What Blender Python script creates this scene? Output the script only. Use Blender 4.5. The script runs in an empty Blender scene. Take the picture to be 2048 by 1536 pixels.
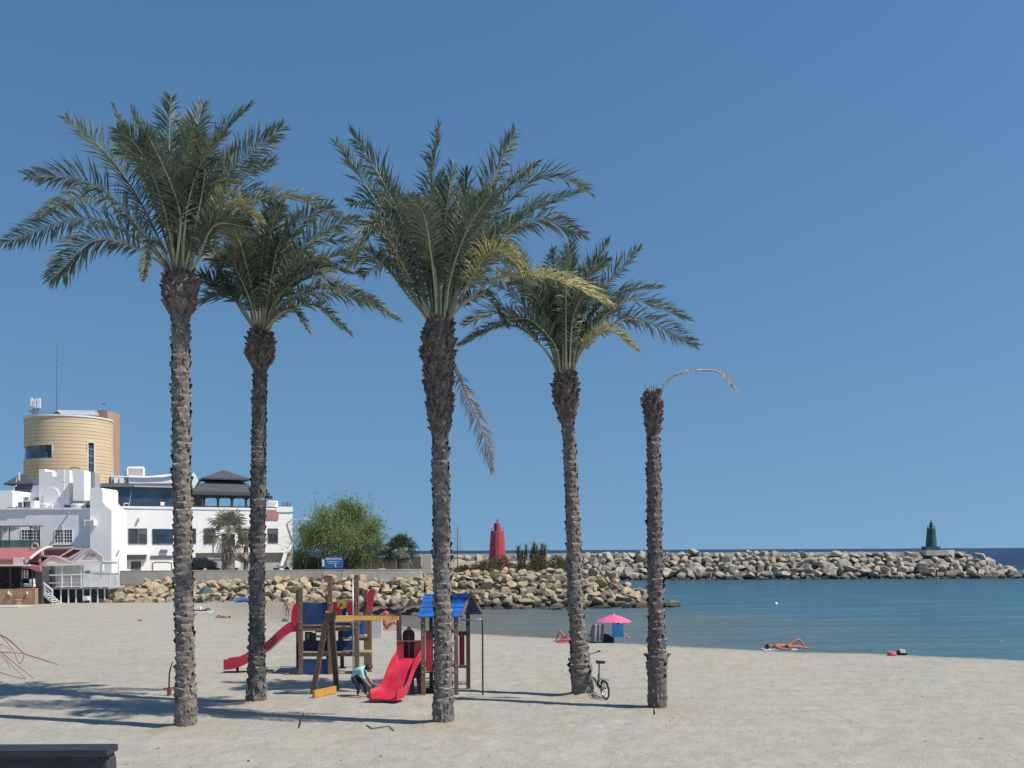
import bpy, math, random
import numpy as np
from mathutils import Vector, Matrix, noise as mnoise
rnd = random.Random(7)
PI = math.pi
# ---------------------------------------------------------------- camera, sky, sun, exposure
scene = bpy.context.scene
col = scene.collection
CAMZ = 3.5          # lens height over the sand (metres)
FPX = 2000.0        # focal length in pixels of the 2048 px wide photograph
HX, HY = 1024.0, 1100.5
ROLL = 0.0048
cam = bpy.data.cameras.new('camera'); camo = bpy.data.objects.new('camera', cam); col.objects.link(camo)
cam.sensor_width = 36.0; cam.lens = 36.0 * FPX / 2048.0
cam.shift_y = (HY - 768.0) / 2048.0
cam.clip_start = 0.3; cam.clip_end = 60000
camo.matrix_world = Matrix.Translation((0, 0, CAMZ)) @ Matrix.Rotation(ROLL, 4, 'Y') @ Matrix.Rotation(PI / 2, 4, 'X')
scene.camera = camo

SUN = Vector((0.945 * math.cos(math.radians(54)), -0.33 * math.cos(math.radians(54)), math.sin(math.radians(54)))).normalized()
world = bpy.data.worlds.new('World'); scene.world = world; world.use_nodes = True
wn = world.node_tree; wn.nodes.clear()
sky = wn.nodes.new('ShaderNodeTexSky'); sky.sky_type = 'NISHITA'; sky.sun_disc = False
sky.sun_elevation = math.radians(54); sky.sun_rotation = math.atan2(SUN.x, SUN.y)
sky.air_density = 1.5; sky.dust_density = 0.3; sky.ozone_density = 6.0; sky.altitude = 0
bg = wn.nodes.new('ShaderNodeBackground'); bg.inputs['Strength'].default_value = 0.090
wo = wn.nodes.new('ShaderNodeOutputWorld')
wtc = wn.nodes.new('ShaderNodeTexCoord'); wmp = wn.nodes.new('ShaderNodeMapping'); wnm = wn.nodes.new('ShaderNodeVectorMath'); wnm.operation = 'NORMALIZE'
wmp.inputs['Scale'].default_value = (1, 1, 0.66); wmp.inputs['Location'].default_value = (0, 0, 0.22)     # thin, even summer haze: a flat gradient all round
wn.links.new(wtc.outputs['Generated'], wmp.inputs[0]); wn.links.new(wmp.outputs[0], wnm.inputs[0]); wn.links.new(wnm.outputs[0], sky.inputs[0])
whs = wn.nodes.new('ShaderNodeHueSaturation'); whs.inputs['Saturation'].default_value = 1.14; whs.inputs['Hue'].default_value = 0.4995
wn.links.new(sky.outputs[0], whs.inputs['Color']); wn.links.new(whs.outputs[0], bg.inputs[0]); wn.links.new(bg.outputs[0], wo.inputs[0])
sl = bpy.data.lights.new('sun', 'SUN'); sl.energy = 4.5; sl.angle = math.radians(0.5); sl.color = (1.0, 0.925, 0.81)
slo = bpy.data.objects.new('sun', sl); col.objects.link(slo)
slo.rotation_euler = SUN.to_track_quat('Z', 'Y').to_euler()
scene.view_settings.view_transform = 'Standard'; scene.view_settings.look = 'None'
scene.view_settings.exposure = 0.20; scene.view_settings.gamma = 1.0
try: scene.view_settings.use_curve_mapping = False
except Exception: pass
scene.render.engine = 'CYCLES'
scene.cycles.max_bounces = 6; scene.cycles.transparent_max_bounces = 8

# ---------------------------------------------------------------- places: photograph pixel -> world
CR, SR = math.cos(ROLL), math.sin(ROLL)
def P(px, py, d):
    u = (px - HX) / FPX; v = -(py - HY) / FPX
    return Vector(((u * CR + v * SR) * d, d, CAMZ + (-u * SR + v * CR) * d))
def G(px, py, z=0.0):
    u = (px - HX) / FPX; v = -(py - HY) / FPX
    w = -u * SR + v * CR
    d = (z - CAMZ) / w
    return Vector(((u * CR + v * SR) * d, d, z))
def GD(px, py, z=0.0): return G(px, py, z).y

# ---------------------------------------------------------------- objects
ORG = {}
def tag(o, label=None, cat=None, group=None, kind=None):
    if label: o['label'] = label
    if cat: o['category'] = cat
    if group: o['group'] = group
    if kind: o['kind'] = kind
    return o
def thing(name, loc, label=None, cat=None, group=None, kind=None):
    o = bpy.data.objects.new(name, None); col.objects.link(o); o.empty_display_size = 0.2
    loc = Vector(loc); o.location = loc; ORG[o.name] = loc.copy()
    return tag(o, label, cat, group, kind)
class MB:
    def __init__(s): s.v = []; s.f = []; s.m = []
    def add(s, vs, fs, mi=0):
        b = len(s.v); s.v.extend([tuple(p) for p in vs])
        s.f.extend([tuple(b + i for i in f) for f in fs]); s.m.extend([mi] * len(fs)); return s
    def obox(s, c, a, b, e, mi=0):     # centre, three half-extent vectors
        c = Vector(c); a = Vector(a); b = Vector(b); e = Vector(e)
        if a.cross(b).dot(e) < 0: a, b = b, a
        vs = [c + i * a + j * b + k * e for k in (-1, 1) for j in (-1, 1) for i in (-1, 1)]
        return s.add(vs, [(0, 2, 3, 1), (4, 5, 7, 6), (0, 1, 5, 4), (2, 6, 7, 3), (0, 4, 6, 2), (1, 3, 7, 5)], mi)
    def box(s, x0, x1, y0, y1, z0, z1, mi=0):
        return s.obox(((x0+x1)/2, (y0+y1)/2, (z0+z1)/2), (abs(x1-x0)/2, 0, 0), (0, abs(y1-y0)/2, 0), (0, 0, abs(z1-z0)/2), mi)
    def beam(s, p, q, w, h, up=(0, 0, 1), mi=0):
        p = Vector(p); q = Vector(q); t = (q - p); L = t.length; t.normalize(); up = Vector(up)
        if abs(t.dot(up)) > 0.95: up = Vector((0, 1, 0))
        sd = t.cross(up).normalized(); u2 = sd.cross(t).normalized()
        return s.obox((p + q) / 2, t * L / 2, sd * w / 2, u2 * h / 2, mi)
    def tube(s, pts, rad, n=8, mi=0, cap=True):
        pts = [Vector(p) for p in pts]
        if not hasattr(rad, '__len__'): rad = [rad] * len(pts)
        b = len(s.v); ref = Vector((0.13, 0.31, 0.94)).normalized(); N = len(pts)
        for i, p in enumerate(pts):
            t = (pts[min(i + 1, N - 1)] - pts[max(i - 1, 0)]).normalized()
            if abs(t.dot(ref)) > 0.98: ref = Vector((0.9, 0.3, 0.1)).normalized()
            a = t.cross(ref).normalized(); c = t.cross(a).normalized()
            for k in range(n):
                th = 2 * PI * k / n
                s.v.append(tuple(p + (a * math.cos(th) + c * math.sin(th)) * rad[i]))
        for i in range(N - 1):
            for k in range(n):
                k2 = (k + 1) % n
                s.f.append((b + i*n + k, b + i*n + k2, b + (i+1)*n + k2, b + (i+1)*n + k)); s.m.append(mi)
        if cap:
            s.f.append(tuple(b + k for k in reversed(range(n)))); s.m.append(mi)
            s.f.append(tuple(b + (N-1)*n + k for k in range(n))); s.m.append(mi)
        return s
    def prism(s, pts, vec, mi=0):
        pts = [Vector(p) for p in pts]; vec = Vector(vec); n = len(pts)
        vs = pts + [p + vec for p in pts]
        fs = [tuple(range(n)), tuple(reversed(range(n, 2*n)))] + [(i, n+i, n+(i+1) % n, (i+1) % n) for i in range(n)]
        return s.add(vs, fs, mi)
    def lathe(s, c, prof, n=16, mi=0, cap=True):     # prof: (radius, z)
        c = Vector(c); b = len(s.v)
        for r, z in prof:
            for k in range(n):
                th = 2*PI*k/n; s.v.append((c.x + r*math.cos(th), c.y + r*math.sin(th), c.z + z))
        for i in range(len(prof) - 1):
            for k in range(n):
                k2 = (k+1) % n
                s.f.append((b+i*n+k, b+i*n+k2, b+(i+1)*n+k2, b+(i+1)*n+k)); s.m.append(mi)
        if cap:
            s.f.append(tuple(b + k for k in reversed(range(n)))); s.m.append(mi)
            s.f.append(tuple(b + (len(prof)-1)*n + k for k in range(n))); s.m.append(mi)
        return s
    def build(s, name, mats, parent=None, smooth=False, fix=False):
        if not isinstance(mats, (list, tuple)): mats = [mats]
        V = np.array(s.v, dtype=float)
        if parent is not None:
            org = ORG[parent.name]
        else:
            lo = V.min(0); hi = V.max(0); org = Vector(((lo[0]+hi[0])/2, (lo[1]+hi[1])/2, lo[2]))
        V = V - np.array(org)
        me = bpy.data.meshes.new(name); me.from_pydata(V.tolist(), [], s.f)
        for m in mats: me.materials.append(m)
        if len(mats) > 1: me.polygons.foreach_set('material_index', s.m)
        if smooth: me.polygons.foreach_set('use_smooth', [True] * len(s.f))
        if fix:
            import bmesh
            bm = bmesh.new(); bm.from_mesh(me); bmesh.ops.recalc_face_normals(bm, faces=bm.faces); bm.to_mesh(me); bm.free()
        me.update()
        o = bpy.data.objects.new(name, me); col.objects.link(o)
        if parent is not None: o.parent = parent
        else: o.location = org
        ORG[o.name] = Vector(org)
        return o

# ---------------------------------------------------------------- materials
def srgb(r, g, b):
    f = lambda c: (c/255/12.92) if c/255 <= 0.04045 else ((c/255+0.055)/1.055)**2.4
    return (f(r), f(g), f(b))
def mat(name, colr, rough=0.7, var=0.12, scale=4.0, bump=0.0, bscale=None, metal=0.0, rvar=0.0, dirt=None, dirt_amt=0.0, spec=0.5, detail=5, stretch=None):
    m = bpy.data.materials.new(name); m.use_nodes = True; nt = m.node_tree; N = nt.nodes; L = nt.links
    b = N['Principled BSDF']; b.inputs['Roughness'].default_value = rough; b.inputs['Metallic'].default_value = metal
    b.inputs['Specular IOR Level'].default_value = spec
    tc = N.new('ShaderNodeTexCoord'); src = tc.outputs['Object']
    if stretch:
        mp = N.new('ShaderNodeMapping'); mp.inputs['Scale'].default_value = stretch; L.new(src, mp.inputs[0]); src = mp.outputs[0]
    nz = N.new('ShaderNodeTexNoise'); nz.inputs['Scale'].default_value = scale; nz.inputs['Detail'].default_value = detail
    L.new(src, nz.inputs['Vector'])
    rp = N.new('ShaderNodeMapRange'); rp.inputs[1].default_value = 0.3; rp.inputs[2].default_value = 0.7
    rp.inputs[3].default_value = 1 - var; rp.inputs[4].default_value = 1 + var
    L.new(nz.outputs['Fac'], rp.inputs[0])
    oi = N.new('ShaderNodeObjectInfo'); r2 = N.new('ShaderNodeMapRange'); r2.inputs[3].default_value = 1 - rvar; r2.inputs[4].default_value = 1 + rvar
    L.new(oi.outputs['Random'], r2.inputs[0])
    ml = N.new('ShaderNodeMath'); ml.operation = 'MULTIPLY'; L.new(rp.outputs[0], ml.inputs[0]); L.new(r2.outputs[0], ml.inputs[1])
    vm = N.new('ShaderNodeVectorMath'); vm.operation = 'SCALE'; vm.inputs[0].default_value = colr[:3]; L.new(ml.outputs[0], vm.inputs['Scale'])
    out = vm.outputs[0]
    if dirt:
        n2 = N.new('ShaderNodeTexNoise'); n2.inputs['Scale'].default_value = scale * 0.6; n2.inputs['Detail'].default_value = 8; n2.inputs['Roughness'].default_value = 0.7
        L.new(src, n2.inputs['Vector'])
        cr = N.new('ShaderNodeMapRange'); cr.inputs[1].default_value = 0.5; cr.inputs[2].default_value = 0.72; cr.inputs[4].default_value = dirt_amt
        L.new(n2.outputs['Fac'], cr.inputs[0])
        mx = N.new('ShaderNodeMix'); mx.data_type = 'RGBA'; L.new(cr.outputs[0], mx.inputs[0]); L.new(out, mx.inputs[6]); mx.inputs[7].default_value = (*dirt[:3], 1)
        out = mx.outputs[2]
    L.new(out, b.inputs['Base Color'])
    if bump:
        n3 = N.new('ShaderNodeTexNoise'); n3.inputs['Scale'].default_value = bscale or scale * 4; n3.inputs['Detail'].default_value = 6
        L.new(src, n3.inputs['Vector'])
        bp = N.new('ShaderNodeBump'); bp.inputs['Strength'].default_value = bump; bp.inputs['Distance'].default_value = 0.05
        L.new(n3.outputs['Fac'], bp.inputs['Height']); L.new(bp.outputs[0], b.inputs['Normal'])
    return m

def sand_material():
    m = bpy.data.materials.new('sand'); m.use_nodes = True; nt = m.node_tree; N = nt.nodes; L = nt.links
    b = N['Principled BSDF']; b.inputs['Roughness'].default_value = 0.95; b.inputs['Specular IOR Level'].default_value = 0.1
    tc = N.new('ShaderNodeTexCoord'); src = tc.outputs['Object']
    def nz(sc, det=4, ro=0.55, st=None):
        s = src
        if st:
            mp = N.new('ShaderNodeMapping'); mp.inputs['Scale'].default_value = st; L.new(src, mp.inputs[0]); s = mp.outputs[0]
        n = N.new('ShaderNodeTexNoise'); n.inputs['Scale'].default_value = sc; n.inputs['Detail'].default_value = det; n.inputs['Roughness'].default_value = ro
        L.new(s, n.inputs['Vector']); return n.outputs['Fac']
    def mr(s, a, b_, c, d):
        r = N.new('ShaderNodeMapRange'); L.new(s, r.inputs[0])
        for i, v in enumerate((a, b_, c, d)): r.inputs[i+1].default_value = v
        return r.outputs[0]
    big = nz(0.12, 4); mid = nz(1.6, 5, 0.65); fine = nz(26, 3, 0.7); st = nz(0.9, 5, 0.6, (0.35, 1.6, 1))
    mx = N.new('ShaderNodeMix'); mx.data_type = 'RGBA'
    mx.inputs[6].default_value = (0.375, 0.352, 0.295, 1); mx.inputs[7].default_value = (0.356, 0.342, 0.294, 1)
    L.new(mr(big, 0.38, 0.62, 0, 1), mx.inputs[0])
    mu = N.new('ShaderNodeMath'); mu.operation = 'MULTIPLY'; L.new(mr(mid, 0.3, 0.7, 0.9, 1.08), mu.inputs[0]); L.new(mr(fine, 0.3, 0.7, 0.80, 1.17), mu.inputs[1])
    mu2 = N.new('ShaderNodeMath'); mu2.operation = 'MULTIPLY'; L.new(mu.outputs[0], mu2.inputs[0]); L.new(mr(st, 0.3, 0.7, 0.95, 1.05), mu2.inputs[1])
    vs = N.new('ShaderNodeVectorMath'); vs.operation = 'SCALE'; L.new(mx.outputs[2], vs.inputs[0]); L.new(mu2.outputs[0], vs.inputs['Scale'])
    # wet sand (vertex attribute) and warm earth heaped round the palm feet
    at = N.new('ShaderNodeAttribute'); at.attribute_name = 'wet'
    m2 = N.new('ShaderNodeMix'); m2.data_type = 'RGBA'; L.new(at.outputs['Fac'], m2.inputs[0]); L.new(vs.outputs[0], m2.inputs[6]); m2.inputs[7].default_value = (0.25, 0.225, 0.18, 1)
    a2 = N.new('ShaderNodeAttribute'); a2.attribute_name = 'earth'
    m3 = N.new('ShaderNodeMix'); m3.data_type = 'RGBA'; L.new(a2.outputs['Fac'], m3.inputs[0]); L.new(m2.outputs[2], m3.inputs[6]); m3.inputs[7].default_value = (0.33, 0.27, 0.2, 1)
    L.new(m3.outputs[2], b.inputs['Base Color'])
    vo = N.new('ShaderNodeTexVoronoi'); vo.inputs['Scale'].default_value = 3.2; L.new(src, vo.inputs['Vector'])
    h = N.new('ShaderNodeMath'); h.operation = 'MULTIPLY_ADD'; L.new(mid, h.inputs[0]); h.inputs[1].default_value = 1.6; L.new(mr(fine, 0, 1, 0, 0.35), h.inputs[2])
    h2 = N.new('ShaderNodeMath'); h2.operation = 'ADD'; L.new(h.outputs[0], h2.inputs[0]); L.new(mr(vo.outputs['Distance'], 0, 0.5, 0, 0.35), h2.inputs[1])
    bp = N.new('ShaderNodeBump'); bp.inputs['Strength'].default_value = 0.8; bp.inputs['Distance'].default_value = 0.06
    L.new(h2.outputs[0], bp.inputs['Height']); L.new(bp.outputs[0], b.inputs['Normal'])
    return m
def sea_material():
    m = bpy.data.materials.new('sea'); m.use_nodes = True; nt = m.node_tree; N = nt.nodes; L = nt.links
    b = N['Principled BSDF']
    tc = N.new('ShaderNodeTexCoord'); src = tc.outputs['Object']
    sx = N.new('ShaderNodeSeparateXYZ'); L.new(src, sx.inputs[0])
    # shallow colour near the sand, deep far out, with dark sky reflection painted in
    mr = N.new('ShaderNodeMapRange'); L.new(sx.outputs['Y'], mr.inputs[0]); mr.inputs[1].default_value = 35; mr.inputs[2].default_value = 260
    cr = N.new('ShaderNodeValToRGB'); L.new(mr.outputs[0], cr.inputs[0])
    e = cr.color_ramp.elements; e[0].position = 0.0; e[0].color = (0.070, 0.150, 0.185, 1); e[1].position = 1.0; e[1].color = (0.003, 0.018, 0.062, 1)
    q = cr.color_ramp.elements.new(0.2); q.color = (0.050, 0.145, 0.20, 1)
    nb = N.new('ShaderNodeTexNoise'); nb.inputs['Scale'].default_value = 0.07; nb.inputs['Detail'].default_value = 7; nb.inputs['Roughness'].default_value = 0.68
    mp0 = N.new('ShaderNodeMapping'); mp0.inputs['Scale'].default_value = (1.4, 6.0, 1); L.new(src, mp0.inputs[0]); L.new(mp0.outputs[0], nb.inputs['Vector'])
    rr = N.new('ShaderNodeMapRange'); L.new(nb.outputs['Fac'], rr.inputs[0]); rr.inputs[1].default_value = 0.3; rr.inputs[2].default_value = 0.7; rr.inputs[3].default_value = 0.66; rr.inputs[4].default_value = 1.26  # light and dark of the ripples painted into the colour as stretched streaks
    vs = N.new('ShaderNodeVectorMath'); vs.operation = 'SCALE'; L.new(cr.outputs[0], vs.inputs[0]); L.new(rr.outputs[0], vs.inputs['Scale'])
    # brownish shallows, rocks' reflection painted in, in the inner corner between sand and groyne
    sub = N.new('ShaderNodeVectorMath'); sub.operation = 'DISTANCE'; L.new(src, sub.inputs[0]); sub.inputs[1].default_value = (-9, 58, 0)
    sh = N.new('ShaderNodeMapRange'); L.new(sub.outputs['Value'], sh.inputs[0]); sh.inputs[1].default_value = 4; sh.inputs[2].default_value = 34; sh.inputs[3].default_value = 0.9; sh.inputs[4].default_value = 0
    mx = N.new('ShaderNodeMix'); mx.data_type = 'RGBA'; L.new(sh.outputs[0], mx.inputs[0]); L.new(vs.outputs[0], mx.inputs[6]); mx.inputs[7].default_value = (0.16, 0.15, 0.115, 1)
    di = N.new('ShaderNodeBsdfDiffuse'); gl = N.new('ShaderNodeBsdfGlossy'); gl.inputs['Roughness'].default_value = 0.18
    fr = N.new('ShaderNodeFresnel'); fr.inputs['IOR'].default_value = 1.33; mn = N.new('ShaderNodeMath'); mn.operation = 'MINIMUM'; mn.inputs[1].default_value = 0.33
    ms = N.new('ShaderNodeMixShader'); L.new(fr.outputs[0], mn.inputs[0]); L.new(mn.outputs[0], ms.inputs[0]); L.new(di.outputs[0], ms.inputs[1]); L.new(gl.outputs[0], ms.inputs[2])
    L.new(ms.outputs[0], N['Material Output'].inputs['Surface']); N.remove(b)
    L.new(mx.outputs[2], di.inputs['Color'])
    mp = N.new('ShaderNodeMapping'); mp.inputs['Scale'].default_value = (0.35, 1.0, 1); L.new(src, mp.inputs[0])
    n1 = N.new('ShaderNodeTexNoise'); n1.inputs['Scale'].default_value = 1.3; n1.inputs['Detail'].default_value = 5; n1.inputs['Roughness'].default_value = 0.6; L.new(mp.outputs[0], n1.inputs['Vector'])
    n2 = N.new('ShaderNodeTexNoise'); n2.inputs['Scale'].default_value = 0.42; n2.inputs['Detail'].default_value = 3; L.new(mp.outputs[0], n2.inputs['Vector'])
    ad = N.new('ShaderNodeMath'); ad.operation = 'MULTIPLY_ADD'; L.new(n2.outputs['Fac'], ad.inputs[0]); ad.inputs[1].default_value = 2.2; L.new(n1.outputs['Fac'], ad.inputs[2])
    bp = N.new('ShaderNodeBump'); bp.inputs['Strength'].default_value = 1.0; bp.inputs['Distance'].default_value = 0.34
    L.new(ad.outputs[0], bp.inputs['Height'])
    for q_ in (di, gl, fr): L.new(bp.outputs[0], q_.inputs['Normal'])
    return m
def rock_material(name, c1, c2):
    m = bpy.data.materials.new(name); m.use_nodes = True; nt = m.node_tree; N = nt.nodes; L = nt.links
    b = N['Principled BSDF']; b.inputs['Roughness'].default_value = 0.9; b.inputs['Specular IOR Level'].default_value = 0.2
    tc = N.new('ShaderNodeTexCoord'); oi = N.new('ShaderNodeObjectInfo'); ge = N.new('ShaderNodeNewGeometry')
    mx = N.new('ShaderNodeMix'); mx.data_type = 'RGBA'; mx.inputs[6].default_value = (*c1, 1); mx.inputs[7].default_value = (*c2, 1)
    L.new(oi.outputs['Random'], mx.inputs[0])
    nz = N.new('ShaderNodeTexNoise'); nz.inputs['Scale'].default_value = 2.6; nz.inputs['Detail'].default_value = 7; nz.inputs['Roughness'].default_value = 0.65
    L.new(ge.outputs['Position'], nz.inputs['Vector'])
    r = N.new('ShaderNodeMapRange'); L.new(nz.outputs['Fac'], r.inputs[0]); r.inputs[1].default_value = 0.3; r.inputs[2].default_value = 0.7; r.inputs[3].default_value = 0.72; r.inputs[4].default_value = 1.2
    vs = N.new('ShaderNodeVectorMath'); vs.operation = 'SCALE'; L.new(mx.outputs[2], vs.inputs[0]); L.new(r.outputs[0], vs.inputs['Scale'])
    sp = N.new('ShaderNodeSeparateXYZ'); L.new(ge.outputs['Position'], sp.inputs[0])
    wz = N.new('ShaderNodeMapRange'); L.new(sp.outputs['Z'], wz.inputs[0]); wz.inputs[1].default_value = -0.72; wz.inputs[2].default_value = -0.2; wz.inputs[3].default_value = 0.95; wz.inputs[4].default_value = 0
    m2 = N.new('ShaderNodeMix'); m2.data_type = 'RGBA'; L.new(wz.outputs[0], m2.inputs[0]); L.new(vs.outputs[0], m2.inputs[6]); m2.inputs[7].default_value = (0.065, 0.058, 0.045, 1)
    L.new(m2.outputs[2], b.inputs['Base Color'])
    n3 = N.new('ShaderNodeTexNoise'); n3.inputs['Scale'].default_value = 5; n3.inputs['Detail'].default_value = 8; L.new(ge.outputs['Position'], n3.inputs['Vector'])
    bp = N.new('ShaderNodeBump'); bp.inputs['Strength'].default_value = 0.7; bp.inputs['Distance'].default_value = 0.12
    L.new(n3.outputs['Fac'], bp.inputs['Height']); L.new(bp.outputs[0], b.inputs['Normal'])
    return m
def leaf_material(name, c1, c2, rough=0.5, trans=0.25, spec=0.28):
    m = bpy.data.materials.new(name); m.use_nodes = True; nt = m.node_tree; N = nt.nodes; L = nt.links
    b = N['Principled BSDF']; b.inputs['Roughness'].default_value = rough; b.inputs['Specular IOR Level'].default_value = spec
    oi = N.new('ShaderNodeObjectInfo'); ge = N.new('ShaderNodeNewGeometry')
    nz = N.new('ShaderNodeTexNoise'); nz.inputs['Scale'].default_value = 2.3; nz.inputs['Detail'].default_value = 5; L.new(ge.outputs['Position'], nz.inputs['Vector'])
    ad = N.new('ShaderNodeMath'); ad.operation = 'MULTIPLY_ADD'; L.new(nz.outputs['Fac'], ad.inputs[0]); ad.inputs[1].default_value = 1.2; ad.inputs[2].default_value = -0.35
    a2 = N.new('ShaderNodeMath'); a2.operation = 'MULTIPLY_ADD'; L.new(oi.outputs['Random'], a2.inputs[0]); a2.inputs[1].default_value = 0.5; L.new(ad.outputs[0], a2.inputs[2]); a2.use_clamp = True
    mx = N.new('ShaderNodeMix'); mx.data_type = 'RGBA'; mx.inputs[6].default_value = (*c1, 1); mx.inputs[7].default_value = (*c2, 1); L.new(a2.outputs[0], mx.inputs[0])
    L.new(mx.outputs[2], b.inputs['Base Color'])
    tr = N.new('ShaderNodeBsdfTranslucent'); L.new(mx.outputs[2], tr.inputs['Color'])
    ms = N.new('ShaderNodeMixShader'); ms.inputs[0].default_value = trans; L.new(b.outputs[0], ms.inputs[1]); L.new(tr.outputs[0], ms.inputs[2])
    L.new(ms.outputs[0], N['Material Output'].inputs['Surface'])
    return m

M = {}
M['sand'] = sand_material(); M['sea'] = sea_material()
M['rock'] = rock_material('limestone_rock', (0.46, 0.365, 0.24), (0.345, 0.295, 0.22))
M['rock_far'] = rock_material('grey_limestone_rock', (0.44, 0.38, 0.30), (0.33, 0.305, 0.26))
M['mound'] = mat('rubble_core', (0.13, 0.11, 0.085), 0.95, 0.3, 2, 0.4)
M['earth'] = mat('dry_earth', (0.30, 0.26, 0.19), 0.95, 0.2, 0.8, 0.4)
M['concrete'] = mat('seawall_concrete', (0.50, 0.465, 0.395), 0.9, 0.16, 0.8, 0.25, dirt=(0.38, 0.33, 0.26), dirt_amt=0.6)
M['white'] = mat('white_render', (0.86, 0.855, 0.84), 0.85, 0.03, 0.8, 0.1, 6, dirt=(0.62, 0.60, 0.57), dirt_amt=0.35)
M['white_old'] = mat('weathered_white_render', (0.76, 0.76, 0.75), 0.88, 0.06, 0.9, 0.15, 6, dirt=(0.62, 0.60, 0.56), dirt_amt=0.5)
M['white_paint'] = mat('white_paint', (0.78, 0.77, 0.75), 0.5, 0.05, 3)
M['grey_wall'] = mat('grey_render', (0.38, 0.37, 0.36), 0.85, 0.08, 1.0, 0.1)
M['dark_grey'] = mat('dark_grey_render', (0.12, 0.13, 0.15), 0.8, 0.12, 1.2)
M['glass'] = mat('dark_glass', (0.03, 0.05, 0.08), 0.08, 0.6, 0.7, spec=0.8)
M['pane'] = mat('window_glass', (0.055, 0.06, 0.07), 0.12, 0.2, 1.5, spec=0.7)
M['roof_dark'] = mat('dark_slate_roof', (0.065, 0.072, 0.085), 0.75, 0.2, 3, 0.5, 14, stretch=(1, 1, 5))
M['red_roof'] = mat('red_roof_tiles', (0.36, 0.12, 0.12), 0.8, 0.15, 3, 0.2)
M['salmon'] = mat('salmon_render', (0.42, 0.21, 0.16), 0.85, 0.1, 1)
M['yellow_wall'] = mat('yellow_cladding', (0.64, 0.50, 0.31), 0.75, 0.05, 0.5, rvar=0.03)
M['orange_wall'] = mat('terracotta_render', (0.38, 0.26, 0.20), 0.85, 0.08, 0.8)
M['brick'] = mat('terracotta_brickwork', (0.40, 0.25, 0.16), 0.9, 0.2, 2.5, 0.3, dirt=(0.3, 0.17, 0.1), dirt_amt=0.6)
M['metal_pale'] = mat('pale_metal_sheet', (0.50, 0.56, 0.58), 0.4, 0.08, 2, metal=0.3)
M['metal_grey'] = mat('grey_metal', (0.22, 0.23, 0.24), 0.5, 0.1, 4, metal=0.4)
M['metal_dark'] = mat('dark_metal', (0.05, 0.05, 0.055), 0.5, 0.15, 6, metal=0.3)
M['canvas'] = mat('cream_canvas', (0.76, 0.69, 0.59), 0.9, 0.06, 1.5, 0.2)
M['pink_frame'] = mat('pink_painted_frame', (0.72, 0.55, 0.55), 0.6, 0.06, 3)
M['red_awning'] = mat('red_awning', (0.40, 0.15, 0.17), 0.85, 0.12, 2)
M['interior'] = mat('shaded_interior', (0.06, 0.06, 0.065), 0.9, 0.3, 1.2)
M['fence'] = mat('brown_fence_board', (0.135, 0.115, 0.105), 0.8, 0.15, 2, rvar=0.12)
M['wood'] = mat('weathered_timber', (0.20, 0.125, 0.08), 0.75, 0.25, 3, 0.3, rvar=0.12, stretch=(6, 6, 1))
M['wood_dark'] = mat('dark_timber', (0.09, 0.065, 0.055), 0.75, 0.25, 3, 0.3, rvar=0.15, stretch=(6, 6, 1))
M['wood_pale'] = mat('pale_timber', (0.38, 0.30, 0.20), 0.75, 0.15, 3, 0.2)
M['yellow_wood'] = mat('yellow_beam_paint', (0.55, 0.28, 0.045), 0.6, 0.15, 3, 0.1)
M['blue_pl'] = mat('blue_panel', (0.016, 0.050, 0.165), 0.5, 0.2, 3.5, rvar=0.12, dirt=(0.09, 0.12, 0.22), dirt_amt=0.6)
M['blue_br'] = mat('bright_blue_roof_board', (0.012, 0.11, 0.42), 0.42, 0.2, 4, rvar=0.1, dirt=(0.06, 0.16, 0.38), dirt_amt=0.5)
M['red_pl'] = mat('red_slide_plastic', (0.52, 0.026, 0.060), 0.26, 0.16, 3.0, dirt=(0.50, 0.13, 0.13), dirt_amt=0.55)
M['red_panel'] = mat('red_panel', (0.38, 0.025, 0.045), 0.45, 0.12, 2.0)
M['maroon'] = mat('maroon_board', (0.10, 0.03, 0.035), 0.6, 0.2, 3)
M['yellow_pl'] = mat('yellow_plastic', (0.55, 0.36, 0.06), 0.4, 0.1, 4)
M['steel'] = mat('galvanised_steel', (0.45, 0.46, 0.47), 0.35, 0.08, 5, metal=0.6)
M['bark'] = mat('palm_bark', (0.19, 0.168, 0.15), 0.92, 0.35, 5, 0.6, 20, dirt=(0.085, 0.068, 0.062), dirt_amt=0.6)
M['scar'] = mat('palm_leaf_scar', (0.20, 0.175, 0.155), 0.9, 0.5, 7, 0.6, 25, dirt=(0.08, 0.065, 0.06), dirt_amt=0.7)
M['scar_edge_highlight'] = mat('palm_scar_edge_highlight', (0.25, 0.225, 0.20), 0.9, 0.5, 9)  # pale cut edges, with trunk highlights painted on the upper ledges
M['boot'] = mat('palm_leaf_base', (0.155, 0.115, 0.098), 0.9, 0.6, 11, 0.5, 30, dirt=(0.05, 0.035, 0.035), dirt_amt=0.85)
M['bark_dark'] = mat('dark_palm_bark', (0.13, 0.112, 0.105), 0.92, 0.35, 5, 0.6, 20, dirt=(0.07, 0.058, 0.055), dirt_amt=0.6)
M['scar_dark'] = mat('dark_palm_leaf_scar', (0.14, 0.122, 0.115), 0.9, 0.5, 7, 0.6, 25, dirt=(0.065, 0.055, 0.052), dirt_amt=0.7)
M['fibre'] = mat('palm_fibre', (0.085, 0.058, 0.045), 0.95, 0.4, 8, 0.6, 30)
M['frond'] = leaf_material('palm_leaflet', (0.075, 0.115, 0.085), (0.215, 0.24, 0.16), 0.50, 0.25)
M['frond_y'] = leaf_material('yellowing_palm_leaflet', (0.24, 0.25, 0.11), (0.46, 0.43, 0.21), 0.5, 0.25)
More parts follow.
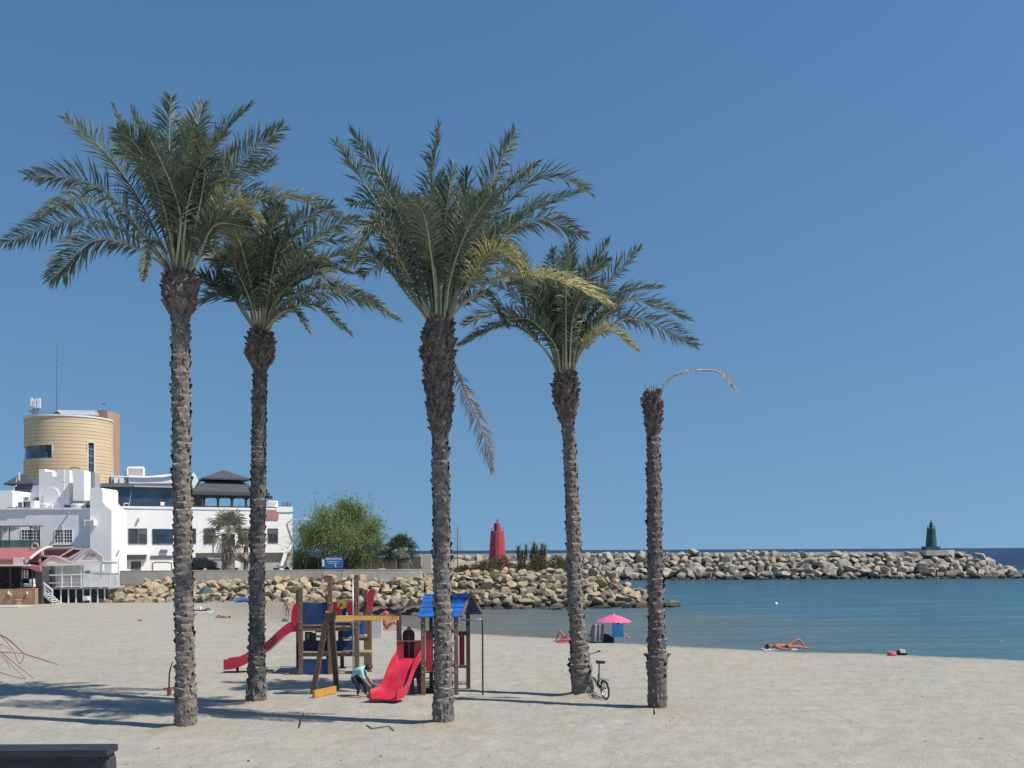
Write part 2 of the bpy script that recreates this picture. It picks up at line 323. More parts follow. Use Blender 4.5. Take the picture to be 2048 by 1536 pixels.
M['frond_d'] = leaf_material('dead_palm_leaflet', (0.30, 0.235, 0.20), (0.46, 0.39, 0.34), 0.7, 0.15, 0.3)
M['petiole'] = mat('palm_petiole', (0.34, 0.33, 0.20), 0.5, 0.2, 4)
M['petiole_d'] = mat('dry_petiole', (0.42, 0.36, 0.29), 0.7, 0.2, 4)
M['fan'] = leaf_material('fan_palm_leaf', (0.13, 0.145, 0.09), (0.26, 0.26, 0.17), 0.5, 0.2)
M['fan_dark'] = leaf_material('dark_fan_palm_leaf', (0.035, 0.06, 0.035), (0.10, 0.12, 0.065), 0.45, 0.2)
M['tree'] = leaf_material('feathery_foliage', (0.13, 0.20, 0.07), (0.27, 0.32, 0.11), 0.6, 0.4, 0.3)
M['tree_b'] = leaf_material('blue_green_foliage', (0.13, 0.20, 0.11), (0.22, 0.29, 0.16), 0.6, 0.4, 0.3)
M['bush'] = leaf_material('scrub_foliage', (0.07, 0.085, 0.05), (0.15, 0.15, 0.085), 0.7, 0.2, 0.2)
M['bark2'] = mat('tree_bark', (0.07, 0.055, 0.045), 0.9, 0.3, 5)
M['beacon_red'] = mat('red_beacon_paint', (0.36, 0.050, 0.07), 0.6, 0.12, 1.2, dirt=(0.38, 0.12, 0.11), dirt_amt=0.5)
M['beacon_green'] = mat('green_beacon_paint', (0.02, 0.085, 0.085), 0.6, 0.15, 1.0)
M['skin'] = mat('skin', (0.42, 0.23, 0.16), 0.6, 0.06, 8)
M['skin_red'] = mat('sunburnt_skin', (0.38, 0.15, 0.11), 0.6, 0.06, 8)
M['hair'] = mat('dark_hair', (0.02, 0.015, 0.012), 0.6, 0.2, 20)
M['teal'] = mat('teal_shirt', (0.33, 0.60, 0.62), 0.85, 0.1, 5)
M['jeans'] = mat('dark_trousers', (0.025, 0.03, 0.045), 0.85, 0.15, 5)
M['black'] = mat('black_cloth', (0.015, 0.016, 0.02), 0.85, 0.2, 5)
M['pink'] = mat('pink_fabric', (0.68, 0.13, 0.27), 0.75, 0.08, 3)
M['hotpink'] = mat('hot_pink_fabric', (0.75, 0.06, 0.17), 0.75, 0.08, 3)
M['redcloth'] = mat('red_towel', (0.45, 0.09, 0.09), 0.9, 0.1, 5)
M['orange_cl'] = mat('orange_towel', (0.62, 0.25, 0.18), 0.9, 0.1, 5)
M['whitecloth'] = mat('white_towel', (0.72, 0.70, 0.68), 0.9, 0.06, 5)
M['greycloth'] = mat('grey_cloth', (0.16, 0.16, 0.17), 0.9, 0.15, 5)
M['blue_cl'] = mat('blue_chair_fabric', (0.045, 0.33, 0.80), 0.6, 0.06, 3)
M['paleblue'] = mat('pale_blue_fabric', (0.36, 0.50, 0.68), 0.8, 0.1, 3)
M['greencl'] = mat('green_umbrella_fabric', (0.04, 0.10, 0.10), 0.8, 0.1, 3)
M['sign_blue'] = mat('blue_sign', (0.01, 0.13, 0.40), 0.4, 0.08, 2)
M['rust'] = mat('rusty_red_iron', (0.20, 0.055, 0.045), 0.8, 0.3, 12, 0.3)
M['twig'] = mat('reddish_twig', (0.30, 0.13, 0.10), 0.8, 0.2, 8)
M['twig_dark'] = mat('dark_twig', (0.06, 0.045, 0.035), 0.85, 0.2, 8)
M['counter'] = mat('dark_stained_timber', (0.022, 0.025, 0.036), 0.5, 0.3, 2.5, 0.15, rvar=0.2, stretch=(1, 6, 6))
M['counter_side'] = mat('dark_grey_board', (0.045, 0.045, 0.048), 0.85, 0.2, 3)
M['bin'] = mat('light_grey_plastic', (0.50, 0.50, 0.49), 0.5, 0.05, 3)
M['car_dark'] = mat('dark_car_paint', (0.03, 0.032, 0.036), 0.25, 0.05, 2)
M['car_white'] = mat('white_car_paint', (0.72, 0.72, 0.72), 0.25, 0.03, 2)
M['rubber'] = mat('rubber', (0.02, 0.02, 0.02), 0.8, 0.1, 10)
# ---------------------------------------------------------------- palms positions (needed by the sand)
palm_feet = [(372, 1456), (513, 1407), (886, 1449), (1165, 1392), (1315, 1416)]
FEET = [G(*p) for p in palm_feet]
# ---------------------------------------------------------------- beach
crest_px = [(2600, 1348), (2048, 1320), (1850, 1312), (1730, 1307), (1530, 1301), (1290, 1289), (1130, 1278), (1000, 1270), (850, 1262), (775, 1255), (725, 1243), (665, 1228), (612, 1219), (575, 1211), (563, 1205)]
CREST = [G(*p) for p in crest_px]
cx = [p.x for p in CREST] + [-15.5, -15.5]; cy = [p.y for p in CREST] + [74, 400]
def beyond(x, y):
    """signed distance (m) seaward of the crest line (positive = seaward), vectorised"""
    best = np.full(x.shape, 1e9); sign = np.zeros(x.shape)
    for i in range(len(cx) - 1):
        ax, ay, bx, by = cx[i], cy[i], cx[i+1], cy[i+1]
        dx, dy = bx-ax, by-ay; L2 = dx*dx+dy*dy
        t = np.clip(((x-ax)*dx+(y-ay)*dy)/L2, 0, 1)
        qx = ax+t*dx; qy = ay+t*dy; d = np.hypot(x-qx, y-qy)
        s = np.sign((dx*(y-ay)-dy*(x-ax)))
        upd = d < best - 1e-6
        best = np.where(upd, d, best); sign = np.where(upd, s, sign)
    return -best*sign
def smooth_noise(x, y, sc, seed):
    out = np.empty(x.shape)
    fx = x.ravel()*sc; fy = y.ravel()*sc; o = out.ravel()
    for i in range(len(o)): o[i] = mnoise.noise(Vector((fx[i], fy[i], seed)))
    return o.reshape(x.shape)
def make_sand():
    ys = np.concatenate([np.arange(-20, 8, 4.0), np.arange(8, 30, 0.11), np.arange(30, 46, 0.3), np.arange(46, 80.5, 0.7), np.arange(81, 100, 4.0)])
    xs = np.concatenate([np.arange(-150, -40, 10.0), np.arange(-40, -16, 0.8), np.arange(-16, 16, 0.13), np.arange(16, 40, 0.8), np.arange(40, 131, 10.0)])
    X, Y = np.meshgrid(xs, ys)
    D = beyond(X, Y)
    Z = np.where(D > 0, -np.minimum(D * 0.16 + D * D * 0.01, 4.0), 0.0)
    n1 = smooth_noise(X, Y, 0.35, 1.0) * 0.035 + smooth_noise(X, Y, 1.1, 5.0) * 0.014 + smooth_noise(X, Y, 2.6, 9.0) * 0.010
    near = np.clip((48 - Y) / 12, 0.25, 1)
    Z = Z + n1 * near
    earth = np.zeros(X.shape)
    for k, f in enumerate(FEET):
        R = np.hypot(X - f.x, Y - f.y)
        h = (0.09, 0.10, 0.10, 0.16, 0.03)[k]
        Z += h * np.exp(-(R / 0.42) ** 2)
        earth = np.maximum(earth, 0.8 * np.exp(-(R / 0.75) ** 2))
    # a curving drag track in the sand, right of the middle
    tr = [G(1257, 1425), G(1250, 1445), G(1222, 1470), G(1208, 1500), G(1200, 1530)]
    for i in range(len(tr)-1):
        a, b = tr[i], tr[i+1]; dx, dy = b.x-a.x, b.y-a.y
        t = np.clip(((X-a.x)*dx+(Y-a.y)*dy)/(dx*dx+dy*dy), 0, 1)
        d = np.hypot(X-a.x-t*dx, Y-a.y-t*dy)
        Z -= 0.018*np.exp(-(d/0.16)**2)
    fr_ = random.Random(55)
    for _ in range(46):       # trodden trails of old footprints
        fx = fr_.uniform(-16, 17); fy = fr_.uniform(14, 40); a_ = fr_.uniform(0, 2*PI)
        for k in range(fr_.randint(10, 34)):
            a_ += fr_.uniform(-.22, .22); fx += math.cos(a_)*.62; fy += math.sin(a_)*.62
            qx = fx-math.sin(a_)*.12*(-1)**k; qy = fy+math.cos(a_)*.12*(-1)**k
            i0 = np.searchsorted(ys, qy-.5); i1 = np.searchsorted(ys, qy+.5); j0 = np.searchsorted(xs, qx-.5); j1 = np.searchsorted(xs, qx+.5)
            if i1 <= i0 or j1 <= j0: continue
            sx = X[i0:i1, j0:j1]-qx; sy = Y[i0:i1, j0:j1]-qy; rr2 = sx*sx+sy*sy
            Z[i0:i1, j0:j1] += -.028*np.exp(-rr2/.022)+.010*np.exp(-rr2/.07)
    wet = np.clip((D + 0.75) / 0.9, 0, 1)
    inner = np.clip((-4 - X) / 4, 0, 1) * np.clip((D + 7) / 5, 0, 1) * np.clip((Y - 46) / 6, 0, 1) * 0.85
    wet = np.maximum(wet, inner)
    ny, nx = X.shape
    V = np.stack([X.ravel(), Y.ravel(), Z.ravel()], 1)
    idx = np.arange(ny*nx).reshape(ny, nx)
    F = np.stack([idx[:-1, :-1].ravel(), idx[:-1, 1:].ravel(), idx[1:, 1:].ravel(), idx[1:, :-1].ravel()], 1)
    me = bpy.data.meshes.new('sand'); me.from_pydata(V.tolist(), [], F.tolist())
    for nm, arr in (('wet', wet), ('earth', earth)):
        a = me.attributes.new(nm, 'FLOAT', 'POINT'); a.data.foreach_set('value', arr.ravel().astype(np.float32))
    me.polygons.foreach_set('use_smooth', [True]*len(F)); me.materials.append(M['sand'])
    o = bpy.data.objects.new('sand', me); col.objects.link(o); tag(o, 'pale grey beige beach sand with faint tracks', kind='structure')
make_sand()
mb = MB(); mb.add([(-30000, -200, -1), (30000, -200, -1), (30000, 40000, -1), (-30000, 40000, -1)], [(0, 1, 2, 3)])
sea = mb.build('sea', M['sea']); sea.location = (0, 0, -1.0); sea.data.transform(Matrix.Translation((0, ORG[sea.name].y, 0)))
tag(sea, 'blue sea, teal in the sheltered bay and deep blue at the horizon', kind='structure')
mb = MB(); mb.add([(-30000, -300, -9), (30000, -300, -9), (30000, 41000, -9), (-30000, 41000, -9)], [(0, 1, 2, 3)])
tag(mb.build('seabed', M['earth']), 'sea bed', kind='structure')
# terrace ground behind the seawall and the land behind it
mb = MB()
mb.box(-160, -7.0, 75.0, 135, -1.5, 1.9)
tag(mb.build('terrace_ground', M['earth']), 'flat earth terrace behind the seawall', kind='structure')

# ---------------------------------------------------------------- rocks
import bmesh
def rock_mesh(i, n=17):
    r = random.Random(100+i); bm = bmesh.new()
    for _ in range(n):
        v = Vector((r.gauss(0, 1), r.gauss(0, 1), r.gauss(0, 1))).normalized()
        # boxy boulder: push towards a rounded cuboid
        m_ = max(abs(c) for c in v); v = v * (0.55 + 0.45/m_) * 0.72 * r.uniform(0.9, 1.05)
        bm.verts.new(v)
    res = bmesh.ops.convex_hull(bm, input=bm.verts)
    for v in [v for v in bm.verts if not v.link_faces]: bm.verts.remove(v)
    bmesh.ops.dissolve_limit(bm, angle_limit=0.22, verts=bm.verts, edges=bm.edges)
    bmesh.ops.bevel(bm, geom=bm.edges, offset=0.06, segments=1, affect='EDGES', profile=0.5)
    bmesh.ops.recalc_face_normals(bm, faces=bm.faces)
    me = bpy.data.meshes.new('rock'); bm.to_mesh(me); bm.free()
    return me
ROCKS = [rock_mesh(i, 10 + i % 5) for i in range(18)]
ROCKS_FAR = [m.copy() for m in ROCKS]
for m_ in ROCKS: m_.materials.append(M['rock'])
for m_ in ROCKS_FAR: m_.materials.append(M['rock_far'])
def put_rocks(parent, spots, meshes, r, limit=300):
    spots = sorted(spots, key=lambda s: s[0].y / s[1])   # largest in the picture first
    rest = MB()
    for k, (p, sz) in enumerate(spots):
        me = r.choice(meshes)
        sc = Vector((sz*r.uniform(0.52, 0.92), sz*r.uniform(0.5, 0.8), sz*r.uniform(0.40, 0.66)))
        rot = (r.uniform(-0.35, 0.35), r.uniform(-0.4, 0.4), r.uniform(0, 2*PI))
        if k < limit:
            o = bpy.data.objects.new('rock', me); col.objects.link(o); o.parent = parent
            o.location = p - ORG[parent.name]; o.scale = sc; o.rotation_euler = rot
        else:
            from mathutils import Euler
            mt = Matrix.Translation(p) @ Euler(rot).to_matrix().to_4x4() @ Matrix.Diagonal((*sc, 1))
            rest.add([mt @ v.co for v in me.vertices], [tuple(f.vertices) for f in me.polygons])
    if rest.v:
        o = rest.build('rock_fill', meshes[0].materials[0], parent); o['kind'] = 'stuff'

# riprap under the seawall
r_ = random.Random(3)
rip = thing('riprap', (-18, 69, 0), 'band of tan boulders heaped against the foot of the concrete seawall', 'boulders')
spots = []
for row in range(6):
    t = row/5
    y = 69.6 + t*4.6; z = 0.0 + t*1.22
    x = -28.6 + row*0.3
    while x < -5.5:
        sz = r_.uniform(0.6, 1.15)
        yy = y + r_.uniform(-0.3, 0.3)
        bend = max(0, (x+12))*0.0
        spots.append((Vector((x, yy + bend, z + r_.uniform(-0.12, 0.12))), sz)); x += sz*r_.uniform(0.66, 0.85)
mb = MB(); mb.prism([(-29, 70.2, -1), (-29, 75.1, -1), (-29, 75.1, 1.15), (-29, 74.2, 1.15)], (24, 0, 0)); mb.build('rubble_core', M['mound'], rip, fix=True)
for (px, py) in ((748, 1209), (765, 1203), (782, 1211), (799, 1204), (815, 1212), (832, 1206), (848, 1212), (758, 1196), (778, 1194), (805, 1195), (826, 1197), (845, 1196)):
    spots.append((G(px, py, -0.55)+Vector((0, 0, r_.uniform(-.1, .1))), r_.uniform(1.1, 1.8)))
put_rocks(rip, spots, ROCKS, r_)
# near groyne
gro = thing('groyne', (2, 82, -1), 'near groyne of warm tan boulders running out from the beach into the bay', 'groyne')
spots = []
def gro_front(x):      # y of the waterline face and crest height along x
    y0 = 76.5 + max(0, -6-x)*(-0.5) + max(0, x-6)*0.25
    zt = 1.6 if x < 8.0 else 1.6 - (x-8.0)*0.60
    return y0, zt
for row in range(7):
    t = row/6; x = -12.5
    while x < 12.9:
        y0, zt = gro_front(x)
        zt = max(zt, -0.95)
        sz = r_.uniform(0.6, 1.25) if t > 0.3 else r_.uniform(0.8, 1.6)
        z = -1.15 + t*(zt+1.05); 
        spots.append((Vector((x, y0 + t*6.3*max(0.3, (zt+1)/2.5) + r_.uniform(-0.3, 0.3), z + r_.uniform(-0.15, 0.15))), sz)); x += sz*r_.uniform(0.64, 0.86)
put_rocks(gro, spots, ROCKS, r_)
mb = MB()
mb.prism([(-13, 77.2, -2), (-13, 83.2, 1.15), (-13, 105, 1.3), (-13, 125, -2)], (21, 0, 0)); mb.build('rubble_core', M['mound'], gro, fix=True)
mb = MB(); mb.prism([(8, 78.2, -2), (8, 83.2, 1.1), (8, 105, 1.3), (8, 125, -2)], (0.2, 0, 0))
mb.v = []; mb.f = []; mb.m = []
A = [(8, 77.9, -2), (8, 83.2, 1.15), (8, 105, 1.3), (8, 125, -2)]; B = [(12.6, 79.6, -2), (12.6, 81.4, -1.25), (14, 100, -1.35), (14, 122, -2)]
mb.add(A+B, [(0, 4, 5, 1), (1, 5, 6, 2), (2, 6, 7, 3), (0, 1, 2, 3), (4, 7, 6, 5)]); mb.build('rubble_tip', M['mound'], gro, fix=True)
mb = MB(); mb.box(-12.5, 8.6, 84.5, 103, 1.2, 1.42); mb.build('groyne_top', M['earth'], gro)
# link between terrace and far breakwater
mb = MB(); mb.prism([(-60, 100, -2), (-60, 100, 1.8), (-60, 165, 1.8), (-60, 172, -2)], (55, 0, 0))
tag(mb.build('headland_ground', M['earth'], fix=True), 'low ground behind the groyne leading to the breakwater', kind='structure')
# far breakwater
bw = thing('breakwater', (35, 152, -1), 'long grey boulder breakwater closing the bay on the horizon', 'breakwater')
spots = []
for row in range(6):
    t = row/5; x = -14.0 + row*0.5
    while x < 79:
        sz = r_.uniform(1.2, 2.2)
        zt = 2.55 + 0.25*math.sin(x*0.06)
        if x > 70.5: zt = 2.75 - (x-70.5)*0.40
        if x < 8: zt -= 0.3
        z = -1.2 + t*(max(zt, -0.8)+1.0)
        spots.append((Vector((x, 147.5 + t*7.0 + r_.uniform(-0.5, 0.5), z + r_.uniform(-0.2, 0.2))), sz)); x += sz*r_.uniform(0.62, 0.85)
# boulders behind the bushes, left end
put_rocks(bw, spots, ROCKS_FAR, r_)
mb = MB(); mb.prism([(-16, 148.5, -2), (-16, 154.5, 2.45), (-16, 161, 2.45), (-16, 170, -2)], (86.5, 0, 0)); mb.build('rubble_core', M['mound'], bw, fix=True)
mb = MB(); A = [(70.5, 148.5, -2), (70.5, 154.5, 2.35), (70.5, 161, 2.35), (70.5, 170, -2)]; B = [(78.5, 150, -2), (78, 154.5, -1.0), (78, 161, -1), (79, 168, -2)]
mb.add(A+B, [(0, 4, 5, 1), (1, 5, 6, 2), (2, 6, 7, 3), (0, 1, 2, 3), (4, 7, 6, 5)]); mb.build('rubble_tip', M['mound'], bw, fix=True)
mb = MB(); mb.box(-15, 70.5, 155.5, 160.5, 2.452, 2.95); mb.build('crest_slab', M['concrete'], bw)

# ---------------------------------------------------------------- seawall
def quadwall(name, pts, thick, matl, parent=None):
    mb = MB(); return mb
wl = thing('seawall', (-18, 74.5, 0), 'long low weathered concrete seawall above the boulders', 'wall')
x = -29.2
k = 0
while x < -7.5:
    w = 3.2; zt = 2.06 if x < -10 else 2.06 + (x+10)*0.04
    mb = MB(); mb.box(x, x+w-0.012, 74.45, 75.0, 0.6, zt); mb.build('wall_section', M['concrete'], wl); x += w
mb = MB(); mb.box(-29.2, -6.8, 74.44, 75.01, 2.064, 2.12); mb.build('coping', M['concrete'], wl)
mb = MB(); mb.box(*sorted((P(845, 1110, 79).x, P(864, 1110, 79).x)), 78.6, 79.2, 1.7, P(850, 1112, 79).z)
tag(mb.build('concrete_wall', M['concrete']), 'pale concrete wall stub at the right end of the brown fence', 'wall')
# ---------------------------------------------------------------- palms
def catmull(pts, n):
    """n samples along a smooth curve through pts"""
    pts = [np.array(p, float) for p in pts]
    Pp = [2*pts[0]-pts[1]] + pts + [2*pts[-1]-pts[-2]]
    out = []; segs = len(pts)-1
    for i in range(n):
        u = i/(n-1)*segs; k = min(int(u), segs-1); t = u-k
        p0, p1, p2, p3 = Pp[k], Pp[k+1], Pp[k+2], Pp[k+3]
        out.append(0.5*((2*p1)+(-p0+p2)*t+(2*p0-5*p1+4*p2-p3)*t*t+(-p0+3*p1-3*p2+p3)*t**3))
    return np.array(out)
def frond(parent, pts, r, matl, stem, maxlen=0.50, droop=0.25, npair=100, start=0.16, width=0.030, side=None, sparse=0.0, label=None, vee=0.75):
    C = catmull(pts, 26)
    seg = np.linalg.norm(np.diff(C, axis=0), axis=1); S = np.concatenate([[0], np.cumsum(seg)]); Ltot = S[-1]
    mb = MB()
    rad = [0.032*(1-0.86*(s/Ltot))*(1.35 if s/Ltot < 0.08 else 1) for s in S]
    mb.tube(C[::2].tolist() + [C[-1].tolist()], rad[::2] + [0.003], 5, 1, cap=False)
    up = np.array([0, 0, 1.0]); roll = r.uniform(-0.9, 0.9)
    for i in range(npair):
        f = start + (1-start)*(i+0.5)/npair
        for sgn in (-1, 1):
            if side is not None and sgn != side: continue
            if r.random() < sparse: continue
            ff = min(0.999, f + r.uniform(-0.004, 0.004)); s = ff*Ltot
            k = min(np.searchsorted(S, s)-1, len(C)-2); k = max(k, 0)
            t = (s-S[k])/seg[k]; p = C[k]*(1-t)+C[k+1]*t
            T = C[min(k+1, len(C)-1)]-C[max(k-1, 0)]; T /= np.linalg.norm(T)
            B = np.cross(T, up); nb = np.linalg.norm(B); B = B/nb if nb > 1e-3 else np.array([1., 0, 0])
            N = np.cross(B, T)
            B, N = B*math.cos(roll)+N*math.sin(roll), N*math.cos(roll)-B*math.sin(roll)
            g = (ff-start)/(1-start)
            L = maxlen*(0.35+0.65*math.sin(PI*min(1, 0.12+g*0.62)) if g < 0.7 else (0.35+0.65*math.sin(PI*(0.12+0.7*0.62)))*(1-0.62*(g-0.7)/0.3))*r.uniform(0.85, 1.1)
            ang = math.radians(66-34*g)+r.uniform(-0.22, 0.22)
            v = vee + r.uniform(-0.55, 0.5)
            out = sgn*B*math.cos(v)+N*math.sin(v)
            D = T*math.cos(ang)+out*math.sin(ang)
            e1 = D*L*0.5; D2 = D - up*droop*r.uniform(0.5, 1.5); D2 /= np.linalg.norm(D2); e2 = e1+D2*L*0.5
            W = np.cross(D, N); W /= (np.linalg.norm(W)+1e-6); W = W*math.cos(0.6)+np.cross(D, W)*math.sin(0.6)*r.choice((-1, 1))
            w = width*0.5
            p1 = p+e1
            b = len(mb.v)
            mb.v.extend([tuple(p-W*w*0.35), tuple(p+W*w*0.35), tuple(p1-W*w), tuple(p1+W*w), tuple(p+e2)])
            mb.f.extend([(b, b+1, b+3, b+2), (b+2, b+3, b+4)]); mb.m.extend([0, 0])
    o = mb.build('frond', [matl, stem], parent)
    if label: o['label'] = label
    return o

def palm(foot, cl, widths, bulb, fronds, d, label, nfill=10, seed=0, base_px=None):
    """cl: centreline pixels foot->crown; widths: (py, width px) profile; bulb: (y bottom, y top) px of the leafy-base swelling"""
    r = random.Random(seed)
    root = thing('palm_tree', foot, label, 'palm tree', 'date palms on the sand')
    mpp = d/FPX
    ys = [w[0] for w in widths][::-1]; ws = [w[1] for w in widths][::-1]
    cyp = [c[1] for c in cl][::-1]; cxp = [c[0] for c in cl][::-1]
    ytop = cl[-1][1]; ybot = cl[0][1]+4
    def centre(py): return P(float(np.interp(py, cyp, cxp)), py, d)
    def rad(py): return 0.5*mpp*float(np.interp(py, ys, ws))*(0.86 if bulb[1] <= py <= bulb[0]+6 else (0.95 if d > 21.5 and seed in (14, 15) else 0.85))
    # core
    mb = MB(); pts = []; rr = []; py = ybot+8
    n = int((ybot-ytop)*mpp/0.075)
    for i in range(n+1):
        py = ybot + (ytop-ybot)*i/n
        pts.append(centre(py)); rr.append(rad(py)*0.95*(1+r.uniform(-0.03, 0.03)+(0.035 if i % 2 else 0)))
    mb.tube(pts, rr, 14)
    dk = seed in (12, 15)
    mb.build('trunk', [M['bark_dark' if dk else 'bark']], root, smooth=False)
    cf = centre(ybot); sk = MB(); Rf = rad(ybot)
    for i in range(70):     # matted root fibres round the foot
        a = r.uniform(0, 2*PI); z0 = r.uniform(.02, .5); e = Vector((math.cos(a), math.sin(a), 0)); q = cf+e*Rf*.96+Vector((0, 0, z0)); sd = Vector((-e.y, e.x, 0))
        h = r.uniform(.05, .13); w = r.uniform(.02, .06); sk.add([q-sd*w-e*.02, q+sd*w-e*.02, q+e*r.uniform(.012, .03)-Vector((0, 0, h*.3)), q+Vector((0, 0, h))-e*.015], [(0, 1, 2), (1, 3, 2), (3, 0, 2)])
    sk.build('root_fibres', [M['bark']], root, fix=True)['kind'] = 'stuff'
    # scars: small proud wedges in staggered rows; larger stubs in the swelling
    sc = MB(); bo = MB(); z = 0; row = 0; py = ybot-r.uniform(50, 72)
    while py > ytop-2:
        c = centre(py); R = rad(py)
        inb = bulb[1] <= py <= bulb[0]
        frac = (bulb[0]-py)/max(1, bulb[0]-bulb[1]) if inb else 0
        cnt = r.choice((4, 4, 5)) if not inb else 10
        for k in range(cnt):
            th = 2*PI*(k+0.5*(row % 2)+r.uniform(-0.22, 0.22))/cnt + row*0.4
            ax = Vector((math.cos(th), math.sin(th), 0)); sd = Vector((-math.sin(th), math.cos(th), 0))
            tilt = r.uniform(-0.22, 0.22); up = (Vector((0, 0, 1))+sd*tilt).normalized(); sd = up.cross(ax) * -1
            if not inb:
                w = PI*R/cnt*r.uniform(0.6, 1.15); h = 0.072*r.uniform(0.75, 1.2); o_ = R*(0.0+0.058*r.random()**1.6) + 0.002
                cc = c + Vector((0, 0, r.uniform(-0.03, 0.03)))
                lo = cc - up*h; hi = cc + up*h*0.75
                a0 = ax*(R*0.88); a1 = ax*(R+o_)
                vs = [lo-sd*w*0.45+a0, lo+sd*w*0.45+a0, hi-sd*w+a1*0.97, hi+sd*w+a1*0.97, hi+up*0.018+a1, hi+up*h*0.35-sd*w+a0, hi+up*h*0.35+sd*w+a0, cc-up*h*0.2+ax*(R+o_*0.75)]
                sc.add(vs, [(0, 1, 7), (0, 7, 2), (1, 3, 7), (2, 7, 4), (7, 3, 4), (4, 6, 5)])
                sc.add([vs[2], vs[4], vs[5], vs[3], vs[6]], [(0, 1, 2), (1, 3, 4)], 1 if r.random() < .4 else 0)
            else:
                w = PI*R/cnt*r.uniform(0.4, 0.95); h = 0.07*r.uniform(0.7, 1.7); o_ = (0.045+0.012*frac)*r.uniform(0.1, 1.8)
                cc = c + Vector((0, 0, r.uniform(-0.05, 0.05)))
                lo = cc - up*h + ax*(R*0.84); hi = cc + up*h + ax*(R+o_)
                t_ = ax*0.02
                vs = [lo-sd*w, lo+sd*w, hi-sd*w*0.6, hi+sd*w*0.6, hi-sd*w*0.5-ax*0.045+up*0.012, hi+sd*w*0.5-ax*0.045+up*0.012, cc+up*h*0.5-sd*w+ax*R*0.84, cc+up*h*0.5+sd*w+ax*R*0.84]
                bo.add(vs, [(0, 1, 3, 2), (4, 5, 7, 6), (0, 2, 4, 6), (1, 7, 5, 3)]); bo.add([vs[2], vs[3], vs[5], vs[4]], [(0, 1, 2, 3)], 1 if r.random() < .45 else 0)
        step = (0.13 if not inb else 0.072)*r.uniform(0.9, 1.12)
        py -= step/mpp; row += 1
    if sc.v: sc.build('leaf_scars', [M['scar_dark' if dk else 'scar'], M['scar_edge_highlight']], root, fix=True)['kind'] = 'stuff'
    if bo.v: bo.build('leaf_bases', [M['boot'], M['scar_edge_highlight']], root, fix=True)['kind'] = 'stuff'
    # crown
    top = centre(ytop); Rt = rad(ytop)
    for fr in fronds:
        px = fr['p']; doff = fr.get('d', r.uniform(-1.0, 1.0)); kind = fr.get('k', 'g')
        tip = px[-1]
        th = math.atan2(doff*1.2, (tip[0]-cl[-1][0])*mpp) if not fr.get('b') else 0
        b0 = P(*fr['b'], d) if fr.get('b') else top + Vector((math.cos(th)*Rt*0.7, math.sin(th)*Rt*0.7, -0.05))
        pts = [b0]
        n = len(px)
        for i, q in enumerate(px):
            t = (i+1)/n; pts.append(P(q[0], q[1], d + doff*t**0.9))
        mk = {'g': M['frond'], 'y': M['frond_y'], 'd': M['frond_d']}[kind]
        frond(root, pts, r, mk, M['petiole'] if kind != 'd' else M['petiole_d'], maxlen=fr.get('l', 0.58)*r.uniform(0.92, 1.08), droop=fr.get('dr', r.uniform(0.12, 0.45)),
              start=fr.get('s', r.uniform(0.19, 0.31)), sparse=fr.get('sp', 0.03), side=fr.get('side'), npair=fr.get('n', 108), label=fr.get('lab'), vee=fr.get('v', 0.40), width=fr.get('w', 0.031))
    for i in range(nfill):      # tight upright young fronds in the heart of the crown
        th = i*2.4; q0 = top + Vector((math.cos(th), math.sin(th), 0))*Rt*.4; L = r.uniform(1.7, 2.7); lx = math.cos(th)*r.uniform(.15, .4); ly = math.sin(th)*.3
        frond(root, [q0, q0+Vector((lx*.25, ly*.25, .45))*L, q0+Vector((lx*.7, ly*.7, .95))*L], r, M['frond'], M['petiole'], maxlen=.40, droop=.1, start=.22, npair=64, vee=.5, width=.026)
    # fronds growing towards and away from the viewer
    for i in range(nfill):
        th = 2*PI*(i+r.uniform(0, 0.6))/nfill
        L = r.uniform(2.6, 3.3); el = math.radians(r.uniform(60, 84)); out = Vector((math.cos(th)*0.75, math.sin(th), 0))
        p0 = top + out*Rt*0.6 + Vector((0, 0, -0.02))
        p1 = p0 + (out*math.cos(el)+Vector((0, 0, math.sin(el))))*L*0.4
        p2 = p1 + (out*math.cos(el-0.35)+Vector((0, 0, math.sin(el-0.35))))*L*0.35
        p3 = p2 + (out*math.cos(el-1.0)+Vector((0, 0, math.sin(el-1.0))))*L*0.25
        frond(root, [p0, p1, p2, p3], r, M['frond'] if r.random() < 0.96 else M['frond_y'], M['petiole'], maxlen=0.52, droop=r.uniform(0.1, 0.4), start=0.36, vee=0.5, width=0.028)
    return root
def F(*p, **k): k['p'] = list(p); return k
D = [f.y for f in FEET]
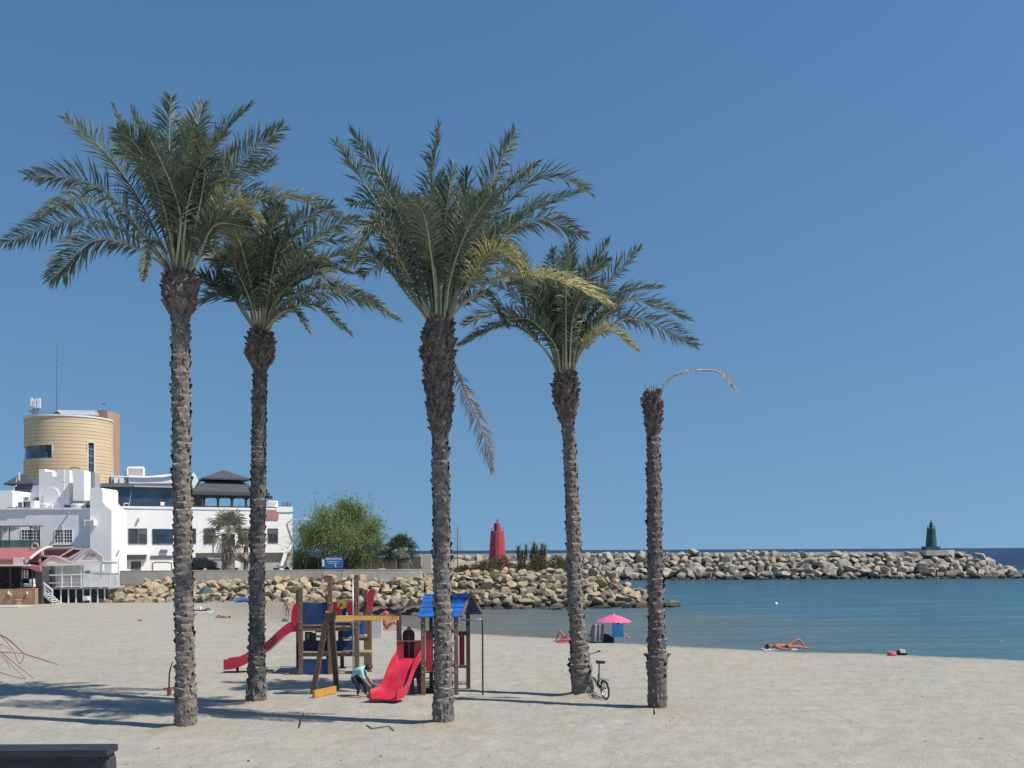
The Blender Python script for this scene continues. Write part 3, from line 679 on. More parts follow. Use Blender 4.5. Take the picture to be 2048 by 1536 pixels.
palm(FEET[0], [(372, 1458), (370, 1300), (366, 1100), (363, 900), (361, 700), (360, 600), (361, 545)],
     [(1458, 54), (1420, 53), (1385, 50), (1350, 42), (1200, 43), (1000, 42), (800, 41), (660, 40), (640, 38), (630, 44), (618, 66), (595, 76), (572, 76), (556, 64), (545, 50)], (632, 545),
     [F((290, 490), (170, 436), (2, 488), d=0.5), F((290, 505), (195, 478), (102, 560), d=-0.8, dr=0.5), F((275, 450), (180, 365), (55, 352), d=-0.3), F((285, 470), (185, 392), (72, 430), k='y', d=0.9, dr=0.6, l=.4),
      F((295, 430), (220, 315), (132, 235), d=0.3), F((312, 420), (268, 310), (226, 212), d=1.2, l=0.3, s=.4), F((320, 400), (292, 300), (262, 222), d=0.8), F((345, 400), (338, 290), (342, 196), d=-0.2),
      F((368, 400), (385, 290), (406, 208), d=1.0), F((380, 390), (430, 285), (500, 212), d=0.6), F((395, 420), (470, 330), (565, 256), d=-0.4), F((398, 440), (460, 360), (548, 325), d=0.9),
      F((400, 470), (450, 385), (545, 400), k='g', d=1.2), F((410, 470), (455, 405), (520, 440), d=-0.6, k='y', l=.42), F((325, 500), (300, 490), (286, 560), d=-1.0, l=0.25), F((340, 420), (300, 330), (240, 300), d=-1.0),
      F((372, 430), (400, 330), (450, 270), d=-1.1), F((355, 420), (365, 320), (375, 240), d=1.4), F((360, 430), (330, 340), (290, 260), d=-1.4),
      F((410, 500), (480, 415), (575, 395), (690, 440), d=0.8), F((395, 520), (430, 450), (500, 455), d=-0.5), F((395, 470), (430, 380), (470, 300), d=1.2), F((385, 480), (405, 380), (415, 290), d=-0.6)],
     D[0], 'tallest date palm, leftmost of the row, with a rounded swelling under its crown', 6, 11)
palm(FEET[1], [(513, 1409), (514, 1200), (516, 1000), (519, 800), (521, 720), (521, 662)],
     [(1409, 50), (1390, 44), (1340, 38), (1200, 35), (1000, 34), (800, 33), (735, 30), (727, 42), (716, 60), (696, 63), (678, 56), (662, 40)], (730, 660),
     [F((480, 605), (435, 570), (398, 552), d=0.5, s=.4), F((470, 600), (430, 520), (415, 470), d=0.9, s=.4), F((490, 570), (462, 490), (445, 410), d=0.2), F((505, 560), (490, 470), (490, 400), d=-0.8), F((530, 560), (550, 460), (575, 392), d=0.8),
      F((545, 560), (600, 450), (660, 410), d=0.4), F((560, 570), (630, 470), (715, 440), d=-0.4), F((560, 580), (650, 520), (735, 500), d=0.7), F((570, 610), (660, 575), (798, 640), d=0.2, dr=.5), F((575, 600), (670, 585), (760, 610), d=-0.6, dr=.5),
      F((565, 625), (630, 612), (700, 668), d=-0.7, l=.35), F((552, 635), (585, 620), (618, 664), d=-1.0, l=.3), F((560, 590), (620, 545), (668, 580), d=-0.9), F((500, 580), (450, 520), (420, 520), d=-1.0),
      F((540, 570), (560, 480), (600, 430), d=-1.1), F((520, 560), (530, 470), (545, 410), d=-1.3), F((550, 600), (600, 530), (650, 520), d=-0.9), F((500, 600), (470, 530), (470, 500), d=-1.2), F((480, 610), (440, 590), (412, 600), d=0.8, s=.5, sp=.4),
      F((550, 590), (620, 490), (700, 480), d=1.2), F((500, 560), (465, 455), (430, 430), d=1.3, k='y'), F((560, 600), (640, 540), (700, 545), d=0.9)],
     D[1], 'shorter slim date palm standing second from the left, its crown touching both neighbours', 10, 12)
palm(FEET[2], [(887, 1451), (886, 1300), (884, 1100), (881, 900), (879, 800), (876, 700), (878, 640)],
     [(1451, 54), (1420, 50), (1370, 44), (1250, 42), (1000, 41), (880, 38), (862, 40), (845, 52), (820, 58), (770, 62), (720, 72), (680, 74), (655, 64), (640, 54)], (862, 640),
     [F((820, 540), (750, 400), (672, 285), d=0.6), F((832, 520), (775, 380), (702, 266), d=-0.2), F((862, 500), (862, 380), (878, 254), d=0.1), F((885, 500), (893, 420), (905, 332), d=-0.9, k='g'), F((898, 500), (925, 430), (932, 345), d=0.8),
      F((915, 510), (970, 390), (1030, 265), d=-0.2), F((925, 520), (990, 400), (1072, 328), d=1.0), F((938, 510), (1040, 380), (1115, 355), (1185, 388), d=-0.6), F((945, 520), (1050, 430), (1168, 378), d=0.7), F((945, 530), (1060, 440), (1168, 470), d=-1.0, dr=.5),
      F((820, 530), (765, 410), (700, 405), d=0.9), F((822, 560), (760, 450), (742, 470), d=-1.0), F((815, 560), (750, 455), (706, 525), k='y', d=-0.8, dr=.8, lab='yellowing frond tip bent down'), F((815, 590), (755, 520), (690, 525), d=0.6, s=.35), F((830, 600), (780, 530), (722, 548), d=1.2, s=.4),
      F((935, 570), (990, 500), (1062, 560), k='y', d=-1.1, dr=.6), F((930, 605), (1000, 555), (1110, 558), (1215, 608), k='y', d=-1.4, dr=.4, s=.35, lab='pale yellow green frond reaching across the neighbouring palm'), F((925, 610), (970, 590), (1012, 650), d=-0.5, dr=.6, l=.35),
      F((845, 600), (832, 570), (836, 592), d=-0.8, l=.25), F((850, 520), (800, 420), (760, 350), d=1.2), F((905, 540), (940, 450), (990, 380), d=-1.3), F((890, 520), (880, 420), (885, 350), d=1.4), F((870, 540), (840, 450), (820, 400), d=-1.4),
      F((920, 560), (980, 470), (1050, 450), d=1.4), F((925, 590), (985, 520), (1040, 530), d=0.4),
      F((935, 790), (965, 860), (986, 940), b=(908, 730), k='d', d=0.15, s=.08, dr=1.1, l=.42, v=-.2, n=90, w=.024, lab='dead frond hanging down the trunk')],
     D[2], 'middle date palm with a long shaggy neck and a dead frond hanging from it', 6, 13)
palm(FEET[3], [(1166, 1394), (1158, 1300), (1150, 1200), (1146, 1050), (1140, 900), (1132, 820), (1131, 748)],
     [(1394, 46), (1370, 47), (1340, 47), (1310, 40), (1280, 32), (1100, 30), (900, 27), (850, 26), (830, 38), (810, 54), (785, 59), (765, 57), (748, 42)], (838, 748),
     [F((1090, 700), (1020, 650), (922, 688), d=0.2, s=.35, dr=.5), F((1085, 695), (1010, 625), (930, 650), d=-0.7, s=.3), F((1090, 670), (1020, 585), (955, 560), d=0.6, s=.3), F((1105, 650), (1060, 560), (1040, 500), d=0.3), F((1095, 660), (1045, 580), (1000, 540), d=-0.6),
      F((1120, 640), (1105, 550), (1105, 500), d=0.9), F((1135, 620), (1132, 550), (1145, 486), d=0.3), F((1150, 640), (1175, 560), (1218, 482), d=0.6), F((1160, 650), (1210, 570), (1282, 496), d=-0.3), F((1162, 660), (1230, 590), (1322, 575), d=0.4),
      F((1168, 680), (1245, 605), (1310, 610), (1376, 640), d=-0.3), F((1168, 690), (1240, 640), (1310, 650), (1392, 690), d=0.5), F((1165, 700), (1215, 660), (1276, 700), d=-0.8, k='y', l=.38), F((1155, 690), (1210, 630), (1270, 650), d=0.9), F((1125, 640), (1115, 580), (1080, 560), d=-1.0),
      F((1145, 640), (1170, 590), (1210, 590), d=-1.1), F((1130, 650), (1130, 580), (1150, 530), d=-0.7), F((1110, 690), (1060, 640), (1010, 640), d=-0.9), F((1160, 690), (1200, 640), (1240, 590), d=1.1)],
     D[3], 'slender leaning date palm beside the bicycle, fourth from the left', 7, 14)
palm(FEET[4], [(1315, 1418), (1314, 1330), (1312, 1200), (1309, 1050), (1307, 900), (1306, 850), (1305, 786)],
     [(1418, 42), (1380, 41), (1330, 42), (1312, 44), (1306, 36), (1200, 33), (1000, 30), (900, 27), (868, 28), (850, 36), (800, 40), (792, 36), (786, 26)], (868, 786),
     [F((1342, 755), (1370, 745), (1395, 742), b=(1318, 785), k='d', d=-0.1, s=.45, sp=.72, n=34, dr=1.0, l=.26, w=.02, lab='bare broken dead frond stalk'),
      F((1415, 741), (1440, 746), (1472, 780), b=(1394, 742), k='d', d=-0.1, s=.45, sp=.1, n=36, dr=1.2, l=.24, w=.022, lab='dead frond tip with a tuft of dry leaflets'),
      F((1294, 796), (1284, 806), b=(1300, 790), k='d', d=-0.1, s=.2, n=8, l=.12, sp=.5)],
     D[4], 'dead crownless palm trunk with one bare curved stalk, rightmost of the row', 0, 15)
# frayed stubs on top of the dead trunk
root5 = [o for o in col.objects if o.name.startswith('palm_tree')][-1]
mb = MB(); r = random.Random(5); c5 = P(1305, 788, D[4])
for i in range(26):
    a = r.uniform(0, 2*PI); R = r.uniform(0.02, 0.2); q = c5+Vector((R*math.cos(a), R*math.sin(a), -0.05))
    mb.tube([q, q+Vector((math.cos(a)*r.uniform(0, .12), math.sin(a)*.08, r.uniform(.08, .26)))], [0.012, 0.003], 4)
mb.build('frayed_stubs', M['boot'], root5)
for s_ in (-1, 1):
    mb = MB(); q = P(1314+s_*21, 1310, D[4]); mb.tube([q, q+Vector((s_*0.07, -0.02, 0.03))], [0.05, 0.01], 6); mb.build('leaf_stub', M['boot'], root5)
# ---------------------------------------------------------------- facades: a vertical plane addressed by photograph pixels
class Facade:
    def __init__(s, p0, dirx):
        s.o = Vector((p0[0], p0[1], 0)); s.t = Vector((dirx[0], dirx[1], 0)).normalized(); s.n = Vector((s.t.y, -s.t.x, 0))
    def at(s, px, py, out=0.0):
        q = P(px, py, 1.0) - Vector((0, 0, CAMZ)); o = s.o + s.n*out
        k = (o.x*s.n.x + o.y*s.n.y)/(q.x*s.n.x + q.y*s.n.y)
        return Vector((q.x*k, q.y*k, CAMZ+q.z*k))
    def rect(s, mb, x0, y0, x1, y1, out=0.0, thick=0.3, mi=0):
        xm = (x0+x1)/2; ym = (y0+y1)/2
        a = s.at(x0, ym, out); b = s.at(x1, ym, out); zt = s.at(xm, y0, out).z; zb = s.at(xm, y1, out).z
        c = (a+b)/2; c.z = (zt+zb)/2; c -= s.n*thick/2
        L = (Vector((b.x, b.y, 0))-Vector((a.x, a.y, 0))).length
        mb.obox(c, s.t*L/2, s.n*thick/2, (0, 0, (zt-zb)/2), mi); return mb
    def poly(s, mb, pts, out=0.0, thick=0.3, mi=0):
        return mb.prism([s.at(x, y, out) for x, y in pts], -s.n*thick, mi)
def fpart(F_, name, matl, parent, x0, y0, x1, y1, out=0.0, thick=0.3):
    mb = MB(); F_.rect(mb, x0, y0, x1, y1, out, thick); return mb.build(name, matl, parent)
def window(F_, parent, x0, y0, x1, y1, out=0.0, nx=1, ny=1, matp=None, frame=1.2, fm=None, fw=0.05):
    """reveal frame + glass + glazing bars: window > frame, pane, glazing_bar"""
    mb = MB(); F_.rect(mb, x0, y0, x1, y1, out+0.012, 0.06); w = mb.build('window', matp or M['pane'], parent)
    fm = fm or M['dark_grey']; mb = MB()
    F_.rect(mb, x0-frame, y0-frame, x1+frame, y0, out+fw, fw+.01); F_.rect(mb, x0-frame, y1, x1+frame, y1+frame, out+fw, fw+.01)
    F_.rect(mb, x0-frame, y0, x0, y1, out+fw, fw+.01); F_.rect(mb, x1, y0, x1+frame, y1, out+fw, fw+.01)
    mb.build('frame', fm, w)
    if nx > 1 or ny > 1:
        mb = MB()
        for i in range(1, nx):
            x = x0+(x1-x0)*i/nx; F_.rect(mb, x-0.45, y0, x+0.45, y1, out+0.035, 0.02)
        for j in range(1, ny):
            y = y0+(y1-y0)*j/ny; F_.rect(mb, x0, y-0.45, x1, y+0.45, out+0.037, 0.02)
        mb.build('glazing_bars', fm, w)
    hb = (abs(int(x0*7+y0*3)) % 5)
    if hb in (1, 3) and y1-y0 > 22 and matp is None:
        mb = MB(); F_.rect(mb, x0+.6, y0+.3, x1-.6, y0+(y1-y0)*(.12+.08*hb), out+0.026, 0.01); mb.build('blind', M['dark_grey'], w)
    return w
def pyramid(mb, c, hx, hy, z0, z1, top=0.0, mi=0, rot=0.0, lip=0.12):
    cr, sr = math.cos(rot), math.sin(rot)
    def q(x, y, z): return (c[0]+x*cr-y*sr, c[1]+x*sr+y*cr, z)
    b = [q(-hx, -hy, z0), q(hx, -hy, z0), q(hx, hy, z0), q(-hx, hy, z0)]
    e = [q(-hx, -hy, z0-lip), q(hx, -hy, z0-lip), q(hx, hy, z0-lip), q(-hx, hy, z0-lip)]
    t = [q(-hx*top, -hy*top, z1), q(hx*top, -hy*top, z1), q(hx*top, hy*top, z1), q(-hx*top, hy*top, z1)] if top > 0 else [q(0, 0, z1)]
    if top > 0:
        mb.add(e+b+t, [(3, 2, 1, 0)]+[(i, (i+1) % 4, 4+(i+1) % 4, 4+i) for i in range(4)]+[(4+i, 4+(i+1) % 4, 8+(i+1) % 4, 8+i) for i in range(4)]+[(8, 9, 10, 11)], mi)
    else:
        mb.add(e+b+t, [(3, 2, 1, 0)]+[(i, (i+1) % 4, 4+(i+1) % 4, 4+i) for i in range(4)]+[(4+i, 4+(i+1) % 4, 8) for i in range(4)], mi)
    return mb
ZT = 1.9
# ---------------------------------------------------------------- white building on the right (its front turned to the sun)
FR = Facade((P(205, 1100, 79).x, 79), (0.89, 0.45))
wb = thing('white_building', FR.at(420, 1140), 'bright white two storey seafront building with a glazed roof bar and black pagoda roof', 'building')
mb = MB(); FR.poly(mb, [(243, 1018), (585, 1015.5), (585, 1105), (391, 1106), (391, 1146), (243, 1146)], 0, 6.0); mb.build('wall', M['white'], wb, fix=True)
mb = MB(); FR.poly(mb, [(205, 1016), (243, 1016), (243, 1146), (205, 1146)], -1.4, 4.0); mb.build('recessed_wall', M['white'], wb, fix=True)
fpart(FR, 'parapet', M['white'], wb, 243, 1014.5, 585.5, 1019, 0.06, 0.35)
fpart(FR, 'undercroft_wall', M['grey_wall'], wb, 391, 1105, 585, 1146, -0.45, 0.3)
mb = MB(); FR.poly(mb, [(568, 1105), (575, 1105), (569, 1132), (569, 1146), (559, 1146), (561, 1128)], 0.0, 0.35); mb.build('pillar', M['white'], wb, fix=True)
fpart(FR, 'end_block', M['white'], wb, 553, 1013.5, 585.6, 1024, 0.09, 0.8)
fpart(FR, 'salmon_panel', M['salmon'], wb, 531, 1019.5, 557, 1039.5, 0.075, 0.1)
for (a, b) in ((258, 275), (278.5, 293)): window(FR, wb, a, 1058, b, 1087, 0, 1, 1)
window(FR, wb, 306, 1059, 345, 1087, 0, 1, 1, M['glass'])
window(FR, wb, 380, 1058, 391, 1086, 0); window(FR, wb, 409, 1058, 430, 1086, 0, 2, 1); window(FR, wb, 478, 1058, 500, 1086, 0); window(FR, wb, 537, 1058, 555, 1085, 0, 2, 1)
window(FR, wb, 224, 1057, 231, 1088, -1.4)
fpart(FR, 'awning_box', M['metal_grey'], wb, 255, 1110, 288, 1119, 0.35, 0.35); fpart(FR, 'canopy_beam', M['white'], wb, 246, 1105, 296, 1109.5, 0.6, 0.6)
for x in (249, 292): fpart(FR, 'bracket', M['grey_wall'], wb, x-2, 1110, x+2, 1119, 0.3, 0.3)
fpart(FR, 'door', M['dark_grey'], wb, 262, 1123, 282, 1146, 0.02, 0.08)
fpart(FR, 'vent_strip', M['dark_grey'], wb, 301, 1111, 345, 1117.5, 0.06, 0.1)
mb = MB(); FR.poly(mb, [(304, 1146), (304, 1126), (312, 1123.5), (336, 1123.5), (344, 1126), (344, 1146)], 0.03, 0.1); mb.build('arched_surround', M['dark_grey'], wb, fix=True)
mb = MB(); FR.poly(mb, [(306, 1146), (306, 1127.5), (313, 1126), (335, 1126), (342, 1127.5), (342, 1146)], 0.06, 0.1); mb.build('garage_door', M['white'], wb, fix=True)
# shade-side fin between recess and wall, small wall lamp, cable, wall pipe
fpart(FR, 'wall_lamp', M['grey_wall'], wb, 276, 1036, 279, 1042, 0.25, 0.25)
fpart(FR, 'meter_box', M['metal_grey'], wb, 321, 1099, 335, 1105, 0.15, 0.15)
mb = MB(); mb.tube([FR.at(583, 1040, 0.05), FR.at(574, 1047, 0.05), FR.at(580, 1066, 0.05), FR.at(585, 1082, 0.05), FR.at(579, 1089, 0.05)], 0.03, 5); mb.build('cable', M['dark_grey'], wb)
mb = MB(); mb.tube([FR.at(427, 1088, 0.05), FR.at(427, 1106, 0.05)], 0.03, 5); mb.build('pipe', M['dark_grey'], wb)
for i, x in enumerate((566, 571.5, 575, 580)): mb = MB(); FR.rect(mb, x-0.7, 1003+2*(i % 2), x+0.7, 1014, -0.2, 0.06); mb.build('rail_post', M['metal_dark'], wb)
# glazed roof bar
mb = MB(); FR.poly(mb, [(206, 974), (352, 974), (352, 1015), (216, 1015), (207, 1003)], -0.5, 4.5); gb = mb.build('roof_bar_glazing', M['glass'], wb, fix=True)
mb = MB(); FR.poly(mb, [(186, 966), (352, 967), (352, 975.5), (190, 973)], -0.1, 5.5); mb.build('roof_fascia', M['dark_grey'], wb, fix=True)
fpart(FR, 'fascia_trim', M['grey_wall'], wb, 268, 971.5, 352, 974.5, -0.02, 0.1)
fpart(FR, 'deck_rail', M['metal_dark'], wb, 352, 1012.2, 553, 1014.4, -0.05, 0.12)
for x in (231, 257, 290, 322): fpart(FR, 'mullion', M['dark_grey'], gb, x-0.4, 975, x+0.4, 1014, -0.46, 0.05)
mb = MB(); FR.rect(mb, 248, 1006, 258, 1007.3, -0.42, 0.04); FR.rect(mb, 248, 1007, 249, 1014, -0.42, 0.04); FR.rect(mb, 257, 1007, 258, 1014, -0.42, 0.04)
FR.rect(mb, 321, 1004, 329, 1011, -0.42, 0.04); mb.build('terrace_furniture', M['white'], wb)
mb = MB(); mb.tube([FR.at(258, 1012, -0.4), FR.at(263, 980, -0.4)], 0.03, 5); mb.build('parasol_pole', M['grey_wall'], wb)
mb = MB(); FR.poly(mb, [(258, 951), (300, 952), (352, 947), (352, 966.5), (258, 966.5)], -1.5, 3.0); mb.build('roof_block', M['white_old'], wb, fix=True)
mb = MB(); FR.poly(mb, [(222, 951), (290, 953.5), (330, 951), (352, 946.5), (352, 949), (330, 954), (290, 955.5), (222, 953)], -1.3, 0.25); mb.build('roof_coping', M['white'], wb, fix=True)
fpart(FR, 'roof_block', M['grey_wall'], wb, 222, 953, 258, 966.5, -2.2, 2.0)
for x in (232, 243): fpart(FR, 'vent_unit', M['white_old'], wb, x-4, 956, x+4, 966, -1.9, 0.5)
mb = MB(); FR.poly(mb, [(254, 951), (254, 937), (257, 933), (287, 933), (290, 937), (290, 951)], -2.0, 2.2); mb.build('lift_housing', M['white'], wb, fix=True)
fpart(FR, 'housing_panel', M['grey_wall'], wb, 257, 937, 286, 951, -1.99, 0.05)
mb = MB(); FR.poly(mb, [(384, 945), (388, 945), (396, 959), (402, 966), (392, 975), (384, 976)], -3.5, 0.6); mb.build('roof_sail', M['white'], wb, fix=True)
fpart(FR, 'roof_block', M['white_old'], wb, 352, 948, 384, 975, -3.6, 1.0)
# pagoda
pc = FR.at(447, 1015, -3.2); dd = pc.y/FPX; zr = lambda py: CAMZ+(HY-ROLL*(447-HX)-py)*dd
ang = math.atan2(0.45, 0.89)
mb = MB(); pyramid(mb, pc, 101*dd*0.78, 2.6, zr(987), zr(963), 0.36, 0, ang, 0.28); pg = mb.build('pagoda_roof', M['roof_dark'], wb, fix=True)
mb = MB(); pyramid(mb, pc, 54*dd*0.85, 1.6, zr(959), zr(940), 0.0, 0, ang, 0.12); mb.build('pagoda_top_roof', M['roof_dark'], wb, fix=True)
mb = MB()
for sx in (-1, 1):
    for sy in (-1, 1):
        q = pc+Vector((math.cos(ang)*sx*1.3-math.sin(ang)*sy*0.9, math.sin(ang)*sx*1.3+math.cos(ang)*sy*0.9, 0)); mb.box(q.x-.07, q.x+.07, q.y-.07, q.y+.07, zr(966), zr(958))
mb.build('upper_posts', M['metal_dark'], wb)
for i in range(7):
    x = 352+i*28 if i < 7 else 540
    for out in (-1.0, -5.2):
        a = FR.at(x, 1014, out); b = FR.at(x, 992, out); mb = MB(); mb.beam((a.x, a.y, zr(1015)), (a.x, a.y, zr(991)), 0.16, 0.16)
        if out == -1.0:
            for s_ in (-1, 1): mb.beam((a.x, a.y, zr(1003)), tuple(Vector((a.x, a.y, zr(993)))+FR.t*0.42*s_), 0.09, 0.09)
        mb.build('post', M['metal_dark'], wb)
mb = MB(); FR.rect(mb, 352, 990, 545, 996, -1.0, 0.14); mb.build('eaves_beam', M['metal_dark'], wb)
fpart(FR, 'back_wall', M['grey_wall'], wb, 360, 995, 405, 1014, -4.0, 0.1); fpart(FR, 'roof_terrace_wall', M['white'], wb, 531, 1003, 556, 1014, -1.2, 0.2)
fpart(FR, 'sunshade', M['white'], wb, 536, 1001.5, 556, 1003.5, -0.9, 0.8)
for (a, b) in ((414, 426), (436, 452), (462, 476), (496, 512)): fpart(FR, 'bench', M['white_old'], wb, a, 1010.5, b, 1012.5, -1.4, 0.4)
# street lamp whose arm stands clear of the end of the building
a = P(594, 1136, 79.2)
sl_ = thing('street_lamp', (a.x, a.y, ZT), 'slim street lamp with a white arm reaching over the feathery tree', 'street lamp')
mb = MB(); mb.tube([(a.x-0.3, a.y, ZT), (a.x-0.3, a.y, P(590, 1042, 79.2).z)], [0.06, 0.04], 6); mb.build('pole', M['grey_wall'], sl_)
mb = MB(); mb.beam(P(581, 1039, 79.2), P(602, 1038, 79.2), 0.06, 0.06); mb.beam(P(602, 1038, 79.2), P(609, 1037.2, 79.2), 0.03, 0.03); mb.build('arm', M['white_paint'], sl_)
mb = MB(); mb.beam(P(608, 1037, 79.2), P(621, 1039, 79.2), 0.2, 0.12); mb.build('lamp_head', M['white_paint'], sl_)
# ---------------------------------------------------------------- old white house on the left
FL = Facade((P(100, 1100, 76).x, 76), (1, 0.0))
lh = thing('white_house', FL.at(90, 1140), 'weathered greyish white flat roofed house with small paned windows at the left edge', 'building')
mb = MB(); FL.poly(mb, [(-120, 1017), (184, 1017), (184, 1146), (-120, 1146)], 0, 6); mb.build('wall', M['white_old'], lh, fix=True)
mb = MB(); FL.poly(mb, [(180, 979), (186, 975), (202, 976), (205, 980), (205, 1003), (212, 1012), (223, 1020), (223, 1146), (180, 1146)], 0.35, 3.0); mb.build('pier', M['white'], lh, fix=True)
mb = MB(); FL.poly(mb, [(-120, 981), (22, 981), (25, 984), (25, 1019), (-120, 1019)], 0.2, 3.0); mb.build('roof_block', M['white'], lh, fix=True)
fpart(FL, 'parapet', M['white'], lh, 25, 1015.5, 180, 1019, 0.1, 0.4)
fpart(FL, 'roof_pipe', M['metal_grey'], lh, 14, 1014, 62, 1015.3, 0.2, 0.06)
mb = MB(); FL.poly(mb, [(78, 938), (89, 938), (91, 943), (104, 943), (104, 952), (113, 954), (114, 939), (128, 940), (128, 1016), (78, 1016)], -1.0, 1.8); mb.build('stair_tower', M['white_old'], lh, fix=True)
fpart(FL, 'tower_side', M['white'], lh, 128, 940.5, 139, 1010, -1.05, 1.7)
pts = [(87, 1007), (87, 990)]+[(102.5-15.5*math.cos(t), 990-15*math.sin(t)) for t in np.linspace(0.1, PI-0.1, 9)]+[(118, 990), (118, 1007)]
mb = MB(); FL.poly(mb, pts, -0.9, 0.15); mb.build('blind_arch', M['white_old'], lh, fix=True)
fpart(FL, 'chimney', M['white'], lh, 146, 941, 168, 1001, -0.3, 1.2); fpart(FL, 'chimney_base', M['grey_wall'], lh, 141, 1001, 176, 1010, -0.5, 1.5)
mb = MB(); FL.poly(mb, [(168, 944), (190, 945), (190, 975), (180, 978), (180, 1016), (168, 1016)], -2.0, 1.0); mb.build('grey_rear_wall', M['grey_wall'], lh, fix=True)
mb = MB(); mb.tube([FL.at(139+i*2.6, 937-2.2*math.sin(PI*i/8), -1.5) for i in range(9)], 0.035, 5); mb.build('arched_rail', M['metal_dark'], lh)
mb = MB(); FL.poly(mb, [(66, 971), (78, 970), (78, 992), (69, 995), (62, 1002), (55, 1001), (61, 990), (64, 978)], -1.3, 0.5); mb.build('stair_parapet', M['white'], lh, fix=True)
fpart(FL, 'dark_door', M['dark_grey'], lh, 62, 990, 78, 1014, -2.2, 0.2)  # door panel in plain dark grey
for (x0, x1, y0) in ((35, 50, 1003), (47, 69, 1001)):
    mb = MB(); FL.rect(mb, x0, y0, x1, 1016, -0.15, 0.8); ac = mb.build('air_conditioner', M['white'], lh)
    fpart(FL, 'grille', M['dark_grey'], ac, x0+(x1-x0)*0.12, y0+2, x0+(x1-x0)*0.6, 1015, -0.13, 0.06)
for (x0, x1) in ((81, 106), (143, 172)):
    mb = MB(); c_ = FL.at((x0+x1)/2, 1016, -0.5); w_ = (x1-x0)/2*c_.y/FPX
    mb.lathe((c_.x, c_.y, c_.z-0.02), [(w_*0.9, 0), (w_, 0.1), (w_, 0.28), (w_*0.8, 0.34)], 14); mb.build('roof_tank', M['white_old'], lh, smooth=False)
mb = MB(); FL.rect(mb, 168, 1039, 188, 1051, 0.75, 0.7); ac = mb.build('wall_air_conditioner', M['white'], lh); fpart(FL, 'grille', M['grey_wall'], ac, 171, 1041.5, 186, 1050, 0.77, 0.05)
mb = MB(); FL.rect(mb, 164, 1036, 168, 1043, 0.75, 0.05); FL.rect(mb, 164, 1045, 168, 1046, 0.7, 0.7); mb.build('bracket', M['grey_wall'], lh)
for (x, y) in ((135, 1024), (121, 1053), (126, 964)): fpart(FL, 'spout', M['grey_wall'], lh, x-1.2, y-1.5, x+1.2, y+1.5, 0.35, 0.35)
for x0 in (110, 128.5): window(FL, lh, x0, 1060, x0+15.5, 1085, 0, 3, 4, M['pane'], 1.1, M['white_paint'])
fpart(FL, 'window_sill', M['white'], lh, 106, 1087.5, 147, 1090, 0.15, 0.2); fpart(FL, 'green_band', mat('green_trim', (0.16, 0.24, 0.19), 0.8), lh, 106, 1090.2, 146, 1093, 0.06, 0.08)
window(FL, lh, 43, 1060, 78, 1079, 0, 6, 3, M['pane'], 1.1, M['white_paint'])
fpart(FL, 'green_glazing', mat('green_glazing', (0.10, 0.16, 0.14), 0.3, 0.4, 1.5), lh, -120, 1080.5, 78, 1096, 0.03, 0.08)
# pergola with drawn white drapes in front of the left window
pg_ = thing('pergola', FL.at(40, 1095, 1.2), 'dark framed pergola with gathered white drapes in front of the left house window', 'pergola')
fpart(FL, 'top_beam', M['metal_dark'], pg_, -120, 1051.5, 85, 1053.3, 1.3, 0.12)
for x in (1, 18, 60.5, 78.5): fpart(FL, 'post', M['metal_dark'], pg_, x-0.7, 1053, x+0.7, 1096, 1.25, 0.08)
for (x0, x1, y1) in ((3, 17, 1080), (19, 40, 1066), (62, 77, 1062)):
    mb = MB(); n = 14; vs = []; 
    for i in range(n+1):
        x = x0+(x1-x0)*i/n; y_ = 1053.5+(y1-1053.5)*(1-0.75*(i/n)**0.7) if x0 < 60 else 1053.5+(y1-1053.5)*(0.3+0.7*(i/n))
        o_ = 1.2+0.10*math.sin(i*2.2)
        vs += [FL.at(x, 1053.5, o_), FL.at(x, y_, o_-0.05)]
    mb.add(vs, [(2*i, 2*i+1, 2*i+3, 2*i+2) for i in range(n)]); mb.build('drape', M['whitecloth'], pg_)
# dark house with pyramid roof behind
c_ = P(46, 1000, 86); ph = thing('pyramid_roof_house', (c_.x, c_.y, ZT), 'dark grey house top with a low pyramid roof behind the white house', 'building')
d86 = 86/FPX; z86 = lambda px, py: P(px, py, 86).z
mb = MB(); pyramid(mb, P(50, 970, 87), 29*d86, 1.2, z86(50, 967), z86(50, 947), 0.22, 0, 0, 0.12); mb.build('roof', M['roof_dark'], ph, fix=True)
mb = MB(); mb.box(P(26, 0, 86).x, P(70, 0, 86).x, 85.9, 88.6, ZT, z86(50, 969)); mb.build('wall', M['dark_grey'], ph)
mb = MB(); mb.beam(P(38.5, 945, 85.5), P(38.5, 961, 85.5), 0.1, 0.1); mb.build('white_pole', M['white_paint'], ph)
mb = MB(); mb.tube([P(27, 982, 85.5), P(29, 973, 85.5), P(33, 971, 85.5)], 0.06, 5); mb.tube([P(32, 965, 85.5), P(34, 954, 85.5)], 0.03, 5); mb.build('duct', M['white_paint'], ph)
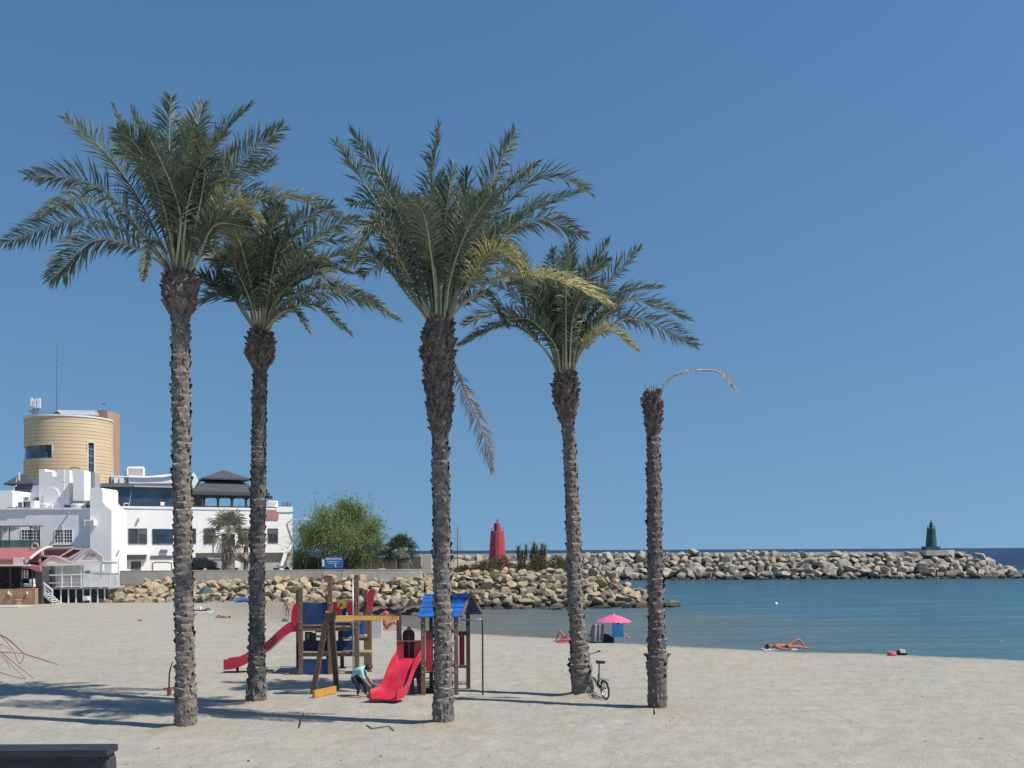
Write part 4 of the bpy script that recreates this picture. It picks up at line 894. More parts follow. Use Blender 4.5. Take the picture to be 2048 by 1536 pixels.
# ---------------------------------------------------------------- round yellow tower
TC = P(138.5, 900, 112); TR = 86/FPX*107.6
tw = thing('round_tower', (TC.x, TC.y, ZT), 'round yellow banded tower with a slit window rising behind the white houses', 'tower')
TA = math.atan2(-TC.x, TC.y)
th_at = lambda px: math.asin(max(-1, min(1, (px-138.5)/86.5)))+TA
def arc(mb, r0, r1, a0, a1, z0, z1, n, mi=0):
    b = len(mb.v)
    for i in range(n+1):
        a = a0+(a1-a0)*i/n
        for rr_ in (r0, r1):
            for z in (z0, z1): mb.v.append((TC.x+rr_*math.sin(a), TC.y-rr_*math.cos(a), z))
    for i in range(n):
        q = b+4*i; s_ = q+4
        mb.f += [(q+2, s_+2, s_+3, q+3), (q, q+1, s_+1, s_), (q+1, q+3, s_+3, s_+1), (q, s_, s_+2, q+2)]; mb.m += [mi]*4
    mb.f += [(b, b+2, b+3, b+1), (b+4*n, b+4*n+1, b+4*n+3, b+4*n+2)]; mb.m += [mi]*2
dT = (TC.y-TR)
zt = lambda py: CAMZ+(HY-ROLL*(138-HX)-py)/FPX*dT
ztop = zt(831); bh = 7.05/FPX*dT
mb = MB(); mb.lathe((TC.x, TC.y, ZT), [(TR*0.965, 0), (TR*0.965, ztop-ZT-0.3)], 48); mb.build('core_glazing', M['glass'], tw, smooth=True)
z = ztop; k = 0
lean = (86.5-83)/86.5
while z > 3.0:
    z0 = z-bh; pym = (HY-ROLL*(138-HX)) - ((z+z0)/2-CAMZ)/dT*FPX
    r_b = TR*(1.0 if pym > 905 else 0.985)
    rngs = [(-PI, PI)]
    def cut(rngs, a, b):
        o_ = []
        for (s_, e_) in rngs:
            if a > s_: o_.append((s_, min(a, e_)))
            if b < e_: o_.append((max(b, s_), e_))
        return [q for q in o_ if q[1]-q[0] > 0.01]
    if 888 < pym < 913: rngs = cut(rngs, -1.35, th_at(106.5))
    if 878 < pym < 944: rngs = cut(rngs, th_at(173), th_at(187))
    mb = MB()
    for (s_, e_) in rngs: arc(mb, r_b*0.95, r_b, s_, e_, z0+0.035, z, max(2, int((e_-s_)*14)))
    mb.build('cladding_band', M['yellow_wall'], tw, smooth=False)
    mb = MB()
    for (s_, e_) in rngs: arc(mb, r_b*0.95, r_b*0.992, s_, e_, z0, z0+0.035, max(2, int((e_-s_)*14)))
    mb.build('joint', M['salmon'], tw)
    z = z0; k += 1
mb = MB(); arc(mb, TR*0.93, TR*1.004, -PI, PI, ztop, ztop+0.16, 60); mb.build('rim', M['white_old'], tw)
mb = MB(); mb.lathe((TC.x, TC.y, ztop-0.4), [(TR*0.94, 0), (TR*0.94, 0.1)], 40); mb.build('roof_deck', M['grey_wall'], tw)
mb = MB()
for x in (173, 186):
    a_ = th_at(x); arc(mb, TR*0.96, TR*1.006, a_-0.012, a_+0.012, zt(943), zt(881), 1)
arc(mb, TR*.96, TR*1.006, th_at(173), th_at(187), zt(882), zt(880.5), 2); mb.build('window_surround', M['canvas'], tw)
mb = MB()
for y in (895, 909, 923): arc(mb, TR*0.96, TR*0.975, th_at(174), th_at(186), zt(y+0.6), zt(y-0.6), 2)
mb.build('window_bars', M['grey_wall'], tw)
mb = MB(); arc(mb, TR*.96, TR*1.0, -1.35, th_at(107.5), zt(889), zt(887.6), 16); arc(mb, TR*.96, TR*1.0, th_at(106.3), th_at(107.8), zt(913), zt(889), 1); mb.build('ribbon_window_surround', M['canvas'], tw)
mb = MB(); mb.box(P(200, 0, 116).x, P(235.5, 0, 116).x, 112.5, 116, ZT, P(228, 829, 116).z); mb.build('stair_block', M['orange_wall'], tw)
q0 = P(105, 827, 111); hz = ztop+0.1
mb = MB(); pts = [P(103, 829, 110), P(114, 820, 110), P(120, 829, 110)]
mb.prism(pts, P(196, 829, 112)-P(117, 829, 110)); mb.build('roof_hut', M['metal_grey'], tw, fix=True)
mb = MB(); a = P(113, 819.5, 109.9); b = P(122, 828, 109.5); c = P(198, 830, 110.5); d_ = P(187, 822.5, 111)
mb.add([a, b, c, d_, a-Vector((0, 0, .1)), b-Vector((0, 0, .1)), c-Vector((0, 0, .1)), d_-Vector((0, 0, .1))], [(0, 1, 2, 3), (7, 6, 5, 4), (0, 4, 5, 1), (1, 5, 6, 2), (2, 6, 7, 3), (3, 7, 4, 0)]); mb.build('metal_roof_sheet', M['metal_pale'], tw, fix=True)
mb = MB(); mb.tube([P(113.5, 824, 111), P(114, 690, 111)], [0.07, 0.025], 5)
for y in (720, 735, 750, 790): mb.beam(P(112, y, 111), P(116, y, 111), 0.03, 0.03)
mb.build('mast', M['metal_grey'], tw)
for x, y0, y1, w in ((63, 796, 812, .22), (70, 798, 816, .26), (78, 796.5, 816, .34)):
    mb = MB(); mb.beam(P(x, y0, 110), P(x, y1, 110), w, 0.2); mb.build('cell_antenna', M['white_paint'], tw)
mb = MB(); mb.tube([P(72, 834, 110), P(70, 812, 110)], 0.12, 6); mb.beam(P(62, 820, 110), P(79, 818, 110), .1, .1); mb.tube([P(61, 821, 110), P(66, 823, 110)], .18, 6); mb.tube([P(66, 834, 110.2), P(66, 816, 110.2)], .05, 5); mb.tube([P(74.5, 834, 110.2), P(76, 816, 110.2)], .05, 5)
mb.build('antenna_mount', M['metal_grey'], tw)
# ---------------------------------------------------------------- beach restaurant in front of the white house
rs = thing('beach_restaurant', (-33, 70, 0), 'beach restaurant with red roofs, cream canopy and white railed deck on stilts', 'restaurant')
FD = Facade((P(150, 1150, 69.5).x, 69.5), (1, 0.0))
FH = Facade((P(30, 1150, 66.5).x, 66.5), (1, 0.0))
# left bar: brick base, shaded room, roof
mb = MB(); FH.poly(mb, [(-120, 1178), (30, 1178), (30, 1177), (70.5, 1177), (70.5, 1222), (-120, 1228)], 0, 0.4); mb.build('brick_wall', M['brick'], rs, fix=True)
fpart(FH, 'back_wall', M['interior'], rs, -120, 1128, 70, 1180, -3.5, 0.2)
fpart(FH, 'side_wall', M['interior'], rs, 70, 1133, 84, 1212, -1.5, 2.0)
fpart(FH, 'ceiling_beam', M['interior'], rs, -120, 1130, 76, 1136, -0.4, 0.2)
fpart(FH, 'eaves_board', M['canvas'], rs, -120, 1129.5, 58, 1132.5, 0.35, 0.25)
mb = MB(); FH.poly(mb, [(40, 1129), (60, 1129), (80, 1134), (80, 1143), (74, 1143), (60, 1137), (46, 1137)], 0.1, 0.3); mb.build('red_valance', M['red_awning'], rs, fix=True)
fpart(FH, 'orange_band', M['salmon'], rs, -120, 1117, 26, 1129.5, 0.1, 0.3); fpart(FH, 'square_vent', M['pink_frame'], rs, 26, 1115, 45, 1129.5, 0.2, 0.4)
# curved red roof
a = FH.at(-120, 1094, -2.5)
mb = MB(); n = 10; prof = []
for i in range(n+1):
    t = i/n; prof.append((0.1-3.2*math.sin(t*PI/2), (1-math.cos(t*PI/2))))
xl = P(-120, 0, 66.5).x; xr = P(57, 0, 66.5).x; zb_ = FH.at(0, 1119, 0.1).z; zt_ = FH.at(0, 1095, -2.0).z
vs = []
for i in range(n+1):
    t = i/n; y = 66.3+3.6*t; zz = zb_+(zt_-zb_)*math.sin(t*PI/2)
    vs += [(xl, y, zz), (xr-0.2*t, y, zz)]
mb.add(vs, [(2*i, 2*i+1, 2*i+3, 2*i+2) for i in range(n)]); mb.build('curved_red_roof', M['red_roof'], rs)
mb = MB(); mb.tube([Vector(vs[2*i+1])+Vector((0, 0, .03)) for i in range(n+1)], 0.09, 6); mb.build('roof_edge_tube', M['pink_frame'], rs)
fpart(FH, 'red_wing_wall', M['red_awning'], rs, 57, 1096, 78, 1125, -2.2, 0.3)
mb = MB(); c_ = FH.at(70, 1093, -1.9); n = 16
mb.tube([c_+Vector((0.22*math.cos(2*PI*i/n), 0, 0.22*math.sin(2*PI*i/n))) for i in range(n+1)], 0.07, 6); mb.build('round_fan', M['grey_wall'], rs)
# second red roof and pitched glazed canopies
mb = MB(); FD.poly(mb, [(86, 1096), (146, 1095), (146, 1096.5), (142, 1099), (112, 1117), (86, 1115)], -1.5, 0.3); mb.build('red_roof', M['red_awning'], rs, fix=True)
mb = MB(); mb.beam(FD.at(84, 1096, -1.4), FD.at(146, 1094.5, -1.4), 0.1, 0.1); mb.beam(FD.at(86, 1096, -1.4), FD.at(86, 1116, -1.4), 0.1, 0.15); mb.build('roof_edge', M['pink_frame'], rs)
def canopy(pts, out, nm):
    mb = MB(); FD.poly(mb, pts, out, 0.06); mb.build(nm+'_sheet', M['maroon'] if nm == 'glazed_canopy' else M['canvas'], rs, fix=True)
    mb = MB(); q = [FD.at(x, y, out+0.02) for x, y in pts]
    for i in range(len(q)): mb.beam(q[i], q[(i+1) % len(q)], 0.1, 0.1)
    mb.build(nm+'_frame', M['pink_frame'], rs)
canopy([(52, 1129), (76, 1112), (106, 1113), (78, 1131)], 0.1, 'glazed_canopy'); canopy([(116, 1116), (147, 1097), (168, 1099), (138, 1117)], 0.05, 'glazed_canopy')
canopy([(78, 1131), (104, 1112), (113, 1113), (146, 1126.5), (118, 1128)], 0.35, 'tent_canopy')
canopy([(143, 1124), (150, 1118), (174, 1098), (184, 1098), (205, 1113), (206, 1123), (150, 1126)], 0.25, 'tent_canopy')
mb = MB(); FD.rect(mb, 168, 1111.5, 190, 1112.7, 0.31, 0.03); FD.rect(mb, 171, 1108, 174, 1111, 0.31, 0.03); FD.rect(mb, 177, 1106, 179, 1111, 0.31, 0.03); FD.rect(mb, 183, 1108, 188, 1110.5, 0.31, 0.03); mb.build('canopy_lettering', M['metal_grey'], rs)
mb = MB(); mb.beam(FD.at(90, 1130.5, 0.5), FD.at(237, 1124.8, 0.5), 0.14, 0.16); mb.build('canopy_beam', M['white_paint'], rs)
mb = MB(); mb.beam(FD.at(206, 1122, 0.5), FD.at(237, 1125, 0.4), 0.5, 0.05); mb.build('canopy_flap', M['canvas'], rs)
# deck: floor, posts, rails, shaded back
fpart(FD, 'deck_floor', M['grey_wall'], rs, 84, 1174.5, 214, 1178.5, 0.3, 3.2)
fpart(FD, 'inner_wall', M['grey_wall'], rs, 84, 1130, 167, 1175, -3.4, 0.2)
fpart(FD, 'under_deck_shade', M['dark_grey'], rs, 84, 1178, 214, 1206, -1.2, 0.2)  # dark sheet painting in the shade of the void below the deck
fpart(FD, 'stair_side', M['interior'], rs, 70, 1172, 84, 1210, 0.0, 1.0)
fpart(FD, 'low_white_wall', M['white'], rs, 168, 1128, 206, 1141, -2.6, 0.2)
fpart(FD, 'bench_wall', M['white_old'], rs, 166, 1150, 234, 1174, -2.0, 0.4)
for x, w in ((123.5, 2.4), (162, 2.2), (201, 1.8)): fpart(FD, 'canopy_post', M['white_paint'], rs, x-w/2, 1128, x+w/2, 1176, 0.45, 0.1)
fpart(FD, 'tall_post', M['white_paint'], rs, 235.6, 1118, 238, 1173, 0.5, 0.1)
mb = MB(); mb.tube([FD.at(238, 1101, 0.5), FD.at(232, 1113, 0.5)], .04, 5); mb.build('cable_stay', M['metal_grey'], rs)
for x in (142, 181, 220): fpart(FD, 'baluster_post', M['white_paint'], rs, x-0.8, 1151, x+0.8, 1175, 0.45, 0.06)
for y0, y1, w in ((1150.5, 1147, .09), (1158, 1157, .03), (1162, 1161.4, .03), (1166, 1165, .05), (1170, 1169.3, .03)):
    mb = MB(); mb.beam(FD.at(96 if w > .04 else 118, y0, 0.4), FD.at(236, y1, 0.4), w, w); mb.build('rail', M['white_paint'], rs)
for i, x in enumerate((121.5, 136.5, 151.5, 166, 180.5, 195, 209)): fpart(FD, 'stilt', M['white_old'], rs, x-0.9, 1178, x+0.9, 1208, 0.25, 0.1)
fpart(FD, 'white_box_seat', M['whitecloth'], rs, 166, 1192.5, 175, 1201, 0.6, 0.35)
# stairs down to the sand
mb = MB()
for k in range(8):
    x = 76+k*4.6; y = 1179+k*3.9; a = FD.at(x, y, 1.0); mb2 = MB(); mb2.box(a.x, a.x+0.22, 68.2, 69.3, a.z-0.05, a.z); mb2.build('step', M['white_paint'], rs)
for out in (1.25,):
    for (p, q, w) in (((72, 1154), (104, 1180), .1), ((74, 1178), (105, 1205), .1), ((75, 1163), (104, 1188), .05), ((75, 1170), (104, 1196), .05), ((73.5, 1154), (73.5, 1179), .09), ((89.5, 1167), (89.5, 1190), .09), ((104.5, 1180), (104.5, 1207), .09), ((104, 1190), (116, 1203), .05)):
        mb = MB(); mb.beam(FD.at(*p, out), FD.at(*q, out), w, w); mb.build('stair_rail', M['white_paint'], rs)
for (x, y) in ((96, 1137), (89, 1136)):
    mb = MB(); c_ = FD.at(x, y, 0.4); mb.lathe((c_.x, c_.y, c_.z-.12), [(0.04, 0), (.14, .06), (.14, .2), (.04, .26)], 10); mb.build('lantern', M['white_paint'], rs, smooth=True)
for x in (44, 49, 54.5): fpart(FH, 'menu_board', M['whitecloth'], rs, x-1.3, 1140, x+1.3, 1157, -0.6, 0.05)
for (x0, x1, y0, y1) in ((47, 56, 1167, 1174), (59, 67, 1167, 1174), (59, 66, 1158, 1166)): fpart(FH, 'crate', M['whitecloth'], rs, x0, y0, x1, y1, -0.5, 0.3)
for (x, y) in ((17, 1147), (12, 1163), (27, 1170), (5, 1167)): 
    mb = MB(); c_ = FH.at(x, y, -1.2); mb.lathe((c_.x, c_.y, c_.z-.06), [(0.02, 0), (.09, .03), (.03, .10)], 8); mb.build('hanging_lamp', M['greycloth'], rs)
for i in range(4):
    x = -2+i*22; fpart(FH, 'timber_post', M['wood_dark'], rs, x-0.8, 1133, x+0.8, 1178, -0.1, 0.1)
for (x, y, s_) in ((17, 1187, 1.0), (21, 1190, .7), (54, 1187, .8)): 
    mb = MB(); c_ = FH.at(x, y, 0.05); mb.lathe((c_.x, c_.y, c_.z-.1*s_), [(.03, 0), (.08*s_, .08*s_), (.04, .25*s_)], 8); mb.build('wall_plate', M['canvas'], rs)
# potted tub and kerb step before the brick wall
c_ = FH.at(35, 1208, 0.4); tb = thing('plant_tub', (c_.x, c_.y, 0), 'round terracotta tub against the brick wall of the beach restaurant', 'tub')
mb = MB(); mb.lathe((c_.x, c_.y, 0), [(.22, 0), (.27, .35)], 14); mb.build('tub', M['salmon'], tb); mb = MB(); mb.lathe((c_.x, c_.y, .35), [(.31, 0), (.31, .06), (.25, .06)], 14); mb.build('rim', M['brick'], tb)
mb = MB(); mb.box(P(-40, 0, 64).x, P(36, 0, 64).x, 63.6, 65.9, -0.05, 0.06); tag(mb.build('kerb', M['concrete']), 'low pale kerb step in the sand before the brick wall', 'kerb')
# ---------------------------------------------------------------- brown fence on the terrace
def fence(px0, px1, py_top, d, label, cap=True):
    a = P(px0, py_top, d); b = P(px1, py_top, d); root = thing('boundary_fence', ((a.x+b.x)/2, d, ZT), label, 'fence')
    n = max(2, int(round((b.x-a.x)/1.05)))
    w = (b.x-a.x)/n
    for i in range(n):
        mb = MB(); mb.box(a.x+i*w+0.01, a.x+(i+1)*w-0.01, d-0.03, d+0.03, ZT, min(a.z, b.z)+(0 if i % 2 else 0.012)); mb.build('panel', M['fence'], root)
    if cap:
        mb = MB(); mb.box(a.x, b.x, d-0.05, d+0.05, min(a.z, b.z)+0.03, min(a.z, b.z)+0.09); mb.build('top_rail', M['white_old'], root)
fence(586, 662, 1113.5, 81, 'brown panel fence left of the blue sign under the feathery tree')
fence(662, 742, 1114, 81.4, 'brown panel fence behind the feathery tree trunk, right of the blue sign')
fence(742, 842, 1114, 81, 'brown panel fence with pale top rail behind the small dark fan palm')
mb = MB(); a = P(725.5, 1108, 79); mb.box(a.x-.03, a.x+.03, 79, 79.06, ZT, a.z); tag(mb.build('marker_post', M['white_old']), 'thin pale post standing in front of the brown fence', 'post')
mb = MB(); a = P(843, 1110, 79.4); mb.box(a.x-.06, a.x+.06, 79.4, 79.5, ZT, a.z); tag(mb.build('gate_post', M['white_paint']), 'white post at the right end of the brown fence', 'post')
# blue sign
sg = thing('beach_sign', P(667, 1158, 73.6), 'blue notice board with white lettering on two poles above the seawall', 'sign')
FS = Facade((P(667, 0, 73.6).x, 73.6), (1, 0))
fpart(FS, 'board', M['sign_blue'], sg, 649, 1114, 686, 1137, 0.0, 0.05)
bd = [o for o in col.objects if o.name.startswith('board')][-1]
mb = MB()
def glyphs(mb, x0, x1, y0, y1, r, n):
    w = (x1-x0)/n
    for i in range(n):
        a = x0+i*w; k = r.randint(0, 3); b = a+w*0.78
        FS.rect(mb, a, y0, a+w*0.25, y1, 0.016, 0.012)
        if k != 3: FS.rect(mb, a+w*.25, y0, b, y0+(y1-y0)*.28, 0.016, 0.012)
        if k != 1: FS.rect(mb, a+w*.25, y1-(y1-y0)*.28, b, y1, 0.016, 0.012)
        if k in (0, 3): FS.rect(mb, b-w*.2, y0+(y1-y0)*.28, b, y1-(y1-y0)*.28, 0.016, 0.012)
r = random.Random(2)
glyphs(mb, 651.5, 683.5, 1116, 1119.5, r, 12); glyphs(mb, 654, 680, 1122, 1124.2, r, 14); glyphs(mb, 657.5, 676, 1126.2, 1128, r, 11)
FS.poly(mb, [(669, 1129), (671.5, 1129), (671.8, 1135.5), (669.8, 1133)], 0.016, 0.012)
mb.build('lettering', M['white_paint'], bd)
fpart(FS, 'white_roundel', M['white_paint'], sg, 644.5, 1119, 648.7, 1133, 0.01, 0.03)
for x in (644, 683): fpart(FS, 'pole', M['metal_grey'], sg, x-0.7, 1112, x+0.7, 1159, -0.06, 0.06)
# beacons
def beacon(px, pyb, pyt, d, wb_, wt_, matl, label, sides=14, cap_dark=False, shoulder=None):
    base = P(px, pyb, d); s_ = d/FPX; root = thing('harbour_beacon', base, label, 'beacon')
    h = (pyb-pyt)*s_
    hb = h*0.73
    mb = MB(); mb.lathe(base, [(wb_*s_/2, -1.5), (wb_*s_/2, 0), (wt_*s_/2, hb), (wt_*s_/2*0.97, hb+.08)], sides); mb.build('tower', matl, root, smooth=False)
    mb = MB(); mb.lathe(base, [(wt_*s_/2*.42, hb+.05), (wt_*s_/2*.42, h*0.93), (wt_*s_/2*.25, h*0.955)], 10); lt = mb.build('lantern_housing', matl, root)
    mb = MB(); mb.box(base.x-wt_*s_*.25, base.x-wt_*s_*.13, base.y-wt_*s_*.24, base.y-wt_*s_*.1, base.z+hb+.08, base.z+h*.92); mb.build('lantern_door', M['black'], lt)
    mb = MB(); mb.tube([base+Vector((0, 0, h*.95)), base+Vector((0, 0, h*1.03))], .08, 6); mb.build('light', M['metal_dark'], root)
    n = 12; R = wt_*s_/2*0.9
    mb = MB()
    for k in range(n):
        a0 = 2*PI*k/n; q = base+Vector((R*math.cos(a0), R*math.sin(a0), hb+.08)); a1 = 2*PI*(k+1)/n; q1 = base+Vector((R*math.cos(a1), R*math.sin(a1), hb+.08))
        mb.tube([q, q+Vector((0, 0, .35))], .02, 4); mb.tube([q+Vector((0, 0, .35)), q1+Vector((0, 0, .35))], .02, 4)
    mb.build('gallery_rail', matl, root)
    return root, base, s_
beacon(995, 1124, 1041, 120, 35, 27, M['beacon_red'], 'red tapering concrete beacon tower behind the near groyne bushes')
root_, b_, s_ = beacon(1862.5, 1100, 1042, 156, 22.5, 16, M['beacon_green'], 'dark green tapering beacon on the outer end of the breakwater')
mb = MB(); mb.box(b_.x-1.15, b_.x+1.0, b_.y-1.0, b_.y+1.0, b_.z-.3, b_.z+.55); mb.build('plinth', M['beacon_green'], root_)
mb = MB(); a = P(1850, 1103, 154); b = P(1895, 1103, 154); mb.box(a.x, b.x, 153.5, 158, 2.4, P(1870, 1100.5, 154).z); tag(mb.build('beacon_platform', M['concrete']), 'concrete platform under the green beacon', 'platform')
mb = MB(); a = P(1888, 1100, 155); b = P(1906, 1103, 155); mb.box(a.x, b.x, 154.5, 156, 2.6, a.z); tag(mb.build('concrete_block', M['white_old']), 'small pale concrete block on the breakwater right of the green beacon', 'block')
# boat on the horizon, buoy, bird
p = P(1692, 1097.5, 900); p.z = -1; bt = thing('boat', p, 'tiny white boat far out on the horizon left of the green beacon', 'boat')
mb = MB(); mb.prism([p+Vector((-1.8, 0, .1)), p+Vector((1.5, 0, .1)), p+Vector((2.2, 0, 1.2)), p+Vector((-1.9, 0, 1.0))], (0, 1.6, 0)); mb.build('hull', M['white_paint'], bt, fix=True)
mb = MB(); mb.box(p.x-.9, p.x+.6, p.y+.2, p.y+1.4, -.1, 1.1); mb.build('cabin', M['white_paint'], bt)
p = G(1552, 1208.5, -1.0); mb = MB(); mb.lathe(p-Vector((0, 0, .1)), [(.05, 0), (.13, .08), (.13, .18), (.03, .28)], 10); tag(mb.build('buoy', M['white_paint'], smooth=True), 'small white buoy floating in the bay between the groyne and breakwater', 'buoy')
p = P(207, 808, 90); mb = MB(); mb.add([p+Vector(v) for v in ((-.3, 0, .06), (0, .08, 0), (0, -.08, 0), (.3, 0, .05), (0, 0, -.06), (-.15, .05, .04), (.15, .05, .04))], [(0, 5, 4), (5, 1, 4), (3, 4, 6), (6, 4, 1), (0, 4, 2), (2, 4, 3)]); tag(mb.build('bird', M['black']), 'tiny dark bird gliding right of the round yellow tower', 'bird')
# parked vehicles glimpsed over the seawall
def car(px, d, w_, h_, matl, label, length=4.0):
    c_ = P(px, 1137, d); root = thing('parked_car', (c_.x, c_.y, ZT), label, 'car', 'cars parked under the white building'); z = ZT
    mb = MB(); L = w_; pr = [(-L/2, .3), (L/2, .3), (L/2, .75), (L*.30, .9), (L*.16, h_), (-L*.30, h_), (-L*.42, .92), (-L/2, .85)]
    mb.prism([(c_.x+a, d, z+b) for a, b in pr], (0, 1.6, 0)); body = mb.build('body', matl, root, fix=True)
    mb = MB(); mb.prism([(c_.x+a, d-.01, z+b) for a, b in ((-L*.36, .92), (L*.27, .92), (L*.14, h_-.07), (-L*.28, h_-.07))], (0, .03, 0)); mb.build('side_window', M['glass'], root, fix=True)
    for sx in (-.3, .3):
        for sy in (0, 1.42):
            mb = MB(); mb.prism([(c_.x+sx*L+.3*math.cos(a), d+sy-.01, z+.3+.3*math.sin(a)) for a in np.linspace(0, 2*PI, 13)[:-1]], (0, .2, 0)); mb.build('wheel', M['rubber'], root, fix=True)
car(404, 79.2, 2.2, 1.15, M['car_dark'], 'dark parked car low behind the seawall under the white building'); car(440, 79.6, 2.4, 1.05, M['car_white'], 'white parked car behind the small fan palm under the white building')
# white scooter
c_ = P(561, 1138, 79); sc_ = thing('scooter', (c_.x, c_.y, ZT), 'white scooter parked at the right corner of the white building', 'scooter')
mb = MB(); mb.prism([(c_.x+a, 79, ZT+b) for a, b in ((-.5, .3), (.2, .25), (.4, .3), (.45, .95), (.36, .95), (.2, .45), (-.1, .45), (-.15, .7), (-.6, .72))], (0, .3, 0)); mb.build('body', M['car_white'], sc_, fix=True)
for sx in (-.42, .45):
    mb = MB(); mb.prism([(c_.x+sx+.2*math.cos(a), 79.1, ZT+.2+.2*math.sin(a)) for a in np.linspace(0, 2*PI, 13)[:-1]], (0, .1, 0)); mb.build('wheel', M['rubber'], sc_, fix=True)
# ---------------------------------------------------------------- vegetation
def fan_leaf(root, p, dirv, L, r, matl, blades=16, R=0.75, name='fan_leaf'):
    dirv = Vector(dirv).normalized(); tip = p+dirv*L - Vector((0, 0, L*L*.05))
    mb = MB(); mb.tube([p, (p+tip)/2+Vector((0, 0, .03)), tip], [.03, .02, .012], 4, 1, cap=False)
    sd = dirv.cross(Vector((0, 0, 1)));  sd = sd.normalized() if sd.length > .05 else Vector((1, 0, 0)); up = sd.cross(dirv)
    roll = r.uniform(-.7, .7); sd2 = sd*math.cos(roll)+up*math.sin(roll); up2 = sd2.cross(dirv)
    for i in range(blades):
        a = (i/(blades-1)-.5)*4.0+r.uniform(-.05, .05); v = dirv*math.cos(a)+sd2*math.sin(a)
        RR = R*r.uniform(.85, 1.1)*(1 if abs(a) < 1.4 else .75); w = sd2*math.cos(a)*.055-dirv*math.sin(a)*.055
        m_ = tip+v*RR*.55+up2*.03; e = tip+v*RR-Vector((0, 0, RR*r.uniform(.08, .4)))
        mb.add([tip, m_-w, m_+w, e], [(0, 1, 2), (1, 3, 2)])
    return mb.build(name, [matl, M['petiole']], root)
def fan_palm(px, pyb, pyc, d, R, label, trunk_w, nleaf, r, matl, skirt=0, spread=1.0):
    b_ = P(px, pyb, d); b_.z = ZT; c_ = P(px, pyc, d); root = thing('fan_palm', b_, label, 'palm tree')
    mb = MB(); n = 9
    mb.tube([b_.lerp(c_, i/n) for i in range(n+1)], [trunk_w/2*(1+.12*(i % 2)) for i in range(n+1)], 9); mb.build('trunk', M['bark'], root)
    for i in range(nleaf):
        t = i/nleaf; el = math.radians(85-115*t*r.uniform(.85, 1.1)); th = i*2.4
        v = Vector((math.cos(th)*math.cos(el), math.sin(th)*math.cos(el), math.sin(el)))
        fan_leaf(root, c_, v, R*r.uniform(.55, .8), r, matl, 15, R*.62)
    for i in range(skirt):
        th = i*2.4; el = math.radians(r.uniform(-75, -50)); v = Vector((math.cos(th)*math.cos(el), math.sin(th)*math.cos(el), math.sin(el)))
        fan_leaf(root, c_-Vector((0, 0, .25)), v, R*.5, r, M['frond_d'], 10, R*.5, 'dead_leaf')
r = random.Random(21)
fan_palm(457, 1140, 1068, 76.6, 1.75, 'grey green fan palm with a thick trunk in front of the white building', 0.95, 30, r, M['fan'], 6)
fan_palm(492, 1140, 1092, 77.6, 1.0, 'ragged brown palm stump with drooping dead leaves right of the fan palm', 0.35, 5, r, M['fan'], 14)
fan_palm(800, 1140, 1107, 78.0, 1.45, 'small dark green fan palm growing against the brown fence', 0.4, 34, r, M['fan_dark'])
# feathery tree
def feathery_tree():
    r = random.Random(31); base = P(686, 1140, 79); base.z = ZT
    root = thing('feathery_tree', base, 'broad feathery bright green tree behind the blue sign and seawall', 'tree')
    mb = MB()
    def limb(p, q, r0, r1, k=0.25):
        m_ = (Vector(p)+Vector(q))/2+Vector((r.uniform(-k, k), r.uniform(-k, k), r.uniform(0, k))); mb.tube([p, m_, q], [r0, (r0+r1)/2, r1], 6)
    c0 = P(684, 1138, 79); c0.z = ZT
    forks = [P(645, 1095, 78.6), P(672, 1085, 79.2), P(690, 1080, 79), P(712, 1090, 79.2), P(735, 1095, 79.2), P(655, 1060, 79.5), P(700, 1050, 79), P(725, 1065, 79)]
    for f in forks: limb(c0+Vector((r.uniform(-.1, .1), 0, .0)), f, .13, .05)
    mb.build('trunk', M['bark2'], root); mb = MB()
    limb(P(644, 1138, 78), P(645, 1105, 78), .07, .06, .1); limb(P(645, 1105, 78), P(636, 1090, 78.3), .06, .03, .1); limb(P(645, 1105, 78), P(658, 1085, 78.6), .05, .03, .1)
    mb.build('stem', M['bark2'], root); mb = MB()
    limb(P(586, 1140, 78.6), P(592, 1118, 78.6), .06, .03, .1); limb(P(592, 1118, 78.6), P(606, 1096, 78.8), .04, .02, .1)
    mb.build('stem', M['bark2'], root)
    # clusters of fine drooping sprays
    cl = []
    for (x, y, R) in ((620, 1085, 26), (600, 1110, 15), (640, 1062, 26), (665, 1045, 26), (695, 1030, 27), (722, 1045, 26), (742, 1072, 24), (748, 1098, 18), (690, 1070, 32), (660, 1082, 26), (720, 1085, 28), (708, 1112, 20), (676, 1098, 20), (735, 1112, 14), (628, 1070, 22), (690, 1012, 15), (715, 1020, 15), (650, 1030, 18), (752, 1085, 14), (592, 1125, 8), (745, 1050, 16), (612, 1060, 15)):
        cl.append((P(x, y, 79+r.uniform(-1.6, 1.6)), R*79/FPX))
    parts = {0: MB(), 1: MB()}
    for (c_, R) in cl:
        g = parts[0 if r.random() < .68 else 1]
        for i in range(int(1350*(R/1.0)**1.6)):
            v = Vector((r.gauss(0, 1), r.gauss(0, 1), r.gauss(0, 1)*.9))*R*(.50 if r.random() < .75 else .85)
            p = c_+v; dv = (v*.4+Vector((r.uniform(-.5, .5), r.uniform(-.5, .5), r.uniform(-1.0, .7)))).normalized()
            L = r.uniform(.16, .5); w = Vector((r.uniform(-1, 1), r.uniform(-1, 1), r.uniform(-1, 1))).cross(dv).normalized()*r.uniform(.015, .04)
            g.add([p-w, p+w, p+dv*L], [(0, 1, 2)])
    parts[0].build('crown', M['tree'], root); parts[1].build('bluish_sprays', M['tree_b'], root)  # second part: clusters picked at random, in a bluer green
feathery_tree()
